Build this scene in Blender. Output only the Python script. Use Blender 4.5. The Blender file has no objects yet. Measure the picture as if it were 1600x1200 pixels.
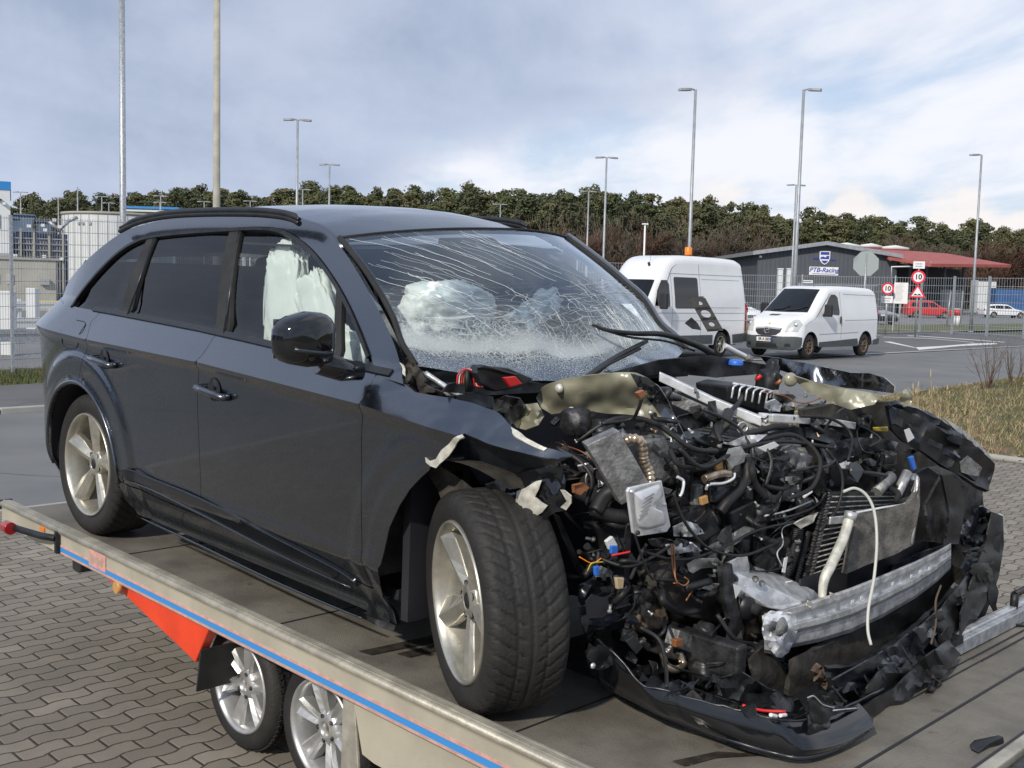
import bpy, bmesh, math, random
from mathutils import Vector, Matrix, noise
from mathutils.geometry import delaunay_2d_cdt
R = math.radians
random.seed(7)
scene = bpy.context.scene
COL = scene.collection

# ------------------------------------------------------------------ camera
F_PX, PITCH, ROLL, CAM_H = 1700.0, .0883, .0257, 2.11
cam_data = bpy.data.cameras.new("camera")
cam = bpy.data.objects.new("camera", cam_data)
COL.objects.link(cam)
cam_data.sensor_width = 36.0
cam_data.lens = F_PX / 1600 * 36.0
cam_data.clip_end = 4000
cam_data.clip_start = .05
cam.rotation_mode = 'XYZ'
cam.matrix_world = (Matrix.Translation((0, 0, CAM_H)) @ Matrix.Rotation(math.pi / 2 - PITCH, 4, 'X')
                    @ Matrix.Rotation(ROLL, 4, 'Z'))
scene.camera = cam
scene.render.resolution_x = 1024
scene.render.resolution_y = 768
scene.view_settings.view_transform = 'Standard'
scene.view_settings.look = 'None'
scene.view_settings.exposure = 0.10
scene.view_settings.gamma = 1.0

# ------------------------------------------------------------------ sun and sky
SUN_DIR = Vector((-.38, -.74, .56)).normalized()      # towards the sun: behind the photographer's left shoulder
sl = bpy.data.lights.new("sun", 'SUN')
sl.energy = 3.0
sl.angle = R(2.5)
sl.color = (1.0, .93, .82)
sun = bpy.data.objects.new("sun", sl)
COL.objects.link(sun)
sun.rotation_euler = SUN_DIR.to_track_quat('Z', 'Y').to_euler()

world = bpy.data.worlds.new("World")
scene.world = world
world.use_nodes = True
nt = world.node_tree
nt.nodes.clear()


def N(nt, typ, **kw):
    n = nt.nodes.new(typ)
    for k, v in kw.items():
        if k.startswith('i_'):
            n.inputs[k[2:].replace('_', ' ')].default_value = v
        else:
            setattr(n, k, v)
    return n


def M2(nt, op, a, b=None, c=None, clamp=False):
    n = nt.nodes.new('ShaderNodeMath')
    n.operation = op
    n.use_clamp = clamp
    for i, v in enumerate((a, b, c)):
        if v is None:
            continue
        if hasattr(v, 'links'):
            nt.links.new(v, n.inputs[i])
        else:
            n.inputs[i].default_value = v
    return n.outputs[0]


def SS(nt, v, lo, hi):
    n = nt.nodes.new('ShaderNodeMapRange')
    n.interpolation_type = 'SMOOTHSTEP'
    nt.links.new(v, n.inputs['Value'])
    n.inputs['From Min'].default_value = lo
    n.inputs['From Max'].default_value = hi
    return n.outputs[0]


def MIXC(nt, fac, a, b):
    n = nt.nodes.new('ShaderNodeMix')
    n.data_type = 'RGBA'
    for s, v in ((0, fac), (6, a), (7, b)):
        if hasattr(v, 'links'):
            nt.links.new(v, n.inputs[s])
        elif s == 0:
            n.inputs[0].default_value = v
        else:
            n.inputs[s].default_value = (*v, 1) if len(v) == 3 else v
    return n.outputs[2]


sky = N(nt, 'ShaderNodeTexSky')
sky.sky_type = 'NISHITA'
sky.sun_disc = False
sky.sun_elevation = math.asin(SUN_DIR.z)
sky.sun_rotation = math.atan2(SUN_DIR.x, SUN_DIR.y)
sky.air_density = 1.0
sky.dust_density = 1.5
geo = N(nt, 'ShaderNodeNewGeometry')
neg = N(nt, 'ShaderNodeVectorMath', operation='SCALE')
neg.inputs['Scale'].default_value = 1.0
tc = N(nt, 'ShaderNodeTexCoord')
nt.links.new(tc.outputs['Generated'], neg.inputs[0])
sx = N(nt, 'ShaderNodeSeparateXYZ')
nt.links.new(neg.outputs[0], sx.inputs[0])
X, Y, Z = sx.outputs
az = M2(nt, 'ARCTAN2', X, Y)
# cloud sheet coordinates: layers flatten towards the horizon
zz = M2(nt, 'ADD', M2(nt, 'MAXIMUM', Z, 0.0), .09)
cx = M2(nt, 'DIVIDE', X, zz)
cy = M2(nt, 'DIVIDE', Y, zz)
cc = N(nt, 'ShaderNodeCombineXYZ')
nt.links.new(cx, cc.inputs[0])
nt.links.new(cy, cc.inputs[1])


def noise_at(scale, detail, rough, off, sx_=1, sy_=1, dist=0.0, src=None):
    mp = N(nt, 'ShaderNodeMapping')
    mp.inputs['Location'].default_value = off
    mp.inputs['Scale'].default_value = (sx_, sy_, 1)
    mp.inputs['Rotation'].default_value = (0, 0, .35)
    nt.links.new(src if src else cc.outputs[0], mp.inputs[0])
    n = N(nt, 'ShaderNodeTexNoise')
    n.inputs['Scale'].default_value = scale
    n.inputs['Detail'].default_value = detail
    n.inputs['Roughness'].default_value = rough
    n.inputs['Distortion'].default_value = dist
    nt.links.new(mp.outputs[0], n.inputs['Vector'])
    return n.outputs[0]


n1 = noise_at(.55, 9, .52, (3.1, 1.7, 0), 1, .55, .3)
n2 = noise_at(1.6, 8, .55, (7.1, 4.2, 0), 1, .45, .2)
n3 = noise_at(.25, 4, .5, (1.1, 9.2, 0))
nd = noise_at(2.6, 8, .6, (0, 0, 3), 1, 1, .2, src=tc.outputs['Generated'])
wob = M2(nt, 'MULTIPLY', M2(nt, 'SUBTRACT', n1, .5), .16)
wob2 = M2(nt, 'MULTIPLY', M2(nt, 'SUBTRACT', nd, .5), .16)
wv = M2(nt, 'ADD', wob, wob2)
# heavy grey bank: everything to the left, and the upper sky ahead
line = M2(nt, 'ADD', M2(nt, 'MULTIPLY', az, .16), .135)
up = SS(nt, M2(nt, 'ADD', M2(nt, 'SUBTRACT', Z, line), wv), -.02, .035)
left = SS(nt, M2(nt, 'ADD', M2(nt, 'MULTIPLY', az, -1), M2(nt, 'MULTIPLY', wv, 2.2)), .06, .16)
bank = M2(nt, 'MAXIMUM', up, left)
fade = M2(nt, 'SUBTRACT', 1.0, SS(nt, M2(nt, 'ADD', az, M2(nt, 'MULTIPLY', wv, 3)), .0, .42))
bank = M2(nt, 'MULTIPLY', bank, fade)
bank = M2(nt, 'MAXIMUM', bank, SS(nt, M2(nt, 'MULTIPLY', Y, -1.0), -.1, .35))
# bright thin cloud veil over blue
veil = SS(nt, n2, .30, .62)
high = SS(nt, Z, .02, .5)
blue = MIXC(nt, .62, sky.outputs[0], (6.2, 7.4, 9.6))
bright = MIXC(nt, veil, blue, (8.8, 9.0, 9.7))
darkc = MIXC(nt, SS(nt, n1, .30, .70), (3.0, 3.75, 5.3), (5.3, 6.1, 7.8))
darkc = MIXC(nt, M2(nt, 'MULTIPLY', SS(nt, nd, .42, .72), .55), darkc, (6.9, 7.5, 8.9))
# low cumulus heads above the far wood on the right
band = M2(nt, 'MULTIPLY', SS(nt, Z, .045, .06), M2(nt, 'SUBTRACT', 1.0, SS(nt, Z, .085, .11)))
cum = M2(nt, 'MULTIPLY', M2(nt, 'MULTIPLY', SS(nt, noise_at(11, 6, .5, (.4, .2, 5), 1, 1, 0, src=tc.outputs['Generated']), .50, .60), band), SS(nt, az, .12, .2))
col = MIXC(nt, bank, bright, darkc)
col = MIXC(nt, M2(nt, 'MULTIPLY', cum, .8), col, (9.6, 9.0, 8.6))
# pale air just above the horizon
hz = M2(nt, 'SUBTRACT', 1.0, SS(nt, Z, .0, .09))
col = MIXC(nt, M2(nt, 'MULTIPLY', hz, .35), col, (7.6, 8.0, 8.9))
# the sky behind the photographer is mostly grey cloud
bg = N(nt, 'ShaderNodeBackground')
bg.inputs['Strength'].default_value = .098
nt.links.new(col, bg.inputs['Color'])
wo = N(nt, 'ShaderNodeOutputWorld')
nt.links.new(bg.outputs[0], wo.inputs[0])

# ------------------------------------------------------------------ pixel <-> place helpers
YAW, TILT, T0 = -.7886, -.018, Vector((.54, 4.237, .66))
CAR = Matrix.Translation(T0) @ Matrix.Rotation(YAW, 4, 'Z') @ Matrix.Rotation(-TILT, 4, 'Y')
CARI = CAR.inverted()


def ray(px, py):
    X = (px - 800) / F_PX
    Y = (py - 600) / F_PX
    cr, sr = math.cos(ROLL), math.sin(ROLL)
    x = X * cr + Y * sr
    y = -X * sr + Y * cr
    c, s = math.cos(PITCH), math.sin(PITCH)
    return Vector((0, 0, CAM_H)), Vector((x, c - s * y, -(s + c * y)))


def g(px, py, z=0.0):
    o, d = ray(px, py)
    return o + d * ((z - o.z) / d.z)


def gz(y):
    t = min(max((y - 12) / 16, 0), 1)
    return .25 * t * t * (3 - 2 * t)


def gt(px, py):
    z = 0
    for i in range(30):
        w = g(px, py, z)
        z = .5 * z + .5 * gz(w.y)
    return w


def at(px, py, depth):
    o, d = ray(px, py)
    return o + d * (depth / d.y)


RO = CARI @ Vector((0, 0, CAM_H))


def c(px, py, ax, val):
    """a photographed point that lies in the car-frame plane ax = val"""
    o, d = ray(px, py)
    d = CARI.to_3x3() @ d
    i = 'xyz'.index(ax)
    return RO + d * ((val - RO[i]) / d[i])


EL = Vector((math.sin(.7886), math.cos(.7886), 0))     # across the trailer
EE = Vector((math.cos(.7886), -math.sin(.7886), 0))    # along the trailer, forwards


def le(l, e, z=0.0):
    v = EL * l + EE * e
    return Vector((v.x, v.y, z))


# ------------------------------------------------------------------ materials
MATS = {}


def mat(name, col, rough=.6, metal=0.0, var=.0, vscale=8.0, bump=.0, bscale=60.0, coat=0.0, col2=None, emit=None,
        spec=.5, coord='Object', detail=4, rvar=0.0):
    m = bpy.data.materials.new(name)
    m.use_nodes = True
    t = m.node_tree
    b = t.nodes['Principled BSDF']
    b.inputs['Base Color'].default_value = (*col, 1)
    b.inputs['Roughness'].default_value = rough
    b.inputs['Metallic'].default_value = metal
    b.inputs['Specular IOR Level'].default_value = spec
    b.inputs['Coat Weight'].default_value = coat
    b.inputs['Coat Roughness'].default_value = .04
    if var or col2 or bump or rvar:
        tc = N(t, 'ShaderNodeTexCoord')
        nz = N(t, 'ShaderNodeTexNoise')
        nz.inputs['Scale'].default_value = vscale
        nz.inputs['Detail'].default_value = detail
        nz.inputs['Roughness'].default_value = .6
        t.links.new(tc.outputs[coord], nz.inputs['Vector'])
        if var or col2:
            hi = col2 if col2 else tuple(min(1, v * (1 + var)) for v in col)
            lo = col if col2 else tuple(v * (1 - var) for v in col)
            f = SS(t, nz.outputs[0], .34, .66)
            t.links.new(MIXC(t, f, lo, hi), b.inputs['Base Color'])
        if rvar:
            t.links.new(M2(t, 'ADD', M2(t, 'MULTIPLY', M2(t, 'SUBTRACT', nz.outputs[0], .5), rvar * 3), rough, clamp=True), b.inputs['Roughness'])
        if bump:
            n2 = N(t, 'ShaderNodeTexNoise')
            n2.inputs['Scale'].default_value = bscale
            n2.inputs['Detail'].default_value = 5
            t.links.new(tc.outputs[coord], n2.inputs['Vector'])
            bp = N(t, 'ShaderNodeBump')
            bp.inputs['Strength'].default_value = bump
            bp.inputs['Distance'].default_value = .01
            t.links.new(n2.outputs[0], bp.inputs['Height'])
            t.links.new(bp.outputs[0], b.inputs['Normal'])
    if emit:
        b.inputs['Emission Color'].default_value = (*emit, 1)
        b.inputs['Emission Strength'].default_value = 1
    MATS[name] = m
    return m


def glass(name, tint, alpha, rough=.02):
    """window pane: mirror-like at grazing angles, otherwise lets the inside show, tinted"""
    m = bpy.data.materials.new(name)
    m.use_nodes = True
    t = m.node_tree
    t.nodes.clear()
    o = N(t, 'ShaderNodeOutputMaterial')
    tr = N(t, 'ShaderNodeBsdfTransparent')
    tr.inputs[0].default_value = (*tint, 1)
    gl = N(t, 'ShaderNodeBsdfGlossy')
    gl.inputs['Roughness'].default_value = rough
    fr = N(t, 'ShaderNodeFresnel')
    fr.inputs['IOR'].default_value = 1.52
    mx = N(t, 'ShaderNodeMixShader')
    t.links.new(M2(t, 'ADD', fr.outputs[0], alpha, clamp=True), mx.inputs[0])
    t.links.new(tr.outputs[0], mx.inputs[1])
    t.links.new(gl.outputs[0], mx.inputs[2])
    t.links.new(mx.outputs[0], o.inputs[0])
    MATS[name] = m
    return m


PAINT = mat('car_paint', (.11, .125, .15), .33, 1.0, coat=1.0, spec=.5)
PAINT.node_tree.nodes['Principled BSDF'].inputs['Coat IOR'].default_value = 1.5
# a light film of road dust on the lacquer
t = PAINT.node_tree
b = t.nodes['Principled BSDF']
tcn = N(t, 'ShaderNodeTexCoord')
nz = N(t, 'ShaderNodeTexNoise')
nz.inputs['Scale'].default_value = 3.0
nz.inputs['Detail'].default_value = 8
t.links.new(tcn.outputs['Object'], nz.inputs['Vector'])
t.links.new(MIXC(t, SS(t, nz.outputs[0], .35, .8), (.120, .132, .154), (.138, .150, .168)), b.inputs['Base Color'])
t.links.new(M2(t, 'ADD', M2(t, 'MULTIPLY', nz.outputs[0], .10), .0), b.inputs['Coat Roughness'])

mat('black_plastic', (.013, .014, .016), .42, var=.4, vscale=14, bump=.15, bscale=40, rvar=.12)
mat('satin_plastic', (.020, .024, .031), .28, var=.3, vscale=8, rvar=.1)
mat('gloss_black', (.006, .007, .009), .08, coat=.5)
mat('rubber', (.017, .017, .018), .78, var=.25, vscale=9, bump=.25, bscale=120)
mat('tyre_rubber', (.014, .0135, .013), .68, vscale=5, col2=(.026, .0235, .021), bump=.3, bscale=90)
mat('hose', (.012, .012, .013), .55, var=.3, vscale=20)
mat('rim_silver', (.52, .50, .43), .34, .75, var=.14, vscale=14)
mat('rim_shade', (.40, .38, .33), .42, .6, var=.2, vscale=14)
mat('polished_rim', (.55, .55, .54), .38, .7, var=.1, vscale=14)
mat('alu', (.56, .57, .58), .40, .6, var=.25, vscale=18, bump=.25, bscale=45)
mat('alu_bright', (.78, .79, .80), .34, .5, var=.12, vscale=12, bump=.15, bscale=40)
mat('cast_alu', (.25, .25, .245), .55, .6, var=.35, vscale=22, bump=.5, bscale=70)
mat('steel_dark', (.055, .055, .058), .5, .6, var=.5, vscale=15, bump=.3, bscale=60)
mat('rust', (.09, .05, .03), .85, var=.5, vscale=22, col2=(.16, .13, .10), bump=.4)
mat('primer', (.30, .29, .21), .30, .15, var=.12, vscale=5, coat=.5)
mat('bare_steel', (.62, .60, .52), .45, .3, var=.2, vscale=30)
mat('condenser_fins', (.15, .14, .125), .7, .3, var=.35, vscale=14, bump=.5, bscale=90)
mat('grime', (.035, .031, .026), .85, var=.5, vscale=9, bump=.4, bscale=50)
mat('airbag', (.84, .86, .84), .9, var=.04, vscale=6, bump=.5, bscale=9)
mat('interior', (.020, .021, .024), .8, var=.2)
mat('seat_cloth', (.028, .029, .033), .85, var=.2)
mat('red_plastic', (.62, .02, .02), .4)
mat('copper', (.35, .14, .06), .4, .3)
mat('blue_plastic', (.03, .16, .62), .4)
mat('yellow_plastic', (.62, .47, .05), .45)
mat('amber', (.55, .30, .10), .45)
mat('orange', (.85, .22, .01), .35)
mat('white_label', (.75, .75, .73), .6)
mat('grey_cable', (.55, .55, .50), .45)
mat('pipe_gold', (.42, .34, .25), .32, .8, var=.4, vscale=25)
glass('side_glass', (.86, .92, .91), .02)
glass('privacy_glass', (.12, .135, .145), .01)
glass('van_glass', (.08, .11, .13), .035)
mat('lamp_red', (.35, .02, .02), .15, coat=.6)
mat('deck_board', (.125, .112, .092), .60, vscale=3.0, col2=(.205, .188, .155), bump=.5, bscale=170, rvar=.14, detail=12)
mat('rail_alu', (.40, .375, .31), .5, .35, var=.2, vscale=9, bump=.2, bscale=60)
mat('side_beige', (.47, .435, .34), .55, .15, var=.10, vscale=3, bump=.08, bscale=60, detail=8)
mat('galv', (.42, .44, .46), .45, .55, var=.22, vscale=24)
mat('pole_grey', (.36, .38, .40), .5, .4, var=.12, vscale=3)
mat('concrete_pole', (.40, .38, .32), .85, var=.12, vscale=3)
mat('stripe_blue', (.05, .27, .66), .45)
mat('stripe_pink', (.62, .33, .29), .6, var=.15, vscale=20)
mat('signal_red', (.80, .065, .02), .35, var=.1, vscale=4)
mat('flap', (.02, .02, .02), .7, var=.3)
mat('van_white', (.78, .79, .80), .28, coat=.4, var=.02, vscale=2)
mat('van_seam', (.34, .35, .36), .6)
mat('van_grey', (.075, .085, .09), .6, var=.1)
mat('chrome', (.8, .8, .82), .12, .95)
mat('headlamp', (.62, .64, .60), .12, .3, coat=.8)
mat('plate', (.78, .78, .78), .5)
mat('ink', (.02, .02, .025), .6)
mat('ink_blue', (.03, .06, .35), .5)
mat('sign_red', (.70, .02, .05), .45)
mat('sign_white', (.80, .80, .80), .5)
mat('sign_back', (.33, .37, .37), .6, .2)
mat('hall_grey', (.085, .095, .11), .6, var=.05, vscale=.6)
mat('roof_red', (.36, .085, .07), .7, var=.12, vscale=.7)
mat('wall_white', (.66, .68, .68), .7, var=.04, vscale=1)
mat('wall_beige', (.40, .39, .34), .85, var=.08, vscale=.8)
mat('band_blue', (.03, .22, .55), .5)
mat('dark_blue', (.028, .038, .085), .5)
mat('slate_blue', (.12, .17, .24), .6, var=.15, vscale=.8)
mat('container_blue', (.04, .12, .30), .55, var=.15, vscale=.8)
mat('car_red', (.55, .03, .03), .3, coat=.6)
mat('car_black', (.02, .02, .028), .25, coat=.6)
mat('bark', (.11, .075, .05), .9, var=.3, vscale=2)
mat('twig', (.135, .110, .082), .95, var=.25, vscale=.6)
mat('twig_pale', (.19, .16, .12), .95, var=.25, vscale=.6)
mat('twig_red', (.13, .075, .05), .95, var=.25, vscale=.6)
mat('straw', (.42, .33, .19), .9, var=.25, vscale=3)
mat('grass_blade', (.085, .105, .035), .9, vscale=1.2, col2=(.17, .15, .07))
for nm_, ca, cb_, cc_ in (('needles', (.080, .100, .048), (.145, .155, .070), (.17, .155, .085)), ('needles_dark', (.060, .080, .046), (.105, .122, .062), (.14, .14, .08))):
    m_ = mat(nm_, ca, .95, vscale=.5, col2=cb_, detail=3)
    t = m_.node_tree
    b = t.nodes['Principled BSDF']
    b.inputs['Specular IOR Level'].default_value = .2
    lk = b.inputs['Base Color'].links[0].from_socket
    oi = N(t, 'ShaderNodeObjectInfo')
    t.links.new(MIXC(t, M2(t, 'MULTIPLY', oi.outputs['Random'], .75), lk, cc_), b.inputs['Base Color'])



# ------------------------------------------------------------------ object helpers
def prop(o, label=None, cat=None, group=None, kind=None):
    if label: o['label'] = label
    if cat: o['category'] = cat
    if group: o['group'] = group
    if kind: o['kind'] = kind
    return o


def empty(name, mw=None, label=None, cat=None, group=None):
    o = bpy.data.objects.new(name, None)
    COL.objects.link(o)
    o.empty_display_size = .2
    if mw is not None:
        o.matrix_world = mw if isinstance(mw, Matrix) else Matrix.Translation(mw)
    return prop(o, label, cat, group)


def dup_tree(o, parent=None):
    k = o.copy()
    COL.objects.link(k)
    k.parent = parent
    for ch in o.children:
        dup_tree(ch, k)
    return k


class MB:
    def __init__(s):
        s.v, s.f, s.m, s.sm, s.mats = [], [], [], [], []

    def mi(s, m):
        if m not in s.mats:
            s.mats.append(m)
        return s.mats.index(m)

    def add(s, v, f, m='alu', sm=False, mtx=None):
        o = len(s.v)
        if mtx is not None:
            v = [mtx @ Vector(p) for p in v]
        s.v += [tuple(p) for p in v]
        i = s.mi(m)
        for q in f:
            s.f.append(tuple(o + k for k in q))
            s.m.append(i)
            s.sm.append(sm)
        return s

    def box(s, cen, size, m='alu', rot=None, mtx=None, taper=1.0):
        x, y, z = [k / 2 for k in size]
        v = []
        for dz in (-1, 1):
            k = taper if dz > 0 else 1
            for dx, dy in ((-1, -1), (1, -1), (1, 1), (-1, 1)):
                v.append(Vector((dx * x * k, dy * y * k, dz * z)))
        T = Matrix.Translation(Vector(cen))
        if rot is not None:
            T = T @ (rot if isinstance(rot, Matrix) else Matrix.Rotation(rot, 4, 'Z'))
        if mtx is not None:
            T = mtx @ T
        return s.add([T @ p for p in v], [(0, 3, 2, 1), (4, 5, 6, 7), (0, 1, 5, 4), (1, 2, 6, 5), (2, 3, 7, 6), (3, 0, 4, 7)], m)

    def tube(s, pts, r, m='hose', seg=8, cap=True, mtx=None, rfun=None):
        P = [Vector(p) for p in pts]
        n = len(P)
        prev = None
        vs = []
        for i, p in enumerate(P):
            t = (P[min(i + 1, n - 1)] - P[max(i - 1, 0)])
            if t.length < 1e-9:
                t = Vector((0, 0, 1))
            t.normalize()
            if prev is None:
                a = Vector((0, 0, 1)) if abs(t.z) < .9 else Vector((1, 0, 0))
                u = t.cross(a).normalized()
            else:
                u = (prev - t * prev.dot(t))
                u = u.normalized() if u.length > 1e-6 else t.orthogonal().normalized()
            prev = u
            w = t.cross(u)
            rr = r(i / (n - 1)) if callable(r) else r
            for k in range(seg):
                an = 2 * math.pi * k / seg
                vs.append(p + (u * math.cos(an) + w * math.sin(an)) * rr)
        fs = []
        for i in range(n - 1):
            for k in range(seg):
                k2 = (k + 1) % seg
                fs.append((i * seg + k, i * seg + k2, (i + 1) * seg + k2, (i + 1) * seg + k))
        s.add(vs, fs, m, seg > 4, mtx)
        if cap:
            o = len(s.v) - n * seg
            i = s.mi(m)
            s.f.append(tuple(o + k for k in reversed(range(seg))))
            s.f.append(tuple(o + (n - 1) * seg + k for k in range(seg)))
            s.m += [i, i]
            s.sm += [False, False]
        return s

    def lathe(s, prof, m='alu', seg=48, mtx=None, sm=True, a0=0, a1=2 * math.pi, closed=True):
        """prof: (radius, y) pairs spun about the Y axis"""
        vs, fs = [], []
        n = len(prof)
        cnt = seg if closed else seg + 1
        for k in range(cnt):
            an = a0 + (a1 - a0) * k / seg
            for r, y in prof:
                vs.append((r * math.cos(an), y, r * math.sin(an)))
        for k in range(seg):
            k2 = (k + 1) % cnt
            for i in range(n - 1):
                fs.append((k * n + i, k * n + i + 1, k2 * n + i + 1, k2 * n + i))
        return s.add(vs, fs, m, sm, mtx)

    def prism(s, pts2, h, m='alu', mtx=None, z0=0.0):
        """pts2 polygon in XY, thickness h along Z"""
        n = len(pts2)
        v = [(x, y, z0) for x, y in pts2] + [(x, y, z0 + h) for x, y in pts2]
        f = [tuple(reversed(range(n))), tuple(range(n, 2 * n))] + [(i, (i + 1) % n, n + (i + 1) % n, n + i) for i in range(n)]
        return s.add(v, f, m, False, mtx)

    def plate(s, pts3, th, m='alu'):
        """solid sheet through the given 3-D outline"""
        P = [Vector(p) for p in pts3]
        nn = Vector((0, 0, 0))
        for i in range(len(P)):
            nn += (P[i] - P[0]).cross(P[(i + 1) % len(P)] - P[0])
        nn = nn.normalized() * th
        n = len(P)
        v = P + [p + nn for p in P]
        f = [tuple(reversed(range(n))), tuple(range(n, 2 * n))] + [(i, (i + 1) % n, n + (i + 1) % n, n + i) for i in range(n)]
        return s.add(v, f, m)

    def grid(s, P, m='alu', sm=True, flip=False):
        """P[i][j] rows of points"""
        a, b_ = len(P), len(P[0])
        v = [p for row in P for p in row]
        f = []
        for i in range(a - 1):
            for j in range(b_ - 1):
                q = (i * b_ + j, i * b_ + j + 1, (i + 1) * b_ + j + 1, (i + 1) * b_ + j)
                f.append(q[::-1] if flip else q)
        return s.add(v, f, m, sm)

    def build(s, name, parent=None, bevel=0, solid=0, mw=None, recalc=True, subsurf=0):
        me = bpy.data.meshes.new(name)
        me.from_pydata(s.v, [], s.f)
        for k in s.mats:
            me.materials.append(MATS[k])
        me.polygons.foreach_set('material_index', s.m)
        me.polygons.foreach_set('use_smooth', s.sm)
        me.update()
        if recalc:
            bm = bmesh.new()
            bm.from_mesh(me)
            bmesh.ops.recalc_face_normals(bm, faces=bm.faces)
            bm.to_mesh(me)
            bm.free()
        o = bpy.data.objects.new(name, me)
        COL.objects.link(o)
        if parent is not None:
            o.parent = parent
        if mw is not None:
            o.matrix_world = mw if isinstance(mw, Matrix) else Matrix.Translation(mw)
        if solid:
            md = o.modifiers.new('solid', 'SOLIDIFY')
            md.thickness = solid
            md.offset = 0
        if solid and any(s.sm):
            md = o.modifiers.new('split', 'EDGE_SPLIT')
            md.split_angle = R(40)
        if bevel:
            md = o.modifiers.new('bevel', 'BEVEL')
            md.width = bevel
            md.segments = 2
            md.limit_method = 'ANGLE'
        if subsurf:
            md = o.modifiers.new('sub', 'SUBSURF')
            md.levels = md.render_levels = subsurf
        return o


def smooth_path(pts, n=6):
    P = [Vector(p) for p in pts]
    P = [P[0] * 2 - P[1]] + P + [P[-1] * 2 - P[-2]]
    out = []
    for i in range(1, len(P) - 2):
        for k in range(n):
            t = k / n
            a, b_, c_, d = P[i - 1], P[i], P[i + 1], P[i + 2]
            out.append(.5 * ((2 * b_) + (c_ - a) * t + (2 * a - 5 * b_ + 4 * c_ - d) * t * t + (3 * b_ - a - 3 * c_ + d) * t ** 3))
    out.append(P[-2])
    return out


def resample(poly, step, closed=True):
    out = []
    n = len(poly)
    for i in range(n if closed else n - 1):
        a, b_ = Vector(poly[i]), Vector(poly[(i + 1) % n])
        k = max(1, int(round((b_ - a).length / step)))
        for j in range(k):
            out.append(a.lerp(b_, j / k))
    if not closed:
        out.append(Vector(poly[-1]))
    return out


def inside(p, poly):
    x, y = p
    r = False
    n = len(poly)
    j = n - 1
    for i in range(n):
        xi, yi = poly[i]
        xj, yj = poly[j]
        if (yi > y) != (yj > y) and x < (xj - xi) * (y - yi) / (yj - yi) + xi:
            r = not r
        j = i
    return r


def fill(poly, step, feats=()):
    """triangulated fill of a 2-D outline with a regular interior lattice"""
    P = [Vector((p[0], p[1])) for p in resample([Vector((q[0], q[1])) for q in poly], step)]
    n = len(P)
    xs = [p.x for p in P]
    ys = [p.y for p in P]
    pts = list(P)
    pl = [(p.x, p.y) for p in P]
    for q in feats:
        q = Vector(q)
        if inside((q.x, q.y), pl) and min((q - p).length_squared for p in P) > (step * .3) ** 2:
            pts.append(q)
    P2 = list(pts)
    y = min(ys) + step * .5
    k = 0
    while y < max(ys):
        x = min(xs) + (step * .5 if k % 2 else step)
        while x < max(xs):
            if inside((x, y), pl):
                q = Vector((x, y))
                if min((q - p).length_squared for p in P2) > (step * (.6 if feats else .45)) ** 2:
                    pts.append(q)
            x += step
        y += step * .87
        k += 1
    v, e, f, *_ = delaunay_2d_cdt(pts, [(i, (i + 1) % n) for i in range(n)], [], 1, 1e-6)
    return [tuple(p) for p in v], [tuple(q) for q in f if inside((sum(v[i].x for i in q) / len(q), sum(v[i].y for i in q) / len(q)), pl)]


def pw(tab, x):
    if x <= tab[0][0]:
        return tab[0][1]
    for (a, fa), (b_, fb) in zip(tab, tab[1:]):
        if x <= b_:
            t = (x - a) / (b_ - a)
            return fa + (fb - fa) * t
    return tab[-1][1]


def sst(a, b_, x):
    t = min(max((x - a) / (b_ - a), 0), 1)
    return t * t * (3 - 2 * t)


def text_mesh(name, body, size, m, parent=None, mw=None, extrude=.002, align='CENTER', shear=0.0, bold=0.0):
    cu = bpy.data.curves.new(name, 'FONT')
    cu.body = body
    cu.size = size
    cu.extrude = extrude
    cu.align_x = align
    cu.align_y = 'CENTER'
    cu.shear = shear
    cu.offset = bold
    tmp = bpy.data.objects.new('tmp', cu)
    COL.objects.link(tmp)
    bpy.context.view_layer.update()
    me = bpy.data.meshes.new_from_object(tmp.evaluated_get(bpy.context.evaluated_depsgraph_get()))
    bpy.data.objects.remove(tmp)
    me.materials.clear()
    me.materials.append(MATS[m])
    o = bpy.data.objects.new(name, me)
    COL.objects.link(o)
    if parent is not None:
        o.parent = parent
    if mw is not None:
        if parent is not None:
            o.matrix_local = mw
        else:
            o.matrix_world = mw
    return o

t = MATS['deck_board'].node_tree
b = t.nodes['Principled BSDF']
lk = b.inputs['Base Color'].links[0].from_socket
tcn = N(t, 'ShaderNodeTexCoord')
for sc_, thr, col_, amt in (((1.2, 26, 1), (.60, .70), (.26, .24, .20), .5), ((30, 1.4, 1), (.62, .72), (.07, .06, .05), .5), ((5, 5, 5), (.62, .70), (.075, .062, .048), .6)):
    mp = N(t, 'ShaderNodeMapping')
    mp.inputs['Scale'].default_value = sc_
    t.links.new(tcn.outputs['Object'], mp.inputs[0])
    nz = N(t, 'ShaderNodeTexNoise')
    nz.inputs['Scale'].default_value = 1.6
    nz.inputs['Detail'].default_value = 9
    nz.inputs['Roughness'].default_value = .65
    t.links.new(mp.outputs[0], nz.inputs['Vector'])
    lk = MIXC(t, M2(t, 'MULTIPLY', SS(t, nz.outputs[0], *thr), amt), lk, col_)
t.links.new(lk, b.inputs['Base Color'])
# thin dust and dried splashes over the lower flanks of the lacquer
t = MATS['car_paint'].node_tree
b = t.nodes['Principled BSDF']
tcn = N(t, 'ShaderNodeTexCoord')
nz = N(t, 'ShaderNodeTexNoise')
nz.inputs['Scale'].default_value = 38
nz.inputs['Detail'].default_value = 8
nz.inputs['Roughness'].default_value = .75
t.links.new(tcn.outputs['Object'], nz.inputs['Vector'])
t.links.new(M2(t, 'ADD', M2(t, 'MULTIPLY', SS(t, nz.outputs[0], .5, .75), .12), .26), b.inputs['Roughness'])
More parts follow.
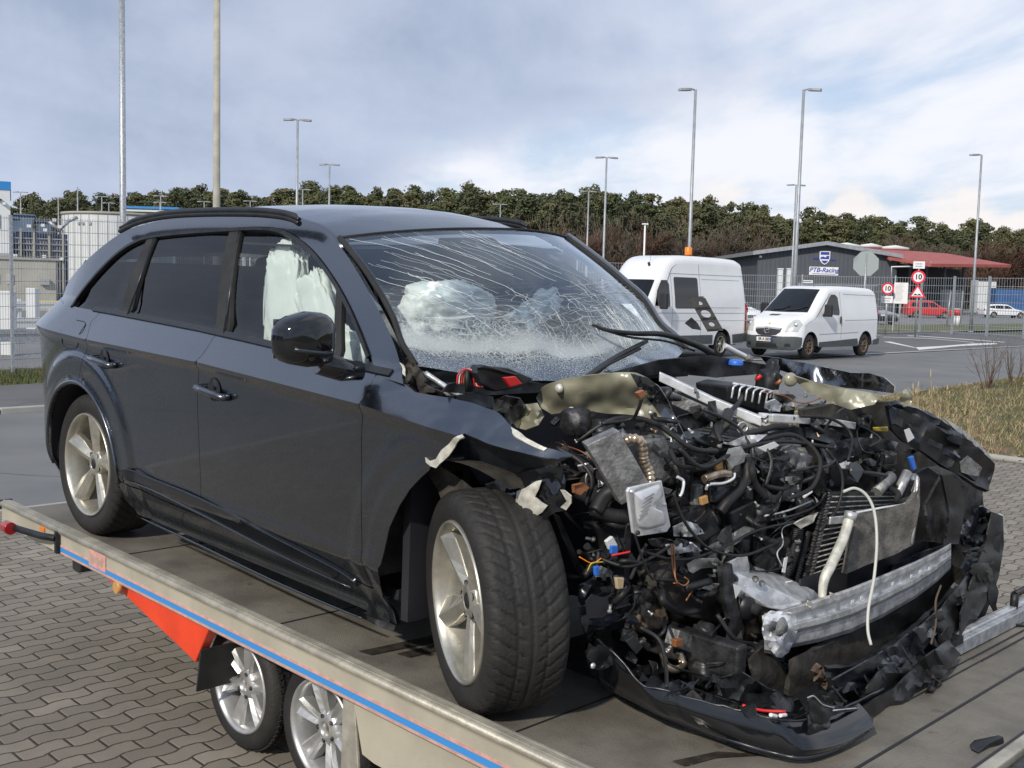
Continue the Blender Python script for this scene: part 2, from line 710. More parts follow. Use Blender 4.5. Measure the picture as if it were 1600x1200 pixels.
# ------------------------------------------------------------------ ground materials
def ground_mat(name, kind):
    m = bpy.data.materials.new(name)
    m.use_nodes = True
    t = m.node_tree
    b = t.nodes['Principled BSDF']
    tc = N(t, 'ShaderNodeTexCoord')
    rot = N(t, 'ShaderNodeMapping')
    rot.inputs['Rotation'].default_value = (0, 0, .7886 - math.pi / 2)
    t.links.new(tc.outputs['Object'], rot.inputs[0])
    V = rot.outputs[0]

    def nz(s, d=6, r=.6, src=None):
        n = N(t, 'ShaderNodeTexNoise')
        n.inputs['Scale'].default_value = s
        n.inputs['Detail'].default_value = d
        n.inputs['Roughness'].default_value = r
        t.links.new(src or tc.outputs['Object'], n.inputs['Vector'])
        return n.outputs[0]
    if kind == 'pavers':
        sx = N(t, 'ShaderNodeSeparateXYZ')
        t.links.new(V, sx.inputs[0])
        u, v, _ = sx.outputs
        BL, BW = .225, .1125
        # S-shaped long joints
        tri = M2(t, 'SUBTRACT', M2(t, 'ABSOLUTE', M2(t, 'SUBTRACT', M2(t, 'FRACT', M2(t, 'DIVIDE', u, BL)), .5)), .25)
        wav = M2(t, 'MULTIPLY', M2(t, 'MINIMUM', M2(t, 'MAXIMUM', M2(t, 'MULTIPLY', tri, 9), -1), 1), .0125)
        v2 = M2(t, 'ADD', M2(t, 'ADD', v, wav), M2(t, 'MULTIPLY', M2(t, 'SUBTRACT', nz(3, 3), .5), .008))
        row = M2(t, 'FLOOR', M2(t, 'DIVIDE', v2, BW))
        fv = M2(t, 'FRACT', M2(t, 'DIVIDE', v2, BW))
        off = M2(t, 'MULTIPLY', M2(t, 'MODULO', M2(t, 'ABSOLUTE', row), 2.0), .5)
        uu = M2(t, 'ADD', M2(t, 'ADD', M2(t, 'DIVIDE', u, BL), off), .25)
        colu = M2(t, 'FLOOR', uu)
        fu = M2(t, 'FRACT', uu)
        jv = M2(t, 'MULTIPLY', M2(t, 'SUBTRACT', .5, M2(t, 'ABSOLUTE', M2(t, 'SUBTRACT', fv, .5))), BW)
        ju = M2(t, 'MULTIPLY', M2(t, 'SUBTRACT', .5, M2(t, 'ABSOLUTE', M2(t, 'SUBTRACT', fu, .5))), BL)
        jd = M2(t, 'MINIMUM', jv, ju)
        jd = M2(t, 'ADD', jd, M2(t, 'MULTIPLY', M2(t, 'SUBTRACT', nz(45, 4), .5), .005))
        jm = SS(t, jd, .0024, .0075)
        cb = N(t, 'ShaderNodeCombineXYZ')
        t.links.new(row, cb.inputs[0])
        t.links.new(colu, cb.inputs[1])
        wn = N(t, 'ShaderNodeTexWhiteNoise', noise_dimensions='2D')
        t.links.new(cb.outputs[0], wn.inputs['Vector'])
        c1 = MIXC(t, wn.outputs[0], (.175, .150, .120), (.285, .250, .203))
        big = SS(t, nz(1.3, 8, .7), .35, .68)
        c2 = MIXC(t, M2(t, 'MULTIPLY', big, .6), c1, (.140, .124, .101))
        c3 = MIXC(t, M2(t, 'MULTIPLY', SS(t, nz(180, 4), .45, .7), .45), c2, (.33, .30, .25))
        moss = MIXC(t, SS(t, nz(5, 5), .45, .6), (.035, .027, .018), (.045, .050, .020))
        cf = MIXC(t, jm, moss, c3)
        t.links.new(cf, b.inputs['Base Color'])
        b.inputs['Roughness'].default_value = .82
        hgt = M2(t, 'ADD', M2(t, 'MULTIPLY', SS(t, jd, .0, .011), .006), M2(t, 'MULTIPLY', nz(160, 5), .0018))
        hgt = M2(t, 'ADD', hgt, M2(t, 'MULTIPLY', wn.outputs[0], .002))
        bp = N(t, 'ShaderNodeBump')
        bp.inputs['Strength'].default_value = .9
        bp.inputs['Distance'].default_value = 1.0
        t.links.new(hgt, bp.inputs['Height'])
        t.links.new(bp.outputs[0], b.inputs['Normal'])
    else:
        pal = {'asphalt': ((.135, .138, .140), (.185, .186, .186), .85, 220),
               'asphalt_dark': ((.100, .102, .104), (.135, .135, .136), .88, 200),
               'asphalt_far': ((.15, .15, .152), (.20, .20, .20), .8, 90),
               'concrete': ((.30, .29, .265), (.40, .385, .35), .85, 120),
               'white_paint': ((.62, .62, .60), (.72, .72, .70), .7, 60),
               'pale_line': ((.27, .27, .26), (.36, .36, .35), .8, 40),
               'soil': ((.070, .080, .030), (.155, .125, .070), .95, 30),
               'verge': ((.075, .095, .030), (.13, .13, .055), .95, 30),
               'meadow': ((.055, .065, .03), (.09, .10, .045), .95, 5)}[kind]
        f = M2(t, 'ADD', M2(t, 'MULTIPLY', nz(.5 if kind != 'soil' else 1.3, 8, .65), .6), M2(t, 'MULTIPLY', nz(pal[3], 3), .4))
        c_ = MIXC(t, SS(t, f, .36, .62), pal[0], pal[1])
        if kind == 'soil':
            c_ = MIXC(t, SS(t, nz(1.1, 6, .7), .52, .62), c_, (.19, .115, .070))
            c_ = MIXC(t, SS(t, nz(2.3, 6, .7, V), .60, .66), c_, (.27, .22, .16))
        if kind in ('asphalt', 'asphalt_dark'):
            # old tar seams and patches
            vo = N(t, 'ShaderNodeTexVoronoi', feature='DISTANCE_TO_EDGE')
            vo.inputs['Scale'].default_value = .22
            wv_ = N(t, 'ShaderNodeVectorMath', operation='ADD')
            cbn = N(t, 'ShaderNodeCombineXYZ')
            t.links.new(M2(t, 'MULTIPLY', nz(1.2, 5), 1.2), cbn.inputs[0])
            t.links.new(tc.outputs['Object'], wv_.inputs[0])
            t.links.new(cbn.outputs[0], wv_.inputs[1])
            t.links.new(wv_.outputs[0], vo.inputs['Vector'])
            cr = M2(t, 'SUBTRACT', 1.0, SS(t, vo.outputs['Distance'], .002, .006))
            c_ = MIXC(t, M2(t, 'MULTIPLY', cr, .6), c_, (.05, .05, .052))
        t.links.new(c_, b.inputs['Base Color'])
        b.inputs['Roughness'].default_value = pal[2]
        bp = N(t, 'ShaderNodeBump')
        bp.inputs['Strength'].default_value = .5
        bp.inputs['Distance'].default_value = .006 if kind != 'soil' else .05
        t.links.new(nz(pal[3], 4), bp.inputs['Height'])
        t.links.new(bp.outputs[0], b.inputs['Normal'])
    MATS[kind] = m
    return m


for k in ('pavers', 'asphalt', 'asphalt_dark', 'asphalt_far', 'concrete', 'white_paint', 'pale_line', 'soil', 'verge', 'meadow'):
    ground_mat(k, k)


def sheet(name, l0, l1, e0, e1, m, lift, nl=1, ne=1, kind='structure', hump=None):
    mb = MB()
    P = []
    for i in range(nl + 1):
        row = []
        for j in range(ne + 1):
            q = le(l0 + (l1 - l0) * i / nl, e0 + (e1 - e0) * j / ne)
            q.z = gz(q.y) + lift + (hump(q) if hump else 0)
            row.append(q)
        P.append(row)
    mb.grid(P, m, True)
    o = mb.build(name, recalc=False)
    me = o.data
    if me.polygons[0].normal.z < 0:
        me.flip_normals()
    return prop(o, kind=kind)


def poly_sheet(name, pts, m, lift):
    mb = MB()
    v, f = fill([(p.x, p.y) for p in pts], 3.0)
    mb.add([(a, b_, gz(b_) + lift) for a, b_ in v], f, m, True)
    o = mb.build(name)
    if o.data.polygons[0].normal.z < 0:
        o.data.flip_normals()
    return prop(o, kind='structure')


# terrain: one meadow sheet that reaches the horizon
mb = MB()
P = []
rad = [0, 4, 8, 11, 13, 15, 17, 19, 21, 23, 25, 27, 30, 40, 80, 160, 400, 1000, 3000]
ys = [-3000, -600, -100, -20] + rad[1:]
xs = [-3000, -800, -250, -80, -30, -10, 0, 10, 30, 80, 250, 800, 3000]
for x in xs:
    P.append([Vector((x, y, gz(y) - .09)) for y in ys])
mb.grid(P, 'meadow', True)
o = mb.build('ground', recalc=False)
if o.data.polygons[0].normal.z < 0:
    o.data.flip_normals()
prop(o, kind='structure')

sheet('paved_yard', -16, 14.5, -10, 14, 'pavers', 0.0, 16, 12)
sheet('paved_yard_front', 14.5, 26, -4.6, 14, 'pavers', -.004, 8, 8)
sheet('road', -40, 120, -16.9, -10.12, 'asphalt', -.02, 90, 4)
sheet('road_edge_gutter', -40, 120, -10.12, -10.0, 'concrete', -.006, 90, 1)
sheet('pavement', -40, 16, -19.95, -17.06, 'asphalt_dark', .05, 60, 3)
# kerb
mb = MB()
for i in range(56):
    a, b_ = le(-40 + i, -16.98), le(-39.01 + i, -16.98)
    m_ = (a + b_) / 2
    mb.box((m_.x, m_.y, gz(m_.y) + .0), (.985, .16, .115), 'concrete', R(90) - .7886)
prop(mb.build('kerb', bevel=.01), kind='structure')
sheet('grass_verge', -40, 16, -23.0, -20.0, 'verge', .03, 60, 3)
sheet('lorry_yard', -60, 20, -75, -23.0, 'asphalt_far', .0, 30, 10)
# car park on the right beyond the road
sheet('car_park', 16, 62, -26.5, -17.2, 'asphalt_dark', .0, 50, 5)
sheet('car_park_edge_line', 16, 62, -17.2, -16.9, 'pale_line', .0, 50, 1)
sheet('far_kerb', 16, 110, -26.9, -26.5, 'concrete', .02, 50, 1)
sheet('far_verge', 20, 130, -34, -26.9, 'verge', .01, 50, 3)
sheet('far_road', 20, 260, -75, -34, 'asphalt_far', .0, 50, 3)
# painted markings
for k, (l0, l1, e0, e1) in enumerate(((37.5, 49.5, -18.6, -17.6),)):
    pts = [gt(1430, 543), gt(1436, 547), gt(1500, 541), gt(1560, 538), gt(1556, 536), gt(1520, 537), gt(1470, 541)]
    poly_sheet('road_marking', pts, 'white_paint', .008)
for pts in ([(1418, 524.5), (1440, 525), (1440, 525.8), (1418, 525.3)], [(1440, 525), (1570, 534.5), (1570, 535.2), (1440, 525.8)],
            [(1380, 526.5), (1450, 528.5), (1522, 535), (1522, 535.5), (1450, 529), (1380, 527)],
            [(1380, 534), (1428, 543.5), (1430, 543), (1392, 534)]):
    poly_sheet('parking_line', [gt(*p) for p in pts], 'white_paint', .006)

# grass bank on the right, a low hump
def hump(q):
    l, e = q.dot(EL), q.dot(EE)
    return .14 * sst(14.5, 16.5, l) * sst(-10, -11, -(-e) * -1 if False else -e * -1) if False else .12 * sst(14.5, 17.0, l) * sst(0, 1.2, abs(e + 10)) + .05 * noise.noise(q * .9)


sheet('grass_patch', 14.62, 60, -10.0, -4.7, 'soil', .015, 90, 22, hump=hump)
mb = MB()
mb.tube([le(14.55, e, gz(le(14.55, e).y) + .03) for e in (-10, -8, -6, -4.7)], .05, 'concrete', 6)
mb.tube([le(14.55 + k * 4, -4.65, .03) for k in range(4)], .05, 'concrete', 6)
prop(mb.build('patch_kerb'), kind='structure')


def blades(name, n, region, h0, h1, m, w=.006, lean=.35, zf=None, tuft=1, seed=1):
    rr = random.Random(seed)
    mb = MB()
    vs, fs = [], []
    for i in range(n):
        c0 = region(rr)
        for k in range(tuft):
            q = c0 + Vector((rr.gauss(0, .05), rr.gauss(0, .05), 0)) * (tuft > 1)
            h = rr.uniform(h0, h1)
            a = rr.uniform(0, 6.28)
            d = Vector((math.cos(a), math.sin(a), 0))
            ln = Vector((rr.gauss(0, lean), rr.gauss(0, lean), 0)) * h
            z = gz(q.y) + (zf(q) if zf else 0)
            q = Vector((q.x, q.y, z))
            o_ = len(vs)
            vs += [q - d * w, q + d * w, q + ln * .4 + Vector((0, 0, h * .6)) + d * w * .6, q + ln * .4 + Vector((0, 0, h * .6)) - d * w * .6, q + ln + Vector((0, 0, h))]
            fs += [(o_, o_ + 1, o_ + 2, o_ + 3), (o_ + 3, o_ + 2, o_ + 4)]
    mb.add(vs, fs, m, False)
    return mb.build(name, recalc=False)


hz_ = lambda q: .01 + hump(q)
o = blades('grass', 8000, lambda r: le(r.uniform(14.7, 30) , r.uniform(-9.9, -4.9)), .025, .085, 'grass_blade', .007, .6, hz_, 3, 3)
prop(o, 'short green and brown grass on the bank right of the wrecked car', 'grass', kind='stuff')
o = blades('dry_grass', 3600, lambda r: le(14.8 + abs(r.gauss(0, 4)) if r.random() < .6 else r.uniform(15, 30), r.uniform(-9.9, -4.9)), .03, .14, 'straw', .004, .8, hz_, 3, 4)
prop(o, 'thin dry straw among the grass on the bank right of the wrecked car', 'dry grass', kind='stuff')
o = blades('verge_grass', 5000, lambda r: le(r.uniform(2, 16), r.uniform(-21.9, -20.05)), .05, .2, 'grass_blade', .010, .4, lambda q: .03, 2, 5)
prop(o, 'strip of grass under the wire fence at the left', 'grass', kind='stuff')
rr = random.Random(12)
mb = MB()
for k in range(500):
    q = le(rr.uniform(14.7, 22), rr.uniform(-9.5, -4.8)) if rr.random() < .7 else le(14.5 + rr.gauss(0, .15), rr.uniform(-9, -4.8))
    z = gz(q.y) + hump(q) + .04
    a = rr.uniform(0, 6)
    s_ = rr.uniform(.015, .04)
    d = Vector((math.cos(a), math.sin(a), rr.uniform(-.4, .4))) * s_
    e_ = Vector((-math.sin(a), math.cos(a), rr.uniform(-.4, .4))) * s_ * .6
    p = Vector((q.x, q.y, z))
    mb.add([p - d, p - e_, p + d, p + e_], [(0, 1, 2, 3)], rr.choice(['twig_red', 'straw', 'twig']))
prop(mb.build('fallen_leaves', recalc=False), 'brown leaf litter scattered over the bank and its edge', 'leaves', kind='stuff')

# tall dry stalks standing in front of the road
rr = random.Random(5)
STALKS = [(1425, 655, .60), (1452, 655, .75), (1480, 640, .45), (1506, 640, .50), (1512, 690, .60), (1440, 650, .38), (1447, 652, .42), (1466, 655, .42), (1490, 668, .35), (1434, 648, .5)]
for px, py, h in STALKS:
    mb = MB()
    b0 = gt(px, py + 22)
    q = Vector(b0)
    q.z += .05
    for k in range(4):
        l_ = Vector((rr.gauss(0, .05), rr.gauss(0, .05), 1)) * h * rr.uniform(.7, 1.25)
        mb.tube([q, q + l_ * .5 + Vector((rr.gauss(0, .01), 0, 0)), q + l_], .0035, 'straw', 4)
        mb.tube([q + l_ * .86, q + l_ * .95, q + l_ * 1.06], lambda t: .004 + .008 * math.sin(t * 3.14), 'straw', 5)
    o = mb.build('grass_stalk')
    prop(o, 'tall dry grass stalks with seed heads at the left end of the bank', 'grass stalks', 'tall dry stalks beside the wrecked nose')
# two bare shrubs at the right edge
for j, (px, py, h, lab) in enumerate(((1545, 612, 1.15, 'bare reddish shrub on the bank nearer the car, upright bundled stems'), (1583, 606, .9, 'bare thin shrub at the right edge of the bank, spread stems'))):
    q = gt(px, py + 6)
    root = empty('bare_shrub', q, lab, 'shrub')
    for k in range(13):
        mb = MB()
        p = Vector((rr.gauss(0, .07), rr.gauss(0, .07), 0))
        dr = Vector((rr.gauss(0, .22), rr.gauss(0, .22), 1)).normalized()
        pts = [p]
        for s_ in range(5):
            dr = (dr + Vector((rr.gauss(0, .10), rr.gauss(0, .10), .05))).normalized()
            pts.append(pts[-1] + dr * h * rr.uniform(.15, .24))
        mb.tube(pts, lambda t: .009 * (1 - t) + .002, 'twig_red' if k % 2 else 'twig', 5)
        for s_ in (2, 3, 4):
            dd = (dr + Vector((rr.gauss(0, .6), rr.gauss(0, .6), 0))).normalized()
            mb.tube([pts[s_], pts[s_] + dd * h * .14, pts[s_] + dd * h * .26 + Vector((0, 0, .05))], .003, 'twig', 4)
        mb.build('stem', root)
# ------------------------------------------------------------------ forest
def leaf_cluster(vs, fs, cen, rad, n, size, rr, flat=.75):
    for i in range(n):
        d = Vector((rr.gauss(0, 1), rr.gauss(0, 1), rr.gauss(0, 1))).normalized()
        p = Vector(cen) + Vector((d.x * rad, d.y * rad, d.z * rad * flat)) * rr.uniform(.55, 1.05)
        a = Vector((rr.gauss(0, 1), rr.gauss(0, 1), rr.gauss(0, .6))).normalized() * size * rr.uniform(.6, 1.3)
        b_ = d.cross(a).normalized() * size * rr.uniform(.4, .9)
        o = len(vs)
        vs += [p - a, p - b_ + d * size * .3, p + a, p + b_ + d * size * .3]
        fs.append((o, o + 1, o + 2, o + 3))


def pine_meshes(seed, dark):
    rr = random.Random(seed)
    H = 1.0
    mb = MB()
    lean = rr.uniform(-.03, .03)
    mb.tube([(0, 0, 0), (lean, 0, .3), (lean * .5, .01, .6), (lean, 0, .95)], lambda t: .014 * (1 - t * .8), 'bark', 6)
    for k in range(7):
        z = rr.uniform(.45, .85)
        a = rr.uniform(0, 6.28)
        mb.tube([(0, 0, z), (math.cos(a) * .07, math.sin(a) * .07, z + .02), (math.cos(a) * .13, math.sin(a) * .13, z + .05)], .004, 'bark', 4)
    vs, fs = [], []
    lo = rr.choice((.34, .46, .56))
    n = rr.randint(11, 15)
    top_w = rr.uniform(.10, .17)
    for k in range(n):
        q = (k + .5) / n
        z = lo + (.96 - lo) * q
        w = top_w * math.sin(math.pi * (.18 + .74 * q)) ** .8
        a = k * 2.4 + rr.uniform(-.6, .6)
        r_ = w * rr.uniform(.3, 1.0)
        leaf_cluster(vs, fs, (math.cos(a) * r_, math.sin(a) * r_, z), rr.uniform(.055, .095), 120, .0155, rr, .5)
    for k in range(3):
        leaf_cluster(vs, fs, (lean + rr.uniform(-.03, .03), rr.uniform(-.03, .03), rr.uniform(.92, .975)), rr.uniform(.03, .055), 70, .013, rr, .8)
    cr = MB()
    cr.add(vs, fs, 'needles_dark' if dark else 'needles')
    return mb, cr


def bare_meshes(seed, m):
    rr = random.Random(seed)
    mb = MB()
    mb.tube([(0, 0, 0), (.01, 0, .3), (-.01, .01, .55)], lambda t: .012 * (1 - t * .6), 'bark', 5)
    cr = MB()

    def branch(p, d, l, r, dep):
        q = p + d * l
        cr.tube([p, p.lerp(q, .5) + Vector((rr.gauss(0, .008), rr.gauss(0, .008), 0)), q], lambda t: r * (1 - .5 * t), m, 3, cap=False)
        if dep == 0:
            return
        for k in range(4 if dep > 1 else 5):
            nd = (d + Vector((rr.gauss(0, .5), rr.gauss(0, .5), rr.gauss(.15, .3)))).normalized()
            branch(p.lerp(q, rr.uniform(.4, 1)), nd, l * rr.uniform(.55, .85), r * .66, dep - 1)
    for k in range(7):
        a = k * .9 + rr.uniform(0, .5)
        branch(Vector((0, 0, .15 + .055 * k)), Vector((math.cos(a) * .5, math.sin(a) * .5, .9)).normalized(), .21, .009, 3)
    return mb, cr


PROTO = []
for s_ in range(7):
    mb, cr = pine_meshes(100 + s_, s_ % 2)
    root = empty('pine_tree', Vector((0, 0, 0)), 'dark green pine with bare lower trunk in the far wood', 'tree', 'pines of the far wood')
    mb.build('trunk', root, recalc=False)
    cr.build('crown', root, recalc=False)
    PROTO.append(root)
BARE = []
for s_ in range(4):
    mb, cr = bare_meshes(200 + s_, 'twig' if s_ % 3 else 'twig_red')
    root = empty('bare_tree', Vector((0, 0, 0)), 'leafless brown tree along the near edge of the far wood', 'tree', 'leafless trees before the pines')
    mb.build('trunk', root, recalc=False)
    cr.build('crown', root, recalc=False)
    BARE.append(root)

# where the tree tops stand in the photograph (pixel x -> pixel y)
TOPS = [(-80, 305), (0, 318), (20, 320), (60, 300), (110, 294), (190, 300), (230, 296), (290, 284), (330, 290), (380, 296), (420, 298), (480, 292), (495, 286), (560, 292),
        (610, 287), (650, 292), (700, 292), (760, 293), (815, 289), (850, 298), (930, 292), (960, 292), (1030, 306), (1100, 312), (1150, 312), (1200, 318),
        (1260, 328), (1340, 335), (1420, 338), (1490, 342), (1560, 350), (1700, 352)]
DIST = [(-80, 150), (400, 170), (900, 165), (1300, 200), (1700, 225)]
used = set()
rr = random.Random(31)


def plant(protos, px, depth, top_px, label=None, group=None, wide=1.0):
    b0 = at(px, 450, depth)
    b0.z = gz(b0.y)
    tp = at(px, top_px, depth)
    H = max(3, tp.z - b0.z)
    p = rr.choice(protos)
    if p not in used:
        used.add(p)
        k = p
    else:
        k = dup_tree(p)
    s = H * wide * rr.uniform(.9, 1.15)
    k.matrix_world = Matrix.Translation(b0) @ Matrix.Rotation(rr.uniform(0, 6.28), 4, 'Z') @ Matrix.Diagonal((s, s, H, 1))
    return k


n_ = 0
for row, (dz_, step_, up_) in enumerate(((0, 27, 8), (10, 25, 3), (20, 26, 0))):
    x = -60 + row * 7
    while x < 1690:
        d = pw(DIST, x) + dz_ + rr.uniform(-4, 4)
        hn = 8 * noise.noise(Vector((x * .016, 0, 0))) + 9 * noise.noise(Vector((x * .045, 3, row * .3)))
        tp = pw(TOPS, x) + up_ - hn + rr.choice((-3, 0, 2, 6, 12, 22)) * (1 if row < 2 else .9)
        plant(PROTO, x, d, tp, wide=rr.uniform(.75, 1.15))
        n_ += 1
        x += step_ * rr.uniform(.55, 1.5)
for p_ in PROTO:
    if p_ not in used:
        for ch in list(p_.children):
            bpy.data.objects.remove(ch)
        bpy.data.objects.remove(p_)
x = 770
while x < 1690:
    d = pw(DIST, x) - 8 + rr.uniform(-3, 2)
    tp = (338 if x < 1150 else 372 if x < 1300 else 385) + rr.uniform(-8, 25)
    if x > 1380: tp = rr.uniform(352, 400)
    plant(BARE, x, d, tp, wide=1.15)
    x += rr.uniform(9, 15)
for x in (45, 90, 130, 180, 230, 290, 350, 420, 520):
    plant(BARE, x, 142, rr.uniform(330, 350), wide=1.0)
for p_ in BARE:
    if p_ not in used:
        for ch in list(p_.children):
            bpy.data.objects.remove(ch)
        bpy.data.objects.remove(p_)
# the closed mass of the wood behind the first rows
vs, fs, vt, ft = [], [], [], []
for i in range(5200):
    x = rr.uniform(-90, 1720)
    d = pw(DIST, x) + rr.uniform(22, 40)
    top = at(x, pw(TOPS, x) + 22 + 7 * noise.noise(Vector((x * .02, 0, 3))), d).z
    p = at(x, 450, d)
    z = rr.uniform(.3, 1.0) * top
    leaf_cluster(vs, fs, (p.x, p.y, z), 1.2, 14, .30, rr, .8)
for i in range(2600):
    x = rr.uniform(-90, 1720)
    d = pw(DIST, x) + rr.uniform(4, 22)
    p = at(x, 450, d)
    leaf_cluster(vt, ft, (p.x, p.y, rr.uniform(.3, 7)), 1.5, 12, .32, rr, .9)
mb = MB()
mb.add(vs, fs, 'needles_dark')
P = []
for i in range(240):
    x = -110 + i * 8
    col_ = []
    for j in range(14):
        d = pw(DIST, x) + 30 + j * .9
        t_ = j / 13
        top = at(x, pw(TOPS, x) + 27, d).z
        q = at(x, 450, d)
        w_ = noise.noise(Vector((x * .03, j * .5, 1))) * 1.4
        col_.append(Vector((q.x, q.y + w_ * 2, top * t_ + w_ * .6 * (j > 0))))
    P.append(col_)
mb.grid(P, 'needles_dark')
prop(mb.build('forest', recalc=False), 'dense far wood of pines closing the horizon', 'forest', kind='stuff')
mb = MB()
mb.add(vt, ft, 'twig')
for m_, cnt in (('twig', 26000), ('twig_pale', 16000), ('twig_red', 5000)):
    vt, ft = [], []
    for i in range(cnt):           # slender bare twigs and saplings in front of the trunks
        x = rr.uniform(-90, 1720) if rr.random() < .25 else (rr.gauss(1000, 130) if rr.random() < .6 else rr.uniform(1180, 1720))
        if m_ == 'twig_red' and rr.random() < .6:
            x = rr.gauss(1200, 25)
        hh_ = 8.6 if 780 < x < 1240 else 7.5 if x > 1480 else 5.5 if x > 1240 else 3.5
        if rr.random() < .12: hh_ *= 1.5
        p = at(x, 450, pw(DIST, x) + rr.uniform(-9, 2))
        z = hh_ * rr.random() ** .85 + 2.2 * noise.noise(Vector((x * .025, 0, 0)))
        l_ = rr.uniform(.5, 1.8)
        dx = rr.gauss(0, .30) * l_
        w_ = rr.uniform(.02, .05)
        o_ = len(vt)
        vt += [(p.x - w_, p.y, z), (p.x + w_, p.y, z), (p.x + dx + w_ * .5, p.y + rr.gauss(0, .2), z + l_), (p.x + dx - w_ * .5, p.y, z + l_)]
        ft.append((o_, o_ + 1, o_ + 2, o_ + 3))
    mb.add(vt, ft, m_)
for i in range(420):
    x = rr.uniform(760, 1720)
    p = at(x, 450, pw(DIST, x) + rr.uniform(-6, 12))
    mb.tube([(p.x, p.y, 0), (p.x + rr.gauss(0, .3), p.y, rr.uniform(5, 9))], rr.uniform(.04, .08), rr.choice(('bark', 'twig_pale')), 4)
prop(mb.build('undergrowth', recalc=False), 'brown undergrowth and crowded trunks under the far pines', 'undergrowth', kind='stuff')


# ------------------------------------------------------------------ lamp posts and masts
def mast(name, x, y, H, r0, r1, m, label, cat, heads=0, head_dir=0, group=None, arm=.62, slope=.0):
    b0 = g(x, y, H + .25)
    base = Vector((b0.x, b0.y, gz(b0.y)))
    root = empty(name, base, label, cat, group)
    mb = MB()
    h = b0.z - base.z
    mb.tube([(0, 0, 0), (0, 0, .05)], r0 * 1.7, m, 12)
    mb.tube([(0, 0, 0), (0, 0, h * .3), (0, 0, h)], lambda t: r0 + (r1 - r0) * t, m, 14)
    mb.build('post', root, recalc=False)
    d = Vector((math.cos(head_dir), math.sin(head_dir), 0))
    s_ = Vector((-d.y, d.x, 0))
    sides = {0: (), 1: (1,), 2: (1, -1)}[heads]
    for k in sides:
        mb = MB()
        mb.tube([(0, 0, h - .03), d * k * .12 + Vector((0, 0, h + .01)), d * k * .22 + Vector((0, 0, h + .02))], .035, m, 8)
        hp = [(.16, .05, .0), (.3, .13, -.005), (arm, .12, -.02), (arm + .08, .06, -.03)]
        up_, dn = [], []
        for a, w, z in hp:
            up_.append(d * k * a + s_ * w + Vector((0, 0, h + z + .04)))
            up_.append(d * k * a - s_ * w + Vector((0, 0, h + z + .04)))
            dn.append(d * k * a + s_ * w + Vector((0, 0, h + z - .05)))
            dn.append(d * k * a - s_ * w + Vector((0, 0, h + z - .05)))
        v = up_ + dn
        n = len(up_)
        f = []
        for i in range(0, n - 2, 2):
            f += [(i, i + 2, i + 3, i + 1), (n + i + 1, n + i + 3, n + i + 2, n + i), (i, n + i, n + i + 2, i + 2), (i + 1, i + 3, n + i + 3, n + i + 1)]
        f += [(0, 1, n + 1, n), (n - 2, 2 * n - 2, 2 * n - 1, n - 1)]
        mb.add(v, f, m)
        mb.build('lamp_head', root)
    return root


mast('mast', 190, -40, 9.2, .088, .070, 'galv', 'slim mottled galvanised mast rising behind the car roof, farthest left', 'mast')
mast('concrete_mast', 339, -60, 9.4, .098, .078, 'concrete_pole', 'thick beige concrete mast rising from behind the car roof', 'mast')
LAMPS = [
    (465, 187, 10, 2, .1, 'double headed lamp post above the roof rail, tallest left of the windscreen'),
    (515, 257, 10, 2, .05, 'double headed lamp post just right of the tallest left lamp'),
    (473, 296, 10, 2, .05, 'small far double lamp between the two tall lamps over the car roof'),
    (32, 300, 10, 2, .1, 'double headed lamp post standing beside the white block with blue band'),
    (91, 309, 10, 2, .1, 'double lamp in front of the far wood, left of the round tank'),
    (121, 292, 10, 0, 0, 'thin mast without lamp head above the round tank'),
    (159, 307, 10, 2, .1, 'far double lamp above the middle of the round tank'),
    (170, 317, 10, 2, .1, 'small far double lamp just left of the galvanised mast'),
    (251, 306, 10, 2, .1, 'double lamp between the two masts, upper of the pair there'),
    (250, 316, 10, 2, .1, 'smaller double lamp between the two masts, lower of the pair there'),
    (319, 315, 10, 2, .1, 'small double lamp immediately left of the concrete mast'),
    (391, 314, 10, 2, .1, 'small double lamp right of the concrete mast'),
    (782, 319, 10, 2, .1, 'small double lamp peeping over the far roof rail'),
    (920, 299, 10, 2, .1, 'double headed lamp post left of the white high roof van, shorter one'),
    (948, 246, 10, 2, .05, 'tall double headed lamp post left of the white high roof van'),
    (1087, 140, 10, 1, math.pi + .1, 'tall lamp post with one head to the left, behind the high roof van'),
    (1256, 140, 10, 1, -.25, 'tall lamp post with one head to the right, behind the low white van'),
    (1244, 289, 10, 2, .05, 'far double lamp hidden half behind the tall post of the low van'),
    (1534, 242, 10, 1, math.pi + .1, 'tall lamp post with one head to the left, on the verge at the right'),
]
for x, y, H, hd, dr, lab in LAMPS:
    mast('street_lamp' if hd else 'thin_mast', x, y, H, .095, .055, 'pole_grey', lab, 'lamp post' if hd else 'mast', hd, dr,
         'lamp posts of the yards' if hd else None)
q = at(1008, 350, 90)
mb = MB()
base = Vector((q.x, q.y, gz(q.y)))
root = empty('yard_light', base, 'short white lamp post standing before the wood above the van roof', 'lamp post')
mb.tube([(0, 0, 0), (0, 0, q.z - base.z)], .075, 'sign_white', 8)
mb.build('post', root)
mb = MB()
mb.box((0, 0, q.z - base.z), (.5, .3, .1), 'sign_white')
mb.build('lamp_head', root)

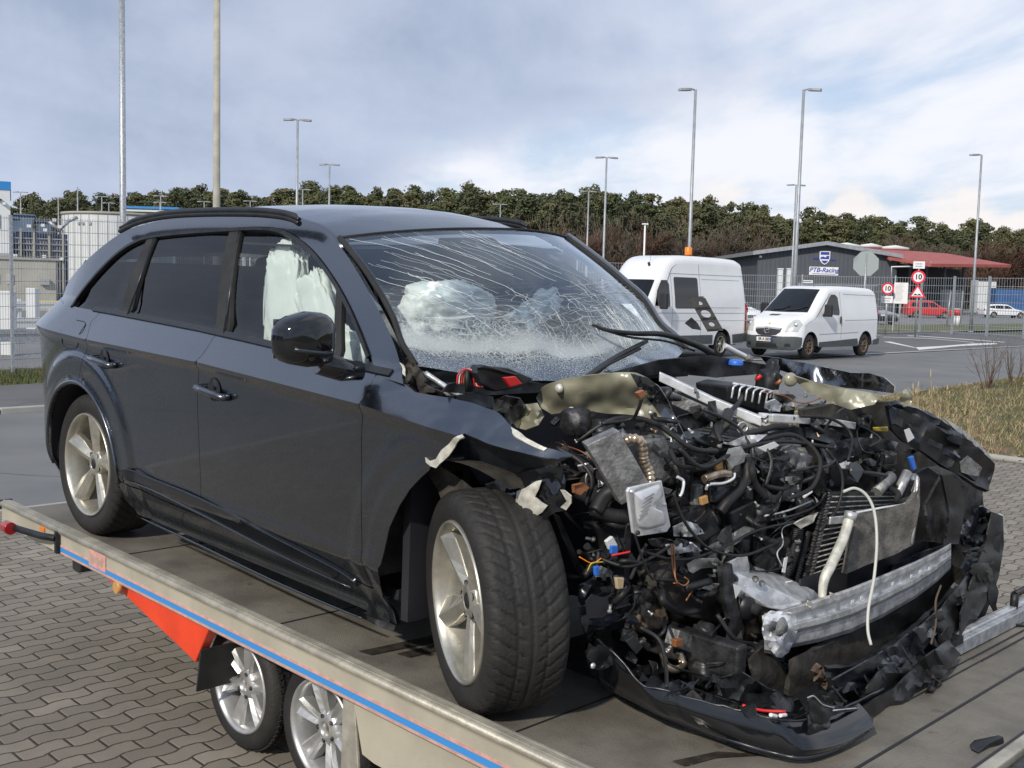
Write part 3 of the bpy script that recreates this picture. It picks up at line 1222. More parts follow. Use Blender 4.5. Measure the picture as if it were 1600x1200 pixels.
# ------------------------------------------------------------------ fences
def fence(name, A, B, h, label, mesh_h=.05, post_every=2.5, wire=.004, xstep=.05, rows=6, mpost='galv', z0=0.0, pr=.035):
    A, B = Vector(A), Vector(B)
    D = (B - A)
    L = D.length
    u = D.normalized()
    side = Vector((-u.y, u.x, 0))
    root = empty(name, A, label, 'fence')
    mb = MB()
    n = int(L / xstep)

    def Z(s):
        return gz((A + u * s).y) - gz(A.y)
    vs, fs = [], []
    for i in range(n):
        s = i * xstep
        p = u * s
        o = len(vs)
        for dx, dy in ((-1, -1), (1, -1), (1, 1), (-1, 1)):
            vs.append(p + u * dx * wire / 2 + side * dy * wire / 2 + Vector((0, 0, Z(s) + .06 + z0)))
        for dx, dy in ((-1, -1), (1, -1), (1, 1), (-1, 1)):
            vs.append(p + u * dx * wire / 2 + side * dy * wire / 2 + Vector((0, 0, Z(s) + h + z0)))
        fs += [(o, o + 1, o + 5, o + 4), (o + 1, o + 2, o + 6, o + 5), (o + 2, o + 3, o + 7, o + 6), (o + 3, o, o + 4, o + 7)]
    mb.add(vs, fs, 'galv')
    k = max(1, int(L / 5))
    for r_ in range(rows):
        z = .1 + (h - .14) * r_ / (rows - 1) + z0
        mb.tube([u * L * i / k + Vector((0, 0, z + Z(L * i / k))) for i in range(k + 1)], wire * 1.1, 'galv', 4)
    mb.build('wire_mesh', root, recalc=False)
    s = 0
    while s <= L + .01:
        mb = MB()
        p = u * s - side * .04
        mb.box((p.x, p.y, Z(s) + (h + .06) / 2 + z0 - .1), (pr * 1.4, pr * 2, h + .26), mpost, math.atan2(u.y, u.x))
        mb.build('fence_post', root)
        s += post_every
    return root


a0 = gt(22, 591)
# left boundary fence runs along the verge
fa, fb = le(2.9, -21.5), le(20.5, -21.5)
q22 = le(a0.dot(EL) - 2.5 * 2, -21.5)
fence('wire_fence', (q22.x, q22.y, gz(q22.y) + .03), (fb.x, fb.y, gz(fb.y)), 3.0, 'tall galvanised wire mesh fence on the grass verge at the left', wire=.005, rows=13, xstep=.05)

F1 = [(1180, 404, 505), (1441, 430, 519)]


def fpt(x, ytop, ybot, H):
    """a fence post seen from ybot to ytop that is H tall"""
    hor = 449 + (x - 800) * .0257
    d = F_PX * H / (ybot - ytop)
    p = at(x, (ytop + ybot) / 2, d)
    return Vector((p.x, p.y, gz(p.y)))


pA, pB = gt(1437, 519), gt(1600, 529)
pB = pA + (pB - pA) * 2.2
fence('wire_fence', pA, pB, 3.0, 'galvanised wire mesh fence along the verge at the right', wire=.012, xstep=.16, rows=8, post_every=(pB - pA).length / 6.6 , pr=.06)
pC, pD = at(1120, 460, 66), gt(1437, 519)
pC.z = gz(50)
fence('wire_fence', pC, pD, 3.0, 'wire mesh fence running behind the two white vans', wire=.012, xstep=.14, rows=8, post_every=5.2, pr=.05)
pE, pF = at(900, 460, 60), at(1122, 460, 62)
pE.z = pF.z = .25
fence('wire_fence', pE, pF, 3.4, 'wire mesh fence before the wood, left of the grey hall', wire=.012, xstep=.16, rows=7, post_every=4, pr=.05)
# sliding gate before the hall
g0, g1 = at(1250, 430, 88), at(1372, 436, 84)
g0.z = g1.z = .25
fence('sliding_gate', g0, g1, 2.75, 'barred metal sliding gate below the hall sign', wire=.035, xstep=.16, rows=2, post_every=20, pr=.06)


# ------------------------------------------------------------------ hall with gable front
def hall():
    D = 128.0

    def P(x, y, d=D):
        return at(x, y, d)
    A, B = P(1181, 480), P(1392, 480)
    A.z = B.z = .25
    u = (B - A).normalized()
    n = Vector((u.y, -u.x, 0))              # towards the viewer
    W = (B - A).length

    def zat(x, y):
        t = (x - 1181) / (1392 - 1181)
        return P(x, y).z - .25
    root = empty('workshop_hall', A, 'dark grey gabled workshop hall with a lean-to under a red roof', 'hall')
    zl, zp, zr = zat(1181, 397), zat(1284, 383), zat(1392, 402)
    deep = 26
    back = -n * deep
    pts = [(0, 0), (W, 0), (W, zr), (W * .49, zp), (0, zl)]
    f3 = [u * a + Vector((0, 0, b_)) for a, b_ in pts]
    mb = MB()
    v = f3 + [p + back for p in f3]
    mb.add(v, [(0, 1, 2, 3, 4), (9, 8, 7, 6, 5), (0, 5, 6, 1), (1, 6, 7, 2), (4, 9, 5, 0)], 'hall_grey')
    k = 0.0
    while k < W:                       # ribs of the cladding
        zt = zl + (zp - zl) * k / (W * .49) if k < W * .49 else zp + (zr - zp) * (k - W * .49) / (W * .51)
        mb.box(u * k + n * .04 + Vector((0, 0, zt / 2)), (.08, .06, zt - .1), 'hall_grey', math.atan2(u.y, u.x))
        k += .5
    mb.build('wall', root)
    mb = MB()
    for p0, p1 in ((f3[4], f3[3]), (f3[3], f3[2])):
        a = p0 + n * .9 + (p0 - p1).normalized() * (.8 if p0 is f3[4] else 0)
        b_ = p1 + n * .9 + (p1 - p0).normalized() * (.8 if p1 is f3[2] else 0)
        mb.add([a, b_, b_ + back * 1.05, a + back * 1.05] + [q + Vector((0, 0, .45)) for q in (a, b_, b_ + back * 1.05, a + back * 1.05)],
               [(0, 1, 2, 3), (7, 6, 5, 4), (0, 4, 5, 1), (1, 5, 6, 2), (2, 6, 7, 3), (3, 7, 4, 0)], 'pole_grey')
    mb.build('roof', root)
    # emblem
    e = u * (W * .49) + n * .08
    R3 = Matrix.Translation(e) @ Matrix((( u.x, 0, n.x, 0), (u.y, 0, n.y, 0), (0, 1, 0, 0), (0, 0, 0, 1)))
    c0, s_ = zat(1283, 402), 1.0

    def shield(k, z, m, name, h=.04):
        mb = MB()
        o = [(-.62, .72), (.62, .72), (.62, -.1), (.5, -.45), (.28, -.7), (0, -.85), (-.28, -.7), (-.5, -.45), (-.62, -.1)]
        mb.prism([(a * k, b_ * k + c0) for a, b_ in o], h, m, R3, z)
        return mb
    emb = shield(1.0, .0, 'sign_white', 'emblem').build('emblem', root)
    mb = MB()
    mb.prism([(-.5, .62 + c0), (.5, .62 + c0), (.5, .3 + c0), (-.5, .3 + c0)], .02, 'ink_blue', R3, .05)
    mb.prism([(-.5, .0 + c0), (-.2, .1 + c0), (.1, -.02 + c0), (.2, .16 + c0), (.5, .2 + c0), (.5, -.2 + c0), (-.5, -.2 + c0)], .02, 'ink_blue', R3, .05)
    mb.prism([(-.4, -.38 + c0), (.4, -.38 + c0), (.2, -.62 + c0), (0, -.72 + c0), (-.2, -.62 + c0)], .02, 'ink_blue', R3, .05)
    mb.prism([(-1.5, -.15 + c0), (-.7, .05 + c0), (-.7, -.25 + c0)], .02, 'ink_blue', R3, .0)
    mb.prism([(1.5, -.3 + c0), (.7, -.15 + c0), (.7, -.35 + c0)], .02, 'ink_blue', R3, .0)
    mb.build('crest', emb)
    # name board
    za, zb = zat(1283, 430), zat(1283, 417)
    mb = MB()
    mb.prism([(-1.75, za), (1.65, za), (1.65, zb), (-1.75, zb)], .05, 'sign_white', R3, .03)
    bd = mb.build('name_board', root)
    text_mesh('lettering', 'PTB-Racing', .74, 'ink_blue', bd, R3 @ Matrix.Translation((-.05, (za + zb) / 2 + .1, .1)), shear=.25, bold=.012, extrude=.004)
    mb = MB()
    mb.prism([(-1.4, za + .12), (1.3, za + .12), (1.3, za + .18), (-1.4, za + .18)], .01, 'ink_blue', R3, .085)
    mb.build('underline', bd)
    for xx, yy in ((1184, 401), (1386, 406)):
        mb = MB()
        p = u * (W * (xx - 1181) / 211) + n * .25
        mb.box((p.x, p.y, zat(xx, yy)), (.3, .25, .25), 'sign_white')
        mb.build('flood_light', root, bevel=.04)
    # right part: open bays under the red roof
    mb = MB()
    C0 = u * W
    E0 = P(1545, 432, D + 4)
    E0.z = .25
    E = E0 - A
    z1 = zat(1392, 418)
    za_ = P(1400, 404).z - .25
    zb_ = P(1545, 420, D + 4).z - .25
    up_ = Vector((0, 0, 1))
    for t0, t1 in ((0, .03), (.16, .18), (.33, .35), (.52, .54), (.72, .74)):
        a = C0.lerp(E, t0)
        b_ = C0.lerp(E, t1)
        mb.add([a + n * .0, b_, b_ + up_ * (za_ + (zb_ - za_) * t1), a + up_ * (za_ + (zb_ - za_) * t0)], [(0, 1, 2, 3)], 'hall_grey')
    mb.build('pillar', root, solid=.3)
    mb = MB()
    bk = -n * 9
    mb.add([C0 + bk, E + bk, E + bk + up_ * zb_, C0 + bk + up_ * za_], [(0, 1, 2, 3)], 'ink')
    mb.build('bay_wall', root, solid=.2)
    mb = MB()
    r0 = P(1300, 383, D + 20) - A
    r1 = P(1310, 382, D + 12) - A
    q = [P(1388, 401, D - 1) - A, P(1455, 412, D - 4) - A, P(1580, 413.5, D + 6) - A, P(1480, 396, D + 20) - A, P(1300, 383, D + 26) - A]
    mb.add([p for p in q] + [p + Vector((0, 0, -.35)) for p in q], [(0, 1, 2, 3, 4), (9, 8, 7, 6, 5)] + [(i, (i + 1) % 5, 5 + (i + 1) % 5, 5 + i) for i in range(5)], 'roof_red')
    mb.build('lean_to_roof', root)
    for a, b_, y in ((1302, 1345, 380), (1345, 1378, 381), (1378, 1420, 384)):
        mb = MB()
        p, q_ = P(a, y + 3, D + 22) - A, P(b_, y + 5, D + 22) - A
        mb.tube([p, p.lerp(q_, .5) + Vector((0, 0, .12)), q_], lambda t: .16 + .16 * math.sin(t * 3.14), 'wall_white', 8)
        mb.build('roof_light', root)
    # pipe frame of the bay
    mb = MB()
    mb.tube([P(1393, 450, D - 2) - A, P(1393, 417, D - 2) - A, P(1452, 416, D - 2) - A, P(1455, 409, D - 2) - A], .12, 'galv', 6)
    mb.build('bay_frame', root)


hall()


# ------------------------------------------------------------------ roadside signs (right)
def disc(mb, r, z, h, m, mtx, n=32, cx=0, cy=0):
    mb.prism([(cx + r * math.cos(2 * math.pi * i / n), cy + r * math.sin(2 * math.pi * i / n)) for i in range(n)], h, m, mtx, z)


def facing(p, tilt=0):
    """frame whose Z looks back at the photographer"""
    n = Vector((-p.x, -p.y, 0)).normalized()
    if tilt:
        n.rotate(Matrix.Rotation(tilt, 3, 'Z'))
    u = Vector((-n.y, n.x, 0))
    return Matrix(((u.x, 0, n.x, p.x), (u.y, 0, n.y, p.y), (0, 1, 0, p.z), (0, 0, 0, 1)))


def sign_post(px, depth, items, label, base_y=None, offx=0, r=.04):
    p = at(px, 450, depth)
    p.z = gz(p.y)
    Fm = facing(p)
    root = empty('traffic_sign', Fm, label, 'sign')
    s = depth / F_PX
    ytop = min(i[1] for i in items)
    zz_ = lambda y: at(px, y, depth).z - p.z
    mb = MB()
    mb.tube([(offx, 0, -.06), (offx, zz_(ytop), -.06)], r, 'galv', 8)
    mb.build('post', root).matrix_local = Matrix.Identity(4)
    for kind, y, size in items:
        z = zz_(y)
        T = Matrix.Translation((0, z, 0))
        mb = MB()
        if kind == 'limit':
            disc(mb, size, 0, .02, 'sign_red', T)
            disc(mb, size * .72, .022, .004, 'sign_white', T)
            o = mb.build('speed_limit_sign', root)
            text_mesh('number', '10', size * 1.05, 'ink', o, Matrix.Translation((0, z, .030)), bold=size * .03)
        elif kind == 'plate':
            w, h = size
            mb.prism([(-w, z - h), (w, z - h), (w, z + h), (-w, z + h)], .02, 'sign_white')
            o = mb.build('supplementary_plate', root)
            mb = MB()
            rq = random.Random(int(px))
            for li in (.32, -.38):           # two lines too small to read: word-length dashes
                mb = MB()
                x_ = -w * .62
                while x_ < w * .5:
                    l_ = w * rq.uniform(.12, .3)
                    mb.prism([(x_, z + h * (li - .17)), (x_ + l_, z + h * (li - .17)), (x_ + l_, z + h * (li + .17)), (x_, z + h * (li + .17))], .003, 'van_seam', None, .022)
                    x_ += l_ + w * .07
                mb.build('printed_line', o)
        elif kind == 'bumps':
            mb.prism([(-size, z - size * .8), (size, z - size * .8), (0, z + size * .9)], .02, 'sign_red')
            mb.prism([(-size * .68, z - size * .62), (size * .68, z - size * .62), (0, z + size * .52)], .004, 'sign_white', None, .022)
            hb = size * .16
            pts = [(-size * .5, z - size * .52)] + [(-size * .45 + size * .9 * i / 16, z - size * .48 + hb * abs(math.sin(i / 16 * math.pi * 2))) for i in range(17)] + [(size * .5, z - size * .52)]
            mb.prism(pts, .004, 'ink', None, .028)
            o = mb.build('bump_warning_sign', root)
        elif kind == 'notice':
            w, h = size
            mb.prism([(-w, z - h), (w, z - h), (w, z + h), (-w, z + h)], .02, 'sign_white')
            o = mb.build('notice_board', root)
            for k in range(15):
                mb = MB()
                yy = z + h * .86 - k * h * .115
                ww = w * (.5 if k == 0 else random.Random(k).uniform(.55, .82))
                x0 = -ww * .6 if k == 0 else -w * .8
                mb.prism([(x0, yy), (x0 + ww * (1.2 if k == 0 else 1.6 / 1.0), yy), (x0 + ww * (1.2 if k == 0 else 1.6), yy + h * .025), (x0, yy + h * .025)], .003, 'van_seam', None, .022)
                mb.build('printed_line', o)
        o.matrix_local = Matrix.Identity(4)
        for ch in o.children:
            pass
    return root


sp = 42.0 / F_PX
sign_post(1387, 54, [('limit', 451, .30), ('plate', 468, (.27, .17))], 'round red bordered speed sign with 10 and a plate below, left of the notice board')
sign_post(1408, 54.3, [('notice', 458, (.33, .52))], 'white printed notice board on a post between the two speed signs', r=.03)
sign_post(1434, 52, [('plate', 414, (.26, .17)), ('limit', 433, .32), ('bumps', 455, .38)], 'speed sign with 10 above a red triangle warning of bumps, plate on top')
# back of an octagonal stop sign
p = at(1351, 450, 52)
p.z = gz(p.y)
root = empty('octagonal_sign', facing(p), 'grey back of an octagonal sign behind the low white van', 'sign')
zc_ = at(1351, 412, 52).z - p.z
mb = MB()
mb.tube([(0, -.0, .03), (0, zc_ + .5, .03)], .035, 'galv', 8)
mb.build('post', root)
mb = MB()
mb.prism([(.62 * math.cos(R(22.5 + 45 * i)), zc_ + .62 * math.sin(R(22.5 + 45 * i))) for i in range(8)], .02, 'sign_back', None, -.03)
mb.build('sign_plate', root)
mb = MB()
for sgn in (-1, 1):
    mb.tube([(0, .3, .03), (sgn * .9, -.0, .3)], .02, 'galv', 6)
mb.build('strut', root)

# low board left of gate
p = at(1261, 451, 80)
root = empty('gate_notice', facing(Vector((p.x, p.y, .25))), 'small white notice on the gate behind the low van', 'sign')
mb = MB()
z_ = at(1261, 440, 80).z - .25
mb.prism([(-.38, z_ - .1), (.38, z_ - .1), (.38, z_ + .1), (-.38, z_ + .1)], .03, 'sign_white')
mb.build('panel', root)
mb = MB()
mb.prism([(-.28, z_ - .02), (.28, z_ - .02), (.28, z_ + .03), (-.28, z_ + .03)], .01, 'ink', None, .031)
mb.build('printed_line', root)
mb = MB()
mb.tube([(-.3, 0, -.03), (-.3, z_, -.03)], .03, 'galv', 6)
mb.build('post', root)
# pale bollard like columns behind the vans
for k, x in enumerate((1218, 1232)):
    p = at(x, 450, 96)
    p.z = .25
    mb = MB()
    h = at(x, 421, 96).z - .25
    mb.box((0, 0, h / 2), (.42, .42, h), 'wall_white')
    mb.box((0, 0, h + .05), (.5, .5, .1), 'wall_white')
    prop(mb.build('gate_pillar', mw=p, bevel=.03), ('left' if k == 0 else 'right') + ' one of two pale gate pillars seen above the vans', 'pillar', 'pale gate pillars')

# yard furniture on the right
def obox(name, px, y0, y1, depth, wpx, m, label, cat, dpx=.6, bevel=.03):
    p = at(px, 450, depth)
    zb, zt = at(px, y1, depth).z, at(px, y0, depth).z
    p.z = zb
    mb = MB()
    w = wpx * depth / F_PX
    mb.box((0, 0, (zt - zb) / 2), (w, dpx, zt - zb), m)
    return prop(mb.build(name, mw=p, bevel=bevel), label, cat)


def container(px0, px1, y0, y1, depth, m, label, cat='container', deep=2.4):
    a, b_ = at(px0, 450, depth), at(px1, 450, depth)
    a.z = b_.z = .25
    h = at((px0 + px1) / 2, y0, depth).z - .25
    w = (b_ - a).length
    root = empty('container', a, label, cat)
    mb = MB()
    mb.box((w / 2, deep / 2, h / 2), (w, deep, h), m)
    k = .15
    while k < w:
        mb.box((k, -.02, h / 2), (.14, .05, h * .86), m)
        k += .3
    mb.build('shell', root)
    mb = MB()
    for z in (.08, h - .06):
        mb.box((w / 2, -.03, z), (w, .1, .14), 'van_grey')
    mb.build('frame', root)
    return root


container(1557, 1640, 451, 485, 150, 'container_blue', 'blue corrugated container behind the white estate car')
r_ = container(1478, 1502, 453, 490, 112, 'hall_grey', 'grey switch cabinet between the red and the white car', 'cabinet', 1.2)
mb = MB()
a = at(1528, 452, 118)
container(1528, 1556, 438, 457, 160, 'wall_white', 'small white cabin raised behind the tall lamp post', 'cabin')
# timber tree-guard stakes with a red and white bin
for k, (x, lab) in enumerate(((1481, 'leftmost slanting stake of the tree guard by the bin'), (1487, 'dark middle stake of the tree guard by the bin'), (1500, 'rightmost stake of the tree guard by the bin'))):
    p = gt(x, 510)
    h = at(x, 455, p.y).z - p.z
    mb = MB()
    mb.tube([(-.08 if k == 0 else 0, 0, 0), (0.05, 0, h)], .05, 'bark' if k == 1 else 'galv', 6)
    prop(mb.build('timber_stake', mw=p), lab, 'stake')
p = gt(1494, 509)
root = empty('waste_bin', p, 'red and white round waste bin beside the stakes on the verge', 'bin')
mb = MB()
mb.tube([(0, 0, 0), (0, 0, .35), (0, 0, .7)], .27, 'sign_white', 16)
mb.build('body', root)
mb = MB()
mb.tube([(0, 0, .7), (0, 0, 1.12)], .275, 'car_red', 16)
mb.tube([(0, 0, 1.12), (0, 0, 1.2)], .24, 'sign_white', 16)
mb.build('hood', root)


# ------------------------------------------------------------------ left background
def block_root(name, px_right, depth, label, cat):
    """frame at the right front corner, local +y runs away along the line of sight, local -x to the left"""
    p = at(px_right, 450, depth)
    an = -math.atan2(p.x, p.y)
    root = empty(name, Matrix.Translation((p.x, p.y, .25)) @ Matrix.Rotation(an, 4, 'Z'), label, cat)
    k = depth / F_PX / math.cos(an)
    zf = lambda y: at(px_right, y, depth).z - .25
    return root, k, zf


def part(root, name, boxes, m, bevel=0):
    mb = MB()
    for cen, size in boxes:
        mb.box(cen, size, m)
    return mb.build(name, root, bevel=bevel)


root, k, zf = block_root('white_block', 18, 62, 'tall white block with a blue band along its roof at the left edge', 'building')
h, hb = zf(284), zf(297)
part(root, 'wall', [((-3, 5, hb / 2), (6, 10, hb))], 'wall_white')
part(root, 'roof_band', [((-3, 5, (h + hb) / 2), (6.1, 10.1, h - hb))], 'band_blue')
part(root, 'window', [((-18 * k + .0, -.02, (zf(357) + zf(336)) / 2), (9 * k, .1, zf(336) - zf(357)))], 'dark_blue')
part(root, 'ledge', [((-3, -.05, zf(400)), (6.02, .14, .3))], 'van_seam')
part(root, 'flood_light', [((-14 * k, -.15, zf(313)), (.25, .3, .08))], 'ink')
part(root, 'camera', [((-8 * k, -.15, zf(319)), (.16, .3, .12))], 'sign_white')

root, k, zf = block_root('low_beige_building', 88, 58, 'low beige flat roofed building under the white block', 'building')
h = zf(407)
part(root, 'wall', [((-3.5, 4, h / 2), (7, 8, h))], 'wall_beige')
part(root, 'roof_edge', [((-3.45, 4, h + .05), (7.2, 8.2, .12))], 'concrete')
part(root, 'window', [((-82 * k, -.02, zf(438)), (16 * k, .06, .5))], 'headlamp')
part(root, 'window', [((-60 * k, -.02, zf(438)), (9 * k, .06, .5))], 'headlamp')
part(root, 'air_unit', [((-15 * k, -.15, zf(441)), (.45, .25, .3))], 'van_seam')
part(root, 'air_unit', [((-84 * k, -.12, zf(425)), (.3, .2, .14))], 'van_seam')

# round tank
c0 = at(185, 450, 96)
c0.z = .25
r = 81 * 96 / F_PX
h = at(150, 331, 92).z - .25
root = empty('round_tank', c0, 'large pale round steel tank behind the left fence', 'tank')
mb = MB()
prof = [(0.01, h), (r, h), (r, 0)]
T = Matrix.Rotation(math.pi / 2, 4, 'X')
mb.lathe([(r, h), (r, 0)], 'wall_white', 72, T)
mb.lathe([(0.01, h), (r, h)], 'van_seam', 72, T)
mb.build('shell', root)
mb = MB()
mb.lathe([(r + .02, h + .02), (r + .08, h + .02), (r + .08, h - .2), (r + .02, h - .2)], 'concrete', 72, T)
mb.build('rim', root)
for k in range(18):
    an = -math.pi / 2 + (k - 9) * .17
    mb = MB()
    mb.box((math.cos(an) * (r + .015), math.sin(an) * (r + .015), h / 2), (.05, .035, h - .4), 'van_seam', an)
    mb.build('seam', root)
for k, an in enumerate((-1.95, -1.86, -1.72)):
    mb = MB()
    mb.box((math.cos(an) * (r + .05), math.sin(an) * (r + .05), h - 1.0), (.12, .22, .22), 'van_seam', an)
    mb.build('vent', root)
# flat blue edged canopy roof behind the tank
a, b_ = at(198, 450, 120), at(280, 450, 120)
h0, h1 = at(230, 331, 120).z - .25, at(230, 325, 120).z - .25
root = empty('filling_canopy', Vector((a.x, a.y, .25)), 'flat white canopy with a blue edge behind the round tank', 'canopy')
mb = MB()
mb.box(((b_ - a).x / 2, 4, (h0 + h1) / 2 - .1), ((b_ - a).x, 9, (h1 - h0) * .6), 'wall_white')
mb.build('fascia', root)
mb = MB()
mb.box(((b_ - a).x / 2, 4, h1), ((b_ - a).x + .3, 9.3, .25), 'band_blue')
mb.build('roof_edge', root)
for k in range(3):
    mb = MB()
    mb.box(((b_ - a).x * (k + .2) / 2.6, 1, h0 / 2), (.35, .35, h0), 'wall_white')
    mb.build('column', root)

# dark plant hall with steel uprights between block and tank
root, k, zf = block_root('plant_building', 106, 78, 'dark open plant building with pale uprights left of the round tank', 'building')
h = zf(366)
X_ = lambda px: -(106 - px) * k
w = 92 * k
part(root, 'wall', [((-w / 2, 3, h / 2), (w, 5, h))], 'dark_blue')
for x, wd in ((45, 2.6), (62, 2.8), (82, 3.0), (100, 2.6), (33, 1.6)):
    part(root, 'upright', [((X_(x), -.1, (h + .3) / 2), (wd * k, .2, h + .3))], 'wall_beige')
part(root, 'cladding_rail', [((-w * q / 26, .12 - .01 * (q % 2), h * .45), (.06, .1, h * .9)) for q in range(26)] + [((-w / 2, .0, h * z), (w, .1, .08)) for z in (.62, .75, .84, .92)], 'pole_grey')
for x0, x1, y0, y1 in ((38, 60, 338, 352), (20, 38, 343, 360), (66, 84, 347, 356)):
    part(root, 'roof_housing', [((X_((x0 + x1) / 2), 3, (zf(y1 + 12) + zf(y0)) / 2), ((x1 - x0) * k, 3, zf(y0) - zf(y1 + 12))), ((X_((x0 + x1) / 2), 3, zf(y0) + .05), ((x1 - x0) * k + .3, 3.3, .1))], 'slate_blue')
mb = MB()
for x0, y0, x1, y1 in ((82, 347, 96, 361), (108, 345, 94, 361), (120, 338, 108, 345)):
    mb.tube([Vector((X_(x0), .3, zf(y0))), Vector((X_(x1), .3, zf(y1)))], .14, 'pole_grey', 6)
mb.build('conveyor', root)
for x, y in ((56, 356), (77, 361), (96, 355), (89, 345), (38, 402), (75, 402), (98, 405), (74, 354)):
    part(root, 'flood_light', [((X_(x), -.4, zf(y)), (.26, .2, .2))], 'sign_white')

# guard rails inside the fence
def rail(y_px, L0, L1, e, z, m, label, h=.28, posts=3.0):
    A, B = le(L0, e), le(L1, e)
    A.z, B.z = gz(A.y), gz(B.y)
    u = (B - A)
    Ln = u.length
    u = u.normalized()
    root = empty('guard_rail', A, label, 'guard rail')
    mb = MB()
    an = math.atan2(u.y, u.x)
    for dz_ in (-h * .3, h * .3):
        mb.box(u * Ln / 2 + Vector((0, 0, z + dz_)), (Ln, .05, h * .38), m, an)
    mb.box(u * Ln / 2 + Vector((0, 0, z)) + Vector((-u.y, u.x, 0)) * .03, (Ln, .03, h * .3), m, an)
    mb.build('beam', root)
    s = .4
    while s < Ln:
        mb = MB()
        mb.box(u * s + Vector((0, 0, z / 2 + .1)) + Vector((-u.y, u.x, 0)) * .09, (.12, .1, z + .25), m, an)
        mb.build('post', root)
        s += posts
    return root


rail(0, -2, 22, -25.0, .62, 'galv', 'galvanised guard rail just behind the left fence')
rail(0, -6, 26, -30.5, .66, 'wall_white', 'pale guard rail second behind the left fence')
rail(0, -8, 30, -44.0, .7, 'wall_white', 'pale guard rail farthest behind the left fence')
# yellow beam
a, b_ = at(45, 474, 50), at(110, 471, 50)
mb = MB()
mb.box(((b_ - a) / 2), ((b_ - a).length, .2, .16), 'yellow_plastic', math.atan2((b_ - a).y, (b_ - a).x))
for k in (0.05, .5, .95):
    q = (b_ - a) * k
    mb.box((q.x, q.y, -a.z / 2 + .1), (.12, .12, a.z - .3), 'yellow_plastic')
prop(mb.build('yellow_barrier', mw=a), 'low yellow barrier beam before the low beige building', 'barrier')
# wooden buffer posts
for x, lab in ((14, 'white square post left of the fence post'), (52, 'white square post beside the car tail')):
    p = gt(x, 555 if x == 14 else 532)
    mb = MB()
    mb.box((0, 0, .75), (.28, .28, 1.5), 'wall_white')
    prop(mb.build('square_post', mw=p, bevel=.02), lab, 'post')

# unseen workshop added left of the frame only for the car's flank to mirror
root = empty('unseen_workshop', Matrix.Translation((-36, -4, 0)) @ Matrix.Rotation(R(4), 4, 'Z'), 'unseen dark workshop with white doors and a blue fascia, added for the car flank to mirror', 'building')
part(root, 'wall', [((-4, 6, 2.4), (8, 44, 4.8))], 'hall_grey')
part(root, 'fascia', [((.06, 6, 4.3), (.14, 44.2, .9))], 'band_blue')
for k in range(6):
    part(root, 'door', [((.05, -12 + k * 7, 1.6), (.12, 3.4, 3.2))], 'wall_white' if k % 2 else 'van_grey')
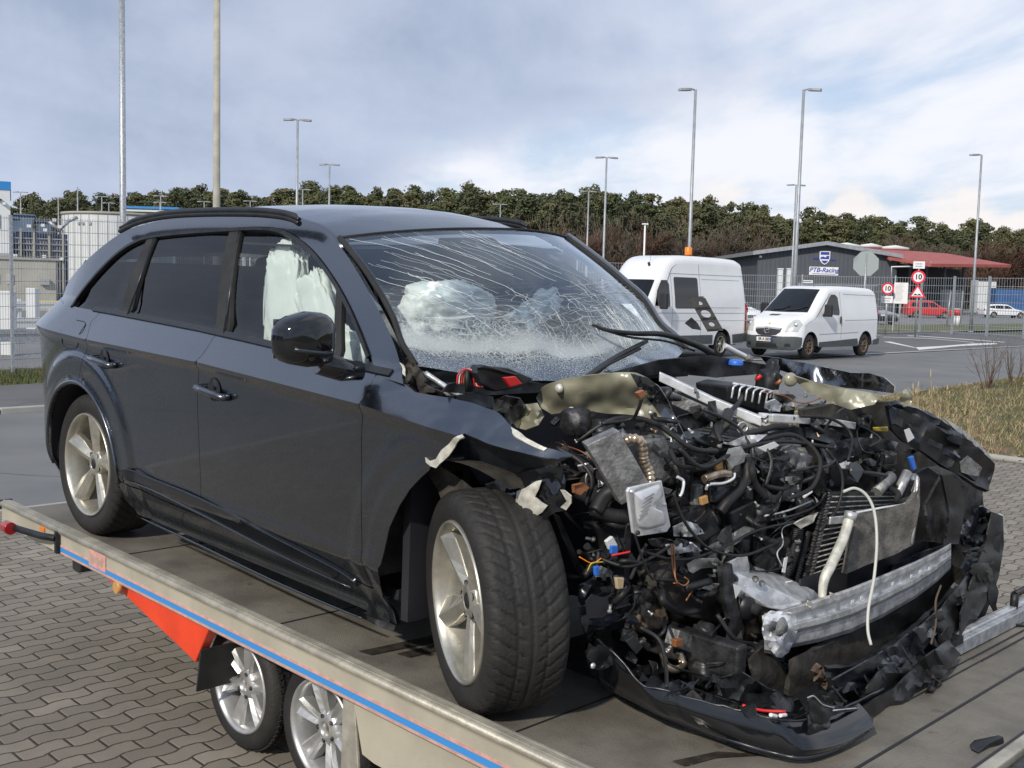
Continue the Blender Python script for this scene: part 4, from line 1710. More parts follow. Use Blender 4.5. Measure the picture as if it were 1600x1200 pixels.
# ------------------------------------------------------------------ vehicles: a rounded shell swept from a side profile
class Veh:
    def __init__(s, root, prof, width, rnd=.16, t0=.80, mat='van_white', plan=0.0):
        s.root, s.w, s.rnd, s.t0, s.mat, s.plan = root, width, rnd, t0, mat, plan
        s.P = [Vector((p[0], 0, p[1])) for p in prof]
        s.P = smooth_path(s.P, 5)
        n = len(s.P)
        s.N = []
        for i in range(n):
            t = (s.P[min(i + 1, n - 1)] - s.P[max(i - 1, 0)]).normalized()
            s.N.append(Vector((t.z, 0, -t.x)))      # outward = to the left of travel... fixed below
        # outward must point away from the body centre
        cen = Vector((sum(p.x for p in s.P) / n, 0, .9))
        if (s.P[n // 2] - cen).dot(s.N[n // 2]) < 0:
            s.N = [-q for q in s.N]
        s.cum = [0.0]
        for i in range(1, n):
            s.cum.append(s.cum[-1] + (s.P[i] - s.P[i - 1]).length)
        s.len = s.cum[-1]

    def prof(s, d):
        d = min(max(d, 0), s.len)
        i = 0
        while i < len(s.cum) - 2 and s.cum[i + 1] < d:
            i += 1
        t = (d - s.cum[i]) / max(1e-6, s.cum[i + 1] - s.cum[i])
        return s.P[i].lerp(s.P[i + 1], t), s.N[i].lerp(s.N[i + 1], t).normalized()

    def at_z(s, z, front=True):
        """arc distance of the first profile point reaching height z from the front"""
        rng = range(len(s.P) - 1) if front else range(len(s.P) - 2, -1, -1)
        for i in rng:
            a, b_ = s.P[i].z, s.P[i + 1].z
            if (a - z) * (b_ - z) <= 0:
                return s.cum[i] + (s.cum[i + 1] - s.cum[i]) * ((z - a) / (b_ - a) if b_ != a else 0)
        return 0

    def pt(s, d, t, off=0.0):
        p, n = s.prof(d)
        a = abs(t)
        k = max(0, (a - s.t0) / (1 - s.t0))
        r = s.rnd * (1 - math.sqrt(max(0, 1 - k * k)))
        q = p - n * (r - off) 
        xin = s.plan * a ** 2.2 * max(0, n.x)
        return Vector((q.x - xin, t * s.w(p.z) - 0, q.z))

    def shell(s):
        mb = MB()
        ts = [-1, -.985, -.96, -.92, -.87, -.8, -.65, -.4, 0, .4, .65, .8, .87, .92, .96, .985, 1]
        n = int(s.len / .07)
        mb.grid([[s.pt(s.len * i / n, t) for t in ts] for i in range(n + 1)], s.mat)
        return mb

    def sides(s, mb, arches, zb=.3, step=.09):
        n = int(s.len / .08)
        top = [(lambda q: (q.x, q.z))(s.pt(s.len * i / n, 1)) for i in range(n + 1)]
        low = []
        x1, x0 = top[-1][0], top[0][0]
        ar = sorted(arches, key=lambda a: a[0])
        low.append((x1, zb))
        for ax, az_, r in ar:
            for k in range(13):
                an = math.pi - math.pi * k / 12
                zz_ = az_ + r * math.sin(an)
                low.append((ax + r * math.cos(an), max(zb, zz_)))
        low.append((x0, zb))
        poly = top + low
        v, f = fill(poly, step)
        for sg in (1, -1):
            mb.add([(a, sg * s.w(b_), b_) for a, b_ in v], f, s.mat, True)
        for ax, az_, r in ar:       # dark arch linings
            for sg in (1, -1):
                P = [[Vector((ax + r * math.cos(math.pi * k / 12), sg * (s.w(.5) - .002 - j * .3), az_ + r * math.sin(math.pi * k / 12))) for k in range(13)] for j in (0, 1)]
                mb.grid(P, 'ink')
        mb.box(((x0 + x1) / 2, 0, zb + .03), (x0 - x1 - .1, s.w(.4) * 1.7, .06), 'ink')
        return mb

    def patch(s, poly, m, name, off=.006, step=.07, parent=None, both=False):
        """poly in (arc, t) on the swept shell"""
        out = []
        for sg in ((1, -1) if both else (1,)):
            W = s.w(1.0)
            v, f = fill([(a, b_ * W) for a, b_ in poly], step)
            mb = MB()
            mb.add([s.pt(a, sg * b_ / W, off) for a, b_ in v], f, m, True)
            out.append(mb.build(name, parent or s.root, solid=.008))
        return out

    def spatch(s, poly, m, name, off=.006, side=1, parent=None, step=.08, solid=.008):
        """poly in (x, z) on a flank"""
        v, f = fill(poly, step)
        mb = MB()
        mb.add([(a, side * (s.w(b_) + off), b_) for a, b_ in v], f, m, True)
        return mb.build(name, parent or s.root, solid=solid)


def wheel(root, x, y, r, w, rim='rim_silver', spokes=6, side=1):
    wroot = empty('wheel')
    wroot.parent = root
    wroot.matrix_local = Matrix.Translation((x, y, r)) @ (Matrix.Rotation(math.pi, 4, 'Z') if side > 0 else Matrix.Identity(4))
    mb = MB()
    mb.lathe([(r * .66, -w / 2), (r * .9, -w / 2), (r, -w / 2 + .03), (r, w / 2 - .03), (r * .9, w / 2), (r * .66, w / 2)], 'tyre_rubber', 32)
    mb.build('tyre', wroot)
    mb = MB()
    mb.lathe([(r * .66, w / 2), (r * .66, -w / 2 + .0), (r * .62, -w / 2), (r * .58, -w / 2 + .05), (r * .56, w * .1)], rim, 32)
    mb.lathe([(r * .60, w * .1), (.001, w * .1)], 'ink', 24)
    mb.lathe([(.001, -w / 2 + .01), (r * .16, -w / 2 + .02), (r * .2, -w / 2 + .06), (r * .2, w * .1)], rim, 16)
    for k in range(spokes):
        an = 2 * math.pi * k / spokes
        c_, s_ = math.cos(an), math.sin(an)
        mb.box((c_ * r * .38, -w / 2 + .045, s_ * r * .38), (r * .50, .03, r * .13), rim, Matrix.Rotation(-an, 4, 'Y'))
    mb.build('rim', wroot)
    return wroot


def place(root, p, heading, tall=1.0):
    root.matrix_world = Matrix.Translation(p) @ Matrix.Rotation(heading, 4, 'Z') @ Matrix.Diagonal((1, 1, tall, 1))


# ---- low white van (left flank and front seen)
def low_van():
    root = empty('parked_van', None, 'low white delivery van with dark bumper facing the viewer', 'van')
    wf = lambda z: .952 - .0 * z - (.135 * sst(.95, 2.0, z)) - .02 * sst(.55, .2, z)
    prof = [(-.10, .22), (-.03, .32), (.0, .50), (-.03, .66), (-.10, .82), (-.26, 1.00), (-.58, 1.13), (-.80, 1.21), (-1.20, 1.51), (-1.60, 1.80), (-1.86, 1.92), (-2.4, 1.965), (-3.4, 1.965), (-4.4, 1.94), (-4.66, 1.88),
            (-4.75, 1.72), (-4.78, 1.2), (-4.78, .6), (-4.74, .34)]
    v = Veh(root, prof, wf, .17, .72, plan=.30)
    mb = v.shell()
    v.sides(mb, [(-.86, .33, .40), (-3.96, .33, .40)])
    mb.build('body', root, recalc=False)
    z = v.at_z
    # windscreen
    a, b_ = z(1.24), z(1.86)
    v.patch([(a, -.80), (a - .02, 0), (a, .80), (b_, .74), (b_ + .02, 0), (b_, -.74)], 'van_glass', 'windscreen')
    # grille with chrome bar
    a, b_ = z(.64), z(.80)
    gr = v.patch([(a - .02, -.32), (a - .05, 0), (a - .02, .32), (a + .06, .44), (b_, .46), (b_ + .03, 0), (b_, -.46), (a + .06, -.44)], 'ink', 'grille')[0]
    v.patch([(b_ - .05, -.42), (b_ - .02, -.0), (b_ - .05, .42), (b_ - .01, .45), (b_ + .02, 0), (b_ - .01, -.45)], 'chrome', 'chrome_bar', off=.02, parent=gr)
    p = v.pt(z(.735), 0, .03)
    mb = MB()
    T = Matrix.Translation(p)
    mb.lathe([(.075, 0), (.085, .012), (.095, 0), (.085, -.012), (.075, 0)], 'chrome', 24, T @ Matrix.Rotation(math.pi / 2, 4, 'Z'))
    mb.box(p, (.02, .16, .022), 'chrome', Matrix.Rotation(.35, 4, 'X'))
    mb.build('badge', gr)
    v.patch([(z(.90), -.03), (z(.90), .03), (z(.93), .03), (z(.93), -.03)], 'amber', 'bonnet_mark', off=.004, step=.03)
    # headlamps
    for sg in (1, -1):
        v.patch([(z(.70), sg * .58), (z(.74), sg * .90), (z(.98), sg * .965), (z(1.05), sg * .86), (z(1.02), sg * .72), (z(.86), sg * .60)], 'headlamp', 'headlight', off=.012)
        p = v.pt(z(.90), sg * .79, .0)
        mb = MB()
        mb.lathe([(.001, 0), (.05, .01), (.085, .04)], 'chrome', 20, Matrix.Translation(p + Vector((.03, 0, 0))) @ Matrix.Rotation(math.pi / 2, 4, 'Z'))
        mb.build('reflector', root.children[-1])
    # bonnet intake
    v.patch([(z(1.13), -.02), (z(1.13), -.34), (z(1.165), -.32), (z(1.165), .03)], 'van_grey', 'air_intake', off=.006, step=.05)
    # grey bumper
    a, b_ = .02, z(.60)
    bp = v.patch([(a, -.995), (a, 0), (a, .995), (b_, .995), (b_ - .02, .55), (b_ + .0, 0), (b_ - .02, -.55), (b_, -.995)], 'van_grey', 'bumper', off=.02)[0]
    v.patch([(z(.55), -.36), (z(.55), .36), (z(.585), .36), (z(.585), -.36)], 'ink', 'slot', off=.03, step=.05, parent=bp)
    v.patch([(z(.30), -.40), (z(.30), .40), (z(.40), .34), (z(.40), -.34)], 'ink', 'lower_grille', off=.03, parent=bp)
    for sg in (1, -1):
        v.patch([(z(.33), sg * .60), (z(.33), sg * .78), (z(.41), sg * .76), (z(.41), sg * .62)], 'ink', 'fog_lamp', off=.03, parent=bp, step=.05)
    # flank: grey rubbing strip, seams, window, handle
    for sg in (1, -1):
        v.spatch([(-1.30, .30), (-3.50, .30), (-3.50, .40), (-3.44, .52), (-2.2, .47), (-1.3, .44)], 'van_grey', 'side_skirt', .012, sg)
        v.spatch([(-4.40, .32), (-4.76, .34), (-4.77, .52), (-4.38, .46)], 'van_grey', 'rear_bumper_end', .014, sg)
        v.spatch([(-1.52, 1.22), (-1.86, 1.20), (-2.36, 1.17), (-2.40, 1.25), (-2.36, 1.66), (-2.22, 1.735), (-2.02, 1.735), (-1.86, 1.62)], 'van_glass', 'side_window', .006, sg)
        for poly in ([(-2.49, .52), (-2.505, .52), (-2.505, 1.80), (-2.49, 1.80)], [(-2.7, 1.76), (-4.60, 1.74), (-4.60, 1.725), (-2.7, 1.745)],
                     [(-2.7, 1.02), (-4.6, 1.04), (-4.6, 1.055), (-2.7, 1.035)], [(-1.30, .64), (-3.5, .68), (-3.5, .70), (-1.30, .66)]):
            v.spatch(poly, 'van_seam', 'panel_seam', .003, sg, solid=.004, step=.2)
        mb = MB()
        mb.box((-2.42, sg * (wf(1.05) + .03), 1.04), (.05, .04, .2), 'ink')
        mb.build('door_handle', root, bevel=.015)
        # mirror
        m2 = MB()
        m2.box((-1.50, sg * 1.10, 1.30), (.13, .24, .34), 'ink')
        m2.box((-1.50, sg * .97, 1.17), (.1, .2, .08), 'ink')
        m2.build('wing_mirror', root, bevel=.04)
        mb = MB()
        mb.tube([(-4.775, sg * .83, .62), (-4.775, sg * .83, 1.35)], .05, 'lamp_red', 6)
        mb.build('tail_lamp', root)
    mb = MB()
    P = v.pt(z(.50), 0, .045)
    mb.box((P.x + .005, -.02, .50), (.015, .52, .112), 'plate', Matrix.Rotation(.06, 4, 'Y'))
    mb.box((P.x + .008, .225, .50), (.016, .045, .108), 'ink_blue', Matrix.Rotation(.06, 4, 'Y'))
    pl = mb.build('number_plate', root)
    tm = Matrix(((0, 0, 1, P.x + .018), (1, 0, 0, 0), (0, 1, 0, .50), (0, 0, 0, 1)))
    text_mesh('plate_number', 'ER A 2835', .098, 'ink', pl, tm @ Matrix.Translation((-.0, 0, 0)), bold=.002)
    for x in (-.86, -3.96):
        for sg in (1, -1):
            wheel(root, x, sg * .80, .33, .21, 'rust', 8, sg)
    # wipers and antenna
    mb = MB()
    for t in (-.5, .1):
        mb.tube([v.pt(z(1.25), t, .02), v.pt(z(1.30), t + .35, .03), v.pt(z(1.38), t + .62, .025)], .012, 'ink', 5)
    mb.build('wiper', root)
    mb = MB()
    mb.tube([(-1.95, .3, 1.93), (-1.93, .3, 2.03)], .006, 'ink', 5)
    mb.build('aerial', root)
    # seats and an orange jacket behind the glass
    mb = MB()
    for y in (.45, -.1, -.5):
        mb.box((-2.05, y, 1.25), (.18, .42, .75), 'seat_cloth')
        mb.box((-2.05, y, 1.68), (.12, .25, .16), 'seat_cloth')
    mb.build('seat', root, bevel=.04)
    mb = MB()
    mb.tube([(-1.98, .62, 1.15), (-1.95, .62, 1.35), (-1.98, .60, 1.55)], lambda t: .13 - .05 * t, 'orange', 8)
    jk = mb.build('jacket', root)
    return root


lv = low_van()
f1 = at(1267, 450, 31.6)
hd = R(43)
hdir = Vector((-math.cos(hd), -math.sin(hd), 0))
left = Vector((-hdir.y, hdir.x, 0))
org = Vector((f1.x, f1.y, .275)) + hdir * .86 - left * .87
place(lv, org, math.atan2(hdir.y, hdir.x), 1.08)


def high_van():
    root = empty('parked_van', None, 'white van with high roof and orange beacon', 'van')
    wf = lambda z: .99 - .17 * sst(1.2, 2.75, z) - .02 * sst(.5, .2, z)
    prof = [(-.08, .30), (0, .45), (-.0, .75), (-.06, 1.0), (-.35, 1.18), (-.75, 1.30), (-.92, 1.38), (-1.35, 1.82), (-1.62, 2.12), (-1.85, 2.40), (-2.15, 2.60), (-2.6, 2.70), (-3.6, 2.72), (-5.2, 2.70), (-5.66, 2.64), (-5.82, 2.48),
            (-5.90, 1.8), (-5.92, 1.0), (-5.92, .5), (-5.88, .40)]
    v = Veh(root, prof, wf, .22, .70, plan=.25)
    mb = v.shell()
    v.sides(mb, [(-.98, .35, .44), (-4.62, .35, .44)], zb=.35)
    mb.build('body', root, recalc=False)
    z = v.at_z
    a, b_ = z(1.42), z(2.05)
    v.patch([(a, -.86), (a, .86), (b_, .80), (b_, -.80)], 'van_glass', 'windscreen')
    a, b_ = .02, z(.62)
    v.patch([(a, -.99), (a, .99), (b_, .99), (b_, -.99)], 'van_grey', 'bumper', off=.02)
    for sg in (1, -1):
        v.spatch([(-1.40, 1.40), (-2.02, 1.36), (-2.06, 1.42), (-2.06, 1.95), (-1.98, 2.05), (-1.74, 2.05), (-1.52, 1.78)], 'van_glass', 'side_window', .006, sg)
        v.spatch([(-2.34, 1.33), (-3.36, 1.33), (-3.40, 1.38), (-3.40, 2.10), (-3.36, 2.14), (-2.34, 2.14), (-2.30, 2.10), (-2.30, 1.38)], 'van_glass', 'sliding_door_window', .006, sg)
        for poly in ([(-2.16, .6), (-2.175, .6), (-2.175, 2.2), (-2.16, 2.2)], [(-3.50, .6), (-3.515, .6), (-3.515, 2.5), (-3.50, 2.5)],
                     [(-2.16, 2.22), (-5.7, 2.22), (-5.7, 2.235), (-2.16, 2.235)], [(-1.3, 1.20), (-5.85, 1.20), (-5.85, 1.215), (-1.3, 1.215)],
                     [(-2.16, 1.0), (-5.85, 1.0), (-5.85, 1.01), (-2.16, 1.01)], [(-3.6, 1.35), (-5.5, 1.35), (-5.5, 1.36), (-3.6, 1.36)], [(-3.6, 2.1), (-5.5, 2.1), (-5.5, 2.11), (-3.6, 2.11)]):
            v.spatch(poly, 'van_seam', 'panel_seam', .003, sg, solid=.004, step=.3)
        v.spatch([(-1.5, .38), (-4.1, .38), (-4.1, .62), (-1.5, .62)], 'van_grey', 'side_skirt', .012, sg)
        v.spatch([(-5.14, .38), (-5.9, .42), (-5.9, .66), (-5.10, .62)], 'van_grey', 'rear_bumper_end', .014, sg)
        mb = MB()
        mb.box((-5.90, sg * .88, 1.08), (.08, .12, .76), 'lamp_red')
        mb.box((-5.86, sg * .955, 1.30), (.16, .04, .14), 'lamp_red')
        mb.build('tail_lamp', root, bevel=.02)
        m2 = MB()
        m2.box((-1.55, sg * 1.16, 1.52), (.12, .24, .42), 'ink')
        m2.build('wing_mirror', root, bevel=.04)
    mb = MB()
    mb.box((-5.96, 0, .56), (.12, 1.9, .2), 'van_grey')
    mb.build('rear_bumper', root, bevel=.03)
    mb = MB()
    mb.box((-5.97, .3, .44), (.02, .5, .3), 'plate')
    mb.build('number_plate', root)
    for x in (-.98, -4.62):
        for sg in (1, -1):
            wheel(root, x, sg * .84, .35, .22, 'rim_silver', 6, sg)
    bk = MB()
    bk.tube([(0, 0, 0), (0, 0, .06)], .09, 'ink', 16)
    o = bk.build('beacon', root)
    o.matrix_local = Matrix.Translation((-3.95, .15, 2.70))
    bk = MB()
    bk.tube([(0, 0, .06), (0, 0, .10), (0, 0, .26), (0, 0, .28)], lambda t: .105 if t < .8 else .08, 'orange', 18)
    bk.build('lens', o)
    mb = MB()
    mb.tube([(-1.9, .35, 2.42), (-1.86, .35, 2.50)], .035, 'ink', 8)
    mb.tube([(-1.9, .35, 2.45), (-1.98, .38, 3.0)], .005, 'ink', 4)
    mb.build('aerial', root)
    return root


hv = high_van()
r1 = at(1167, 450, 32.6)
hd2 = R(45)
hdir2 = Vector((-math.cos(hd2), -math.sin(hd2), 0))
left2 = Vector((-hdir2.y, hdir2.x, 0))
place(hv, Vector((r1.x, r1.y, .25)) + hdir2 * 5.92 - left2 * .90, math.atan2(hdir2.y, hdir2.x), 1.06)


def small_car(name, prof, wins, m, label, cat, px, depth, heading, w=.88, wb=(-.9, -3.55), r=.31, screen=(1.0, 1.38)):
    root = empty(name, None, label, cat)
    wf = lambda z: w - .22 * sst(.85, 1.6, z) - .03 * sst(.5, .2, z)
    v = Veh(root, prof, wf, .12, .75, m, plan=.25)
    mb = v.shell()
    v.sides(mb, [(wb[0], r, r + .05), (wb[1], r, r + .05)], zb=.24)
    mb.build('body', root, recalc=False)
    a, b_ = v.at_z(screen[0]), v.at_z(screen[1])
    v.patch([(a, -.84), (a, .84), (b_, .78), (b_, -.78)], 'van_glass', 'windscreen')
    for sg in (1, -1):
        for wp in wins:
            v.spatch(wp, 'van_glass', 'side_window', .006, sg)
        v.patch([(v.at_z(.58), sg * .6), (v.at_z(.6), sg * .95), (v.at_z(.72), sg * .95), (v.at_z(.70), sg * .62)], 'headlamp', 'headlight', off=.01, step=.06)
        for x in wb:
            wheel(root, x, sg * (w - .11), r, .2, 'rim_silver', 6, sg)
        mb = MB()
        mb.box((prof[-3][0] + .03, sg * (w - .12), .85), (.12, .2, .2), 'lamp_red')
        mb.build('tail_lamp', root, bevel=.03)
    mb = MB()
    mb.box((-.03, 0, .42), (.05, w * 1.0, .16), 'ink')
    mb.build('grille', root, bevel=.02)
    p = at(px, 450, depth)
    place(root, Vector((p.x, p.y, .25)), heading)
    return root


mpv = [(-.08, .22), (0, .4), (-.03, .6), (-.2, .78), (-.8, .98), (-1.15, 1.1), (-1.75, 1.5), (-2.2, 1.62), (-3.4, 1.64), (-4.1, 1.58), (-4.35, 1.2), (-4.42, .8), (-4.42, .4), (-4.36, .28)]
small_car('parked_car', mpv, [[(-1.45, 1.05), (-2.35, 1.03), (-2.38, 1.45), (-1.95, 1.45)], [(-2.45, 1.03), (-3.3, 1.03), (-3.3, 1.46), (-2.45, 1.46)], [(-3.4, 1.05), (-4.1, 1.08), (-3.98, 1.42), (-3.4, 1.46)]],
          'car_red', 'red people carrier parked behind the mesh fence right of the notice board', 'car', 1489, 104, R(-2), wb=(-.9, -3.6))
est = [(-.08, .20), (0, .38), (-.04, .56), (-.25, .72), (-1.05, .90), (-1.35, .98), (-2.0, 1.34), (-2.5, 1.43), (-3.6, 1.42), (-4.25, 1.32), (-4.65, 1.0), (-4.75, .75), (-4.75, .4), (-4.7, .28)]
small_car('parked_car', est, [[(-1.75, .98), (-2.65, .96), (-2.65, 1.30), (-2.2, 1.28)], [(-2.72, .96), (-3.6, .97), (-3.55, 1.30), (-2.72, 1.30)], [(-3.68, .98), (-4.3, 1.05), (-4.1, 1.22), (-3.65, 1.28)]],
          'van_white', 'white estate car parked behind the mesh fence at the right edge', 'car', 1604, 116, R(2), wb=(-.88, -3.75), screen=(1.0, 1.30))
small_car('parked_car', est, [[(-1.75, .98), (-2.65, .96), (-2.65, 1.30), (-2.2, 1.28)], [(-2.72, .96), (-3.6, .97), (-3.55, 1.30), (-2.72, 1.30)]],
          'car_black', 'black car with front towards the viewer, half hidden behind the low van', 'car', 1398, 74, R(-62), wb=(-.88, -3.75), screen=(1.0, 1.30))
small_car('parked_car', est, [[(-1.75, .98), (-2.65, .96), (-2.65, 1.30), (-2.2, 1.28)], [(-2.72, .96), (-3.6, .97), (-3.55, 1.30), (-2.72, 1.30)]],
          'van_white', 'white car glimpsed through the gap between the two white vans', 'car', 1180, 70, R(-70), wb=(-.88, -3.75), screen=(1.0, 1.30))
# ------------------------------------------------------------------ car transporter trailer (frame = car frame)
TR = empty('car_trailer', CAR, 'flat car transporter trailer with beige side boards and blue stripe carrying the wreck', 'trailer')
YN, X0, X1 = -1.02, -3.94, 1.315
mb = MB()
mb.box(((X0 + X1) / 2, .02, -.022), (X1 - X0, 2.06, .04), 'deck_board')
DECK = mb.build('deck_board', TR)
mb = MB()
mb.box((1.04, 1.53, -.026), (.53, .92, .04), 'deck_board')
mb.build('deck_board', TR)
# seams between the deck plates: thin dark grooves
mb = MB()
for k in (-2.6, -1.2, .2):
    mb.box((k, .02, .0005), (.006, 2.0, .003), 'ink')
mb.box((1.075, .5, .0005), (.010, 3.0, .003), 'ink')
mb.box((.925, 1.2, .0005), (.006, 1.7, .003), 'ink')
mb.box((.885, 1.25, .0005), (.006, 1.6, .003), 'ink')
mb.build('deck_seam', TR)
# side boards
mb = MB()
prof = [(0, .052), (-.012, .058), (-.024, .054), (-.030, .058), (-.042, .056), (-.050, .050), (-.056, .040), (-.056, .030), (-.046, .022), (-.044, .014),
        (-.044, -.082), (-.036, -.090), (.0, -.090), (.0, -.082), (-.030, -.080), (-.030, .0), (.012, .0), (.012, .046)]
prof = [(a + YN + .02, b_) for a, b_ in prof]
n = len(prof)
v = [(X0, a, b_) for a, b_ in prof] + [(X1 + .02, a, b_) for a, b_ in prof]
f = [(i, (i + 1) % n, n + (i + 1) % n, n + i) for i in range(n)] + [tuple(range(n)), tuple(range(2 * n - 1, n - 1, -1))]
mb.add(v, f, 'side_beige')
mb.build('side_board', TR)
mb = MB()
for a, b_ in ((.0, .0555), (-.018, .057), (-.034, .0595)):
    mb.box(((X0 + X1) / 2, YN + .02 + a, b_), (X1 - X0, .007, .006), 'rail_alu')
mb.tube([(X0, YN - .022, .041), (X1 + .01, YN - .022, .041)], .0175, 'rail_alu', 10)
mb.tube([(X0, YN + .012, .050), (X1 + .01, YN + .012, .050)], .010, 'rail_alu', 8)
mb.build('edge_rail', TR)
mb = MB()
mb.box((X0 - .006, YN + .0, .035), (.02, .075, .055), 'black_plastic')
mb.build('end_cap', TR, bevel=.006)
ys = YN + .02 - .0455
for name, z0, z1, m, x0, x1 in (('blue_stripe', -.068, -.046, 'stripe_blue', -3.16, X1), ('pink_stripe', -.042, -.033, 'stripe_pink', -3.16, X1), ('lower_pink_line', -.079, -.073, 'stripe_pink', -3.1, X1)):
    mb = MB()
    mb.box(((x0 + x1) / 2, ys, (z0 + z1) / 2), (x1 - x0, .003, z1 - z0), m)
    mb.build(name, TR)
# faded sticker with unreadable print
mb = MB()
mb.box((-2.64, ys - .002, -.018), (.19, .003, .085), 'stripe_pink')
st = mb.build('faded_sticker', TR)
mb = MB()
rr = random.Random(8)
for k in range(11):
    mb.box((-2.70 + k * .0125, ys - .0045, -.02 + rr.uniform(-.004, .004)), (.004, .002, rr.uniform(.02, .05)), 'side_beige')
mb.build('worn_print', st)
# reflectors, marker lamp on arm at the tail
mb = MB()
mb.box((-3.11, YN - .034, -.02), (.03, .03, .12), 'black_plastic')
mb.tube([(-3.12, YN - .04, .00), (-3.22, YN - .075, -.002), (-3.38, YN - .115, .002), (-3.46, YN - .135, .006)], .020, 'black_plastic', 8)
arm = mb.build('lamp_arm', TR, bevel=.004)
mb = MB()
mb.tube([(-3.44, YN - .155, .005), (-3.455, YN - .155, .005), (-3.50, YN - .155, .005), (-3.515, YN - .155, .005)], .034, 'lamp_red', 18)
mb.build('marker_lamp', TR)
for x in (-3.33,):
    mb = MB()
    mb.box((x, YN - .028, .008), (.06, .012, .022), 'orange')
    mb.build('side_reflector', TR, bevel=.003)
mb = MB()
mb.tube([(-2.42, YN - .005, -.105), (-2.42, YN - .035, -.105)], .030, 'amber', 18)
mb.build('side_reflector', TR)
# red triangular chassis panels
def chassis_side(y, sgn):
    mb = MB()
    pts = [(-2.78, -.09), (-1.60, -.09), (-1.735, -.30), (-1.79, -.285)]
    v = [(a, y, b_) for a, b_ in pts] + [(a, y + .05 * sgn, b_) for a, b_ in pts]
    n = 4
    mb.add(v, [tuple(range(n)), tuple(range(2 * n - 1, n - 1, -1))] + [(i, (i + 1) % n, n + (i + 1) % n, n + i) for i in range(n)], 'signal_red')
    mb.build('chassis_panel', TR, bevel=.006)


chassis_side(-1.0, 1)
chassis_side(.98, -1)
mb = MB()
for y in (-.42, .42):
    mb.box((-1.3, y, -.14), (5.0, .08, .12), 'steel_dark')
for x in (-3.3, -2.2, -1.25, .2, 1.0):
    mb.box((x, 0, -.10), (.08, 1.9, .08), 'steel_dark')
mb.build('chassis_beam', TR)
mb = MB()
for x in (-1.565, -.945):
    mb.tube([(x, -.8, -.395), (x, .8, -.395)], .035, 'steel_dark', 10)
mb.build('axle', TR)
# mud flaps
for y in (-.90, .90):
    mb = MB()
    mb.add([(-1.665, y - .11, -.22), (-1.665, y + .13, -.22), (-1.70, y + .13, -.42), (-1.70, y - .11, -.42)], [(0, 1, 2, 3)], 'flap')
    mb.build('mud_flap', TR, solid=.01)
    mb = MB()
    mb.box((-3.06, y, -.135), (.10, .16, .09), 'flap')
    mb.build('rear_buffer', TR, bevel=.01)
# guard plate behind the second wheel and the beige side panel ahead of it
mb = MB()
pl = [(-.63, YN + .035, -.088), (-.56, YN + .035, -.088), (-.475, YN + .0, -.36), (-.485, YN - .01, -.40), (-.58, YN - .005, -.40)]
mb.add(pl, [(0, 1, 2, 3, 4)], 'rail_alu')
mb.build('wheel_guard', TR, solid=.012, bevel=.003)
mb = MB()
mb.add([(-.555, YN + .03, -.088), (X1, YN + .03, -.088), (X1, YN + .03, -.30), (-.42, YN + .03, -.30), (-.49, YN + .03, -.29)], [(0, 1, 2, 3, 4)], 'side_beige')
mb.build('skirt_panel', TR, solid=.02)


def alloy(rootp, r_tyre, r_rim, w, spokes, m, name='wheel'):
    """tyre and alloy rim; the outer face looks along -Y"""
    wr = empty(name)
    wr.parent = rootp
    mb = MB()
    h = w / 2
    pr = [(r_rim - .012, h - .02), (r_rim + .01, h - .008), (r_tyre * .86 + r_rim * .14, h), (r_tyre - .012, h - .018), (r_tyre, h - .045), (r_tyre, -h + .045), (r_tyre - .012, -h + .018),
          (r_tyre * .62 + r_rim * .38, -h), (r_rim + .012, -h + .006), (r_rim - .008, -h + .016)]
    mb.lathe(pr, 'tyre_rubber', 72)
    # tread blocks as shallow lugs
    rr_ = r_tyre + .0015
    for k in range(64):
        an = 2 * math.pi * k / 64
        for y0, sk in ((-h + .035, .25), (-h * .40, -.15), (h * .06, .15), (h * .52, -.25)):
            M_ = Matrix.Rotation(-an, 4, 'Y') @ Matrix.Translation((rr_, y0 + .018, 0)) @ Matrix.Rotation(sk, 4, 'X')
            mb.box((0, 0, 0), (.007, w * .19, 2 * math.pi * r_tyre / 64 * .68), 'tyre_rubber', None, M_)
    mb.build('tyre', wr)
    mb = MB()
    mb.lathe([(r_rim + .003, -h + .010), (r_rim, -h + .002), (r_rim - .008, -h + .004), (r_rim - .018, -h + .020), (r_rim - .026, -h + .05), (r_rim - .035, 0), (r_rim - .03, h - .02)], m, 72)
    mb.build('rim', wr)
    mb = MB()
    mb.lathe([(r_rim - .035, h * .35), (.001, h * .35)], 'ink', 32)
    mb.lathe([(r_rim * .62, -h * .1), (r_rim * .62, h * .2)], 'steel_dark', 32)
    mb.lathe([(r_rim * .62, -h * .1), (.05, -h * .1)], 'steel_dark', 32)
    mb.build('brake', wr)
    return wr, h


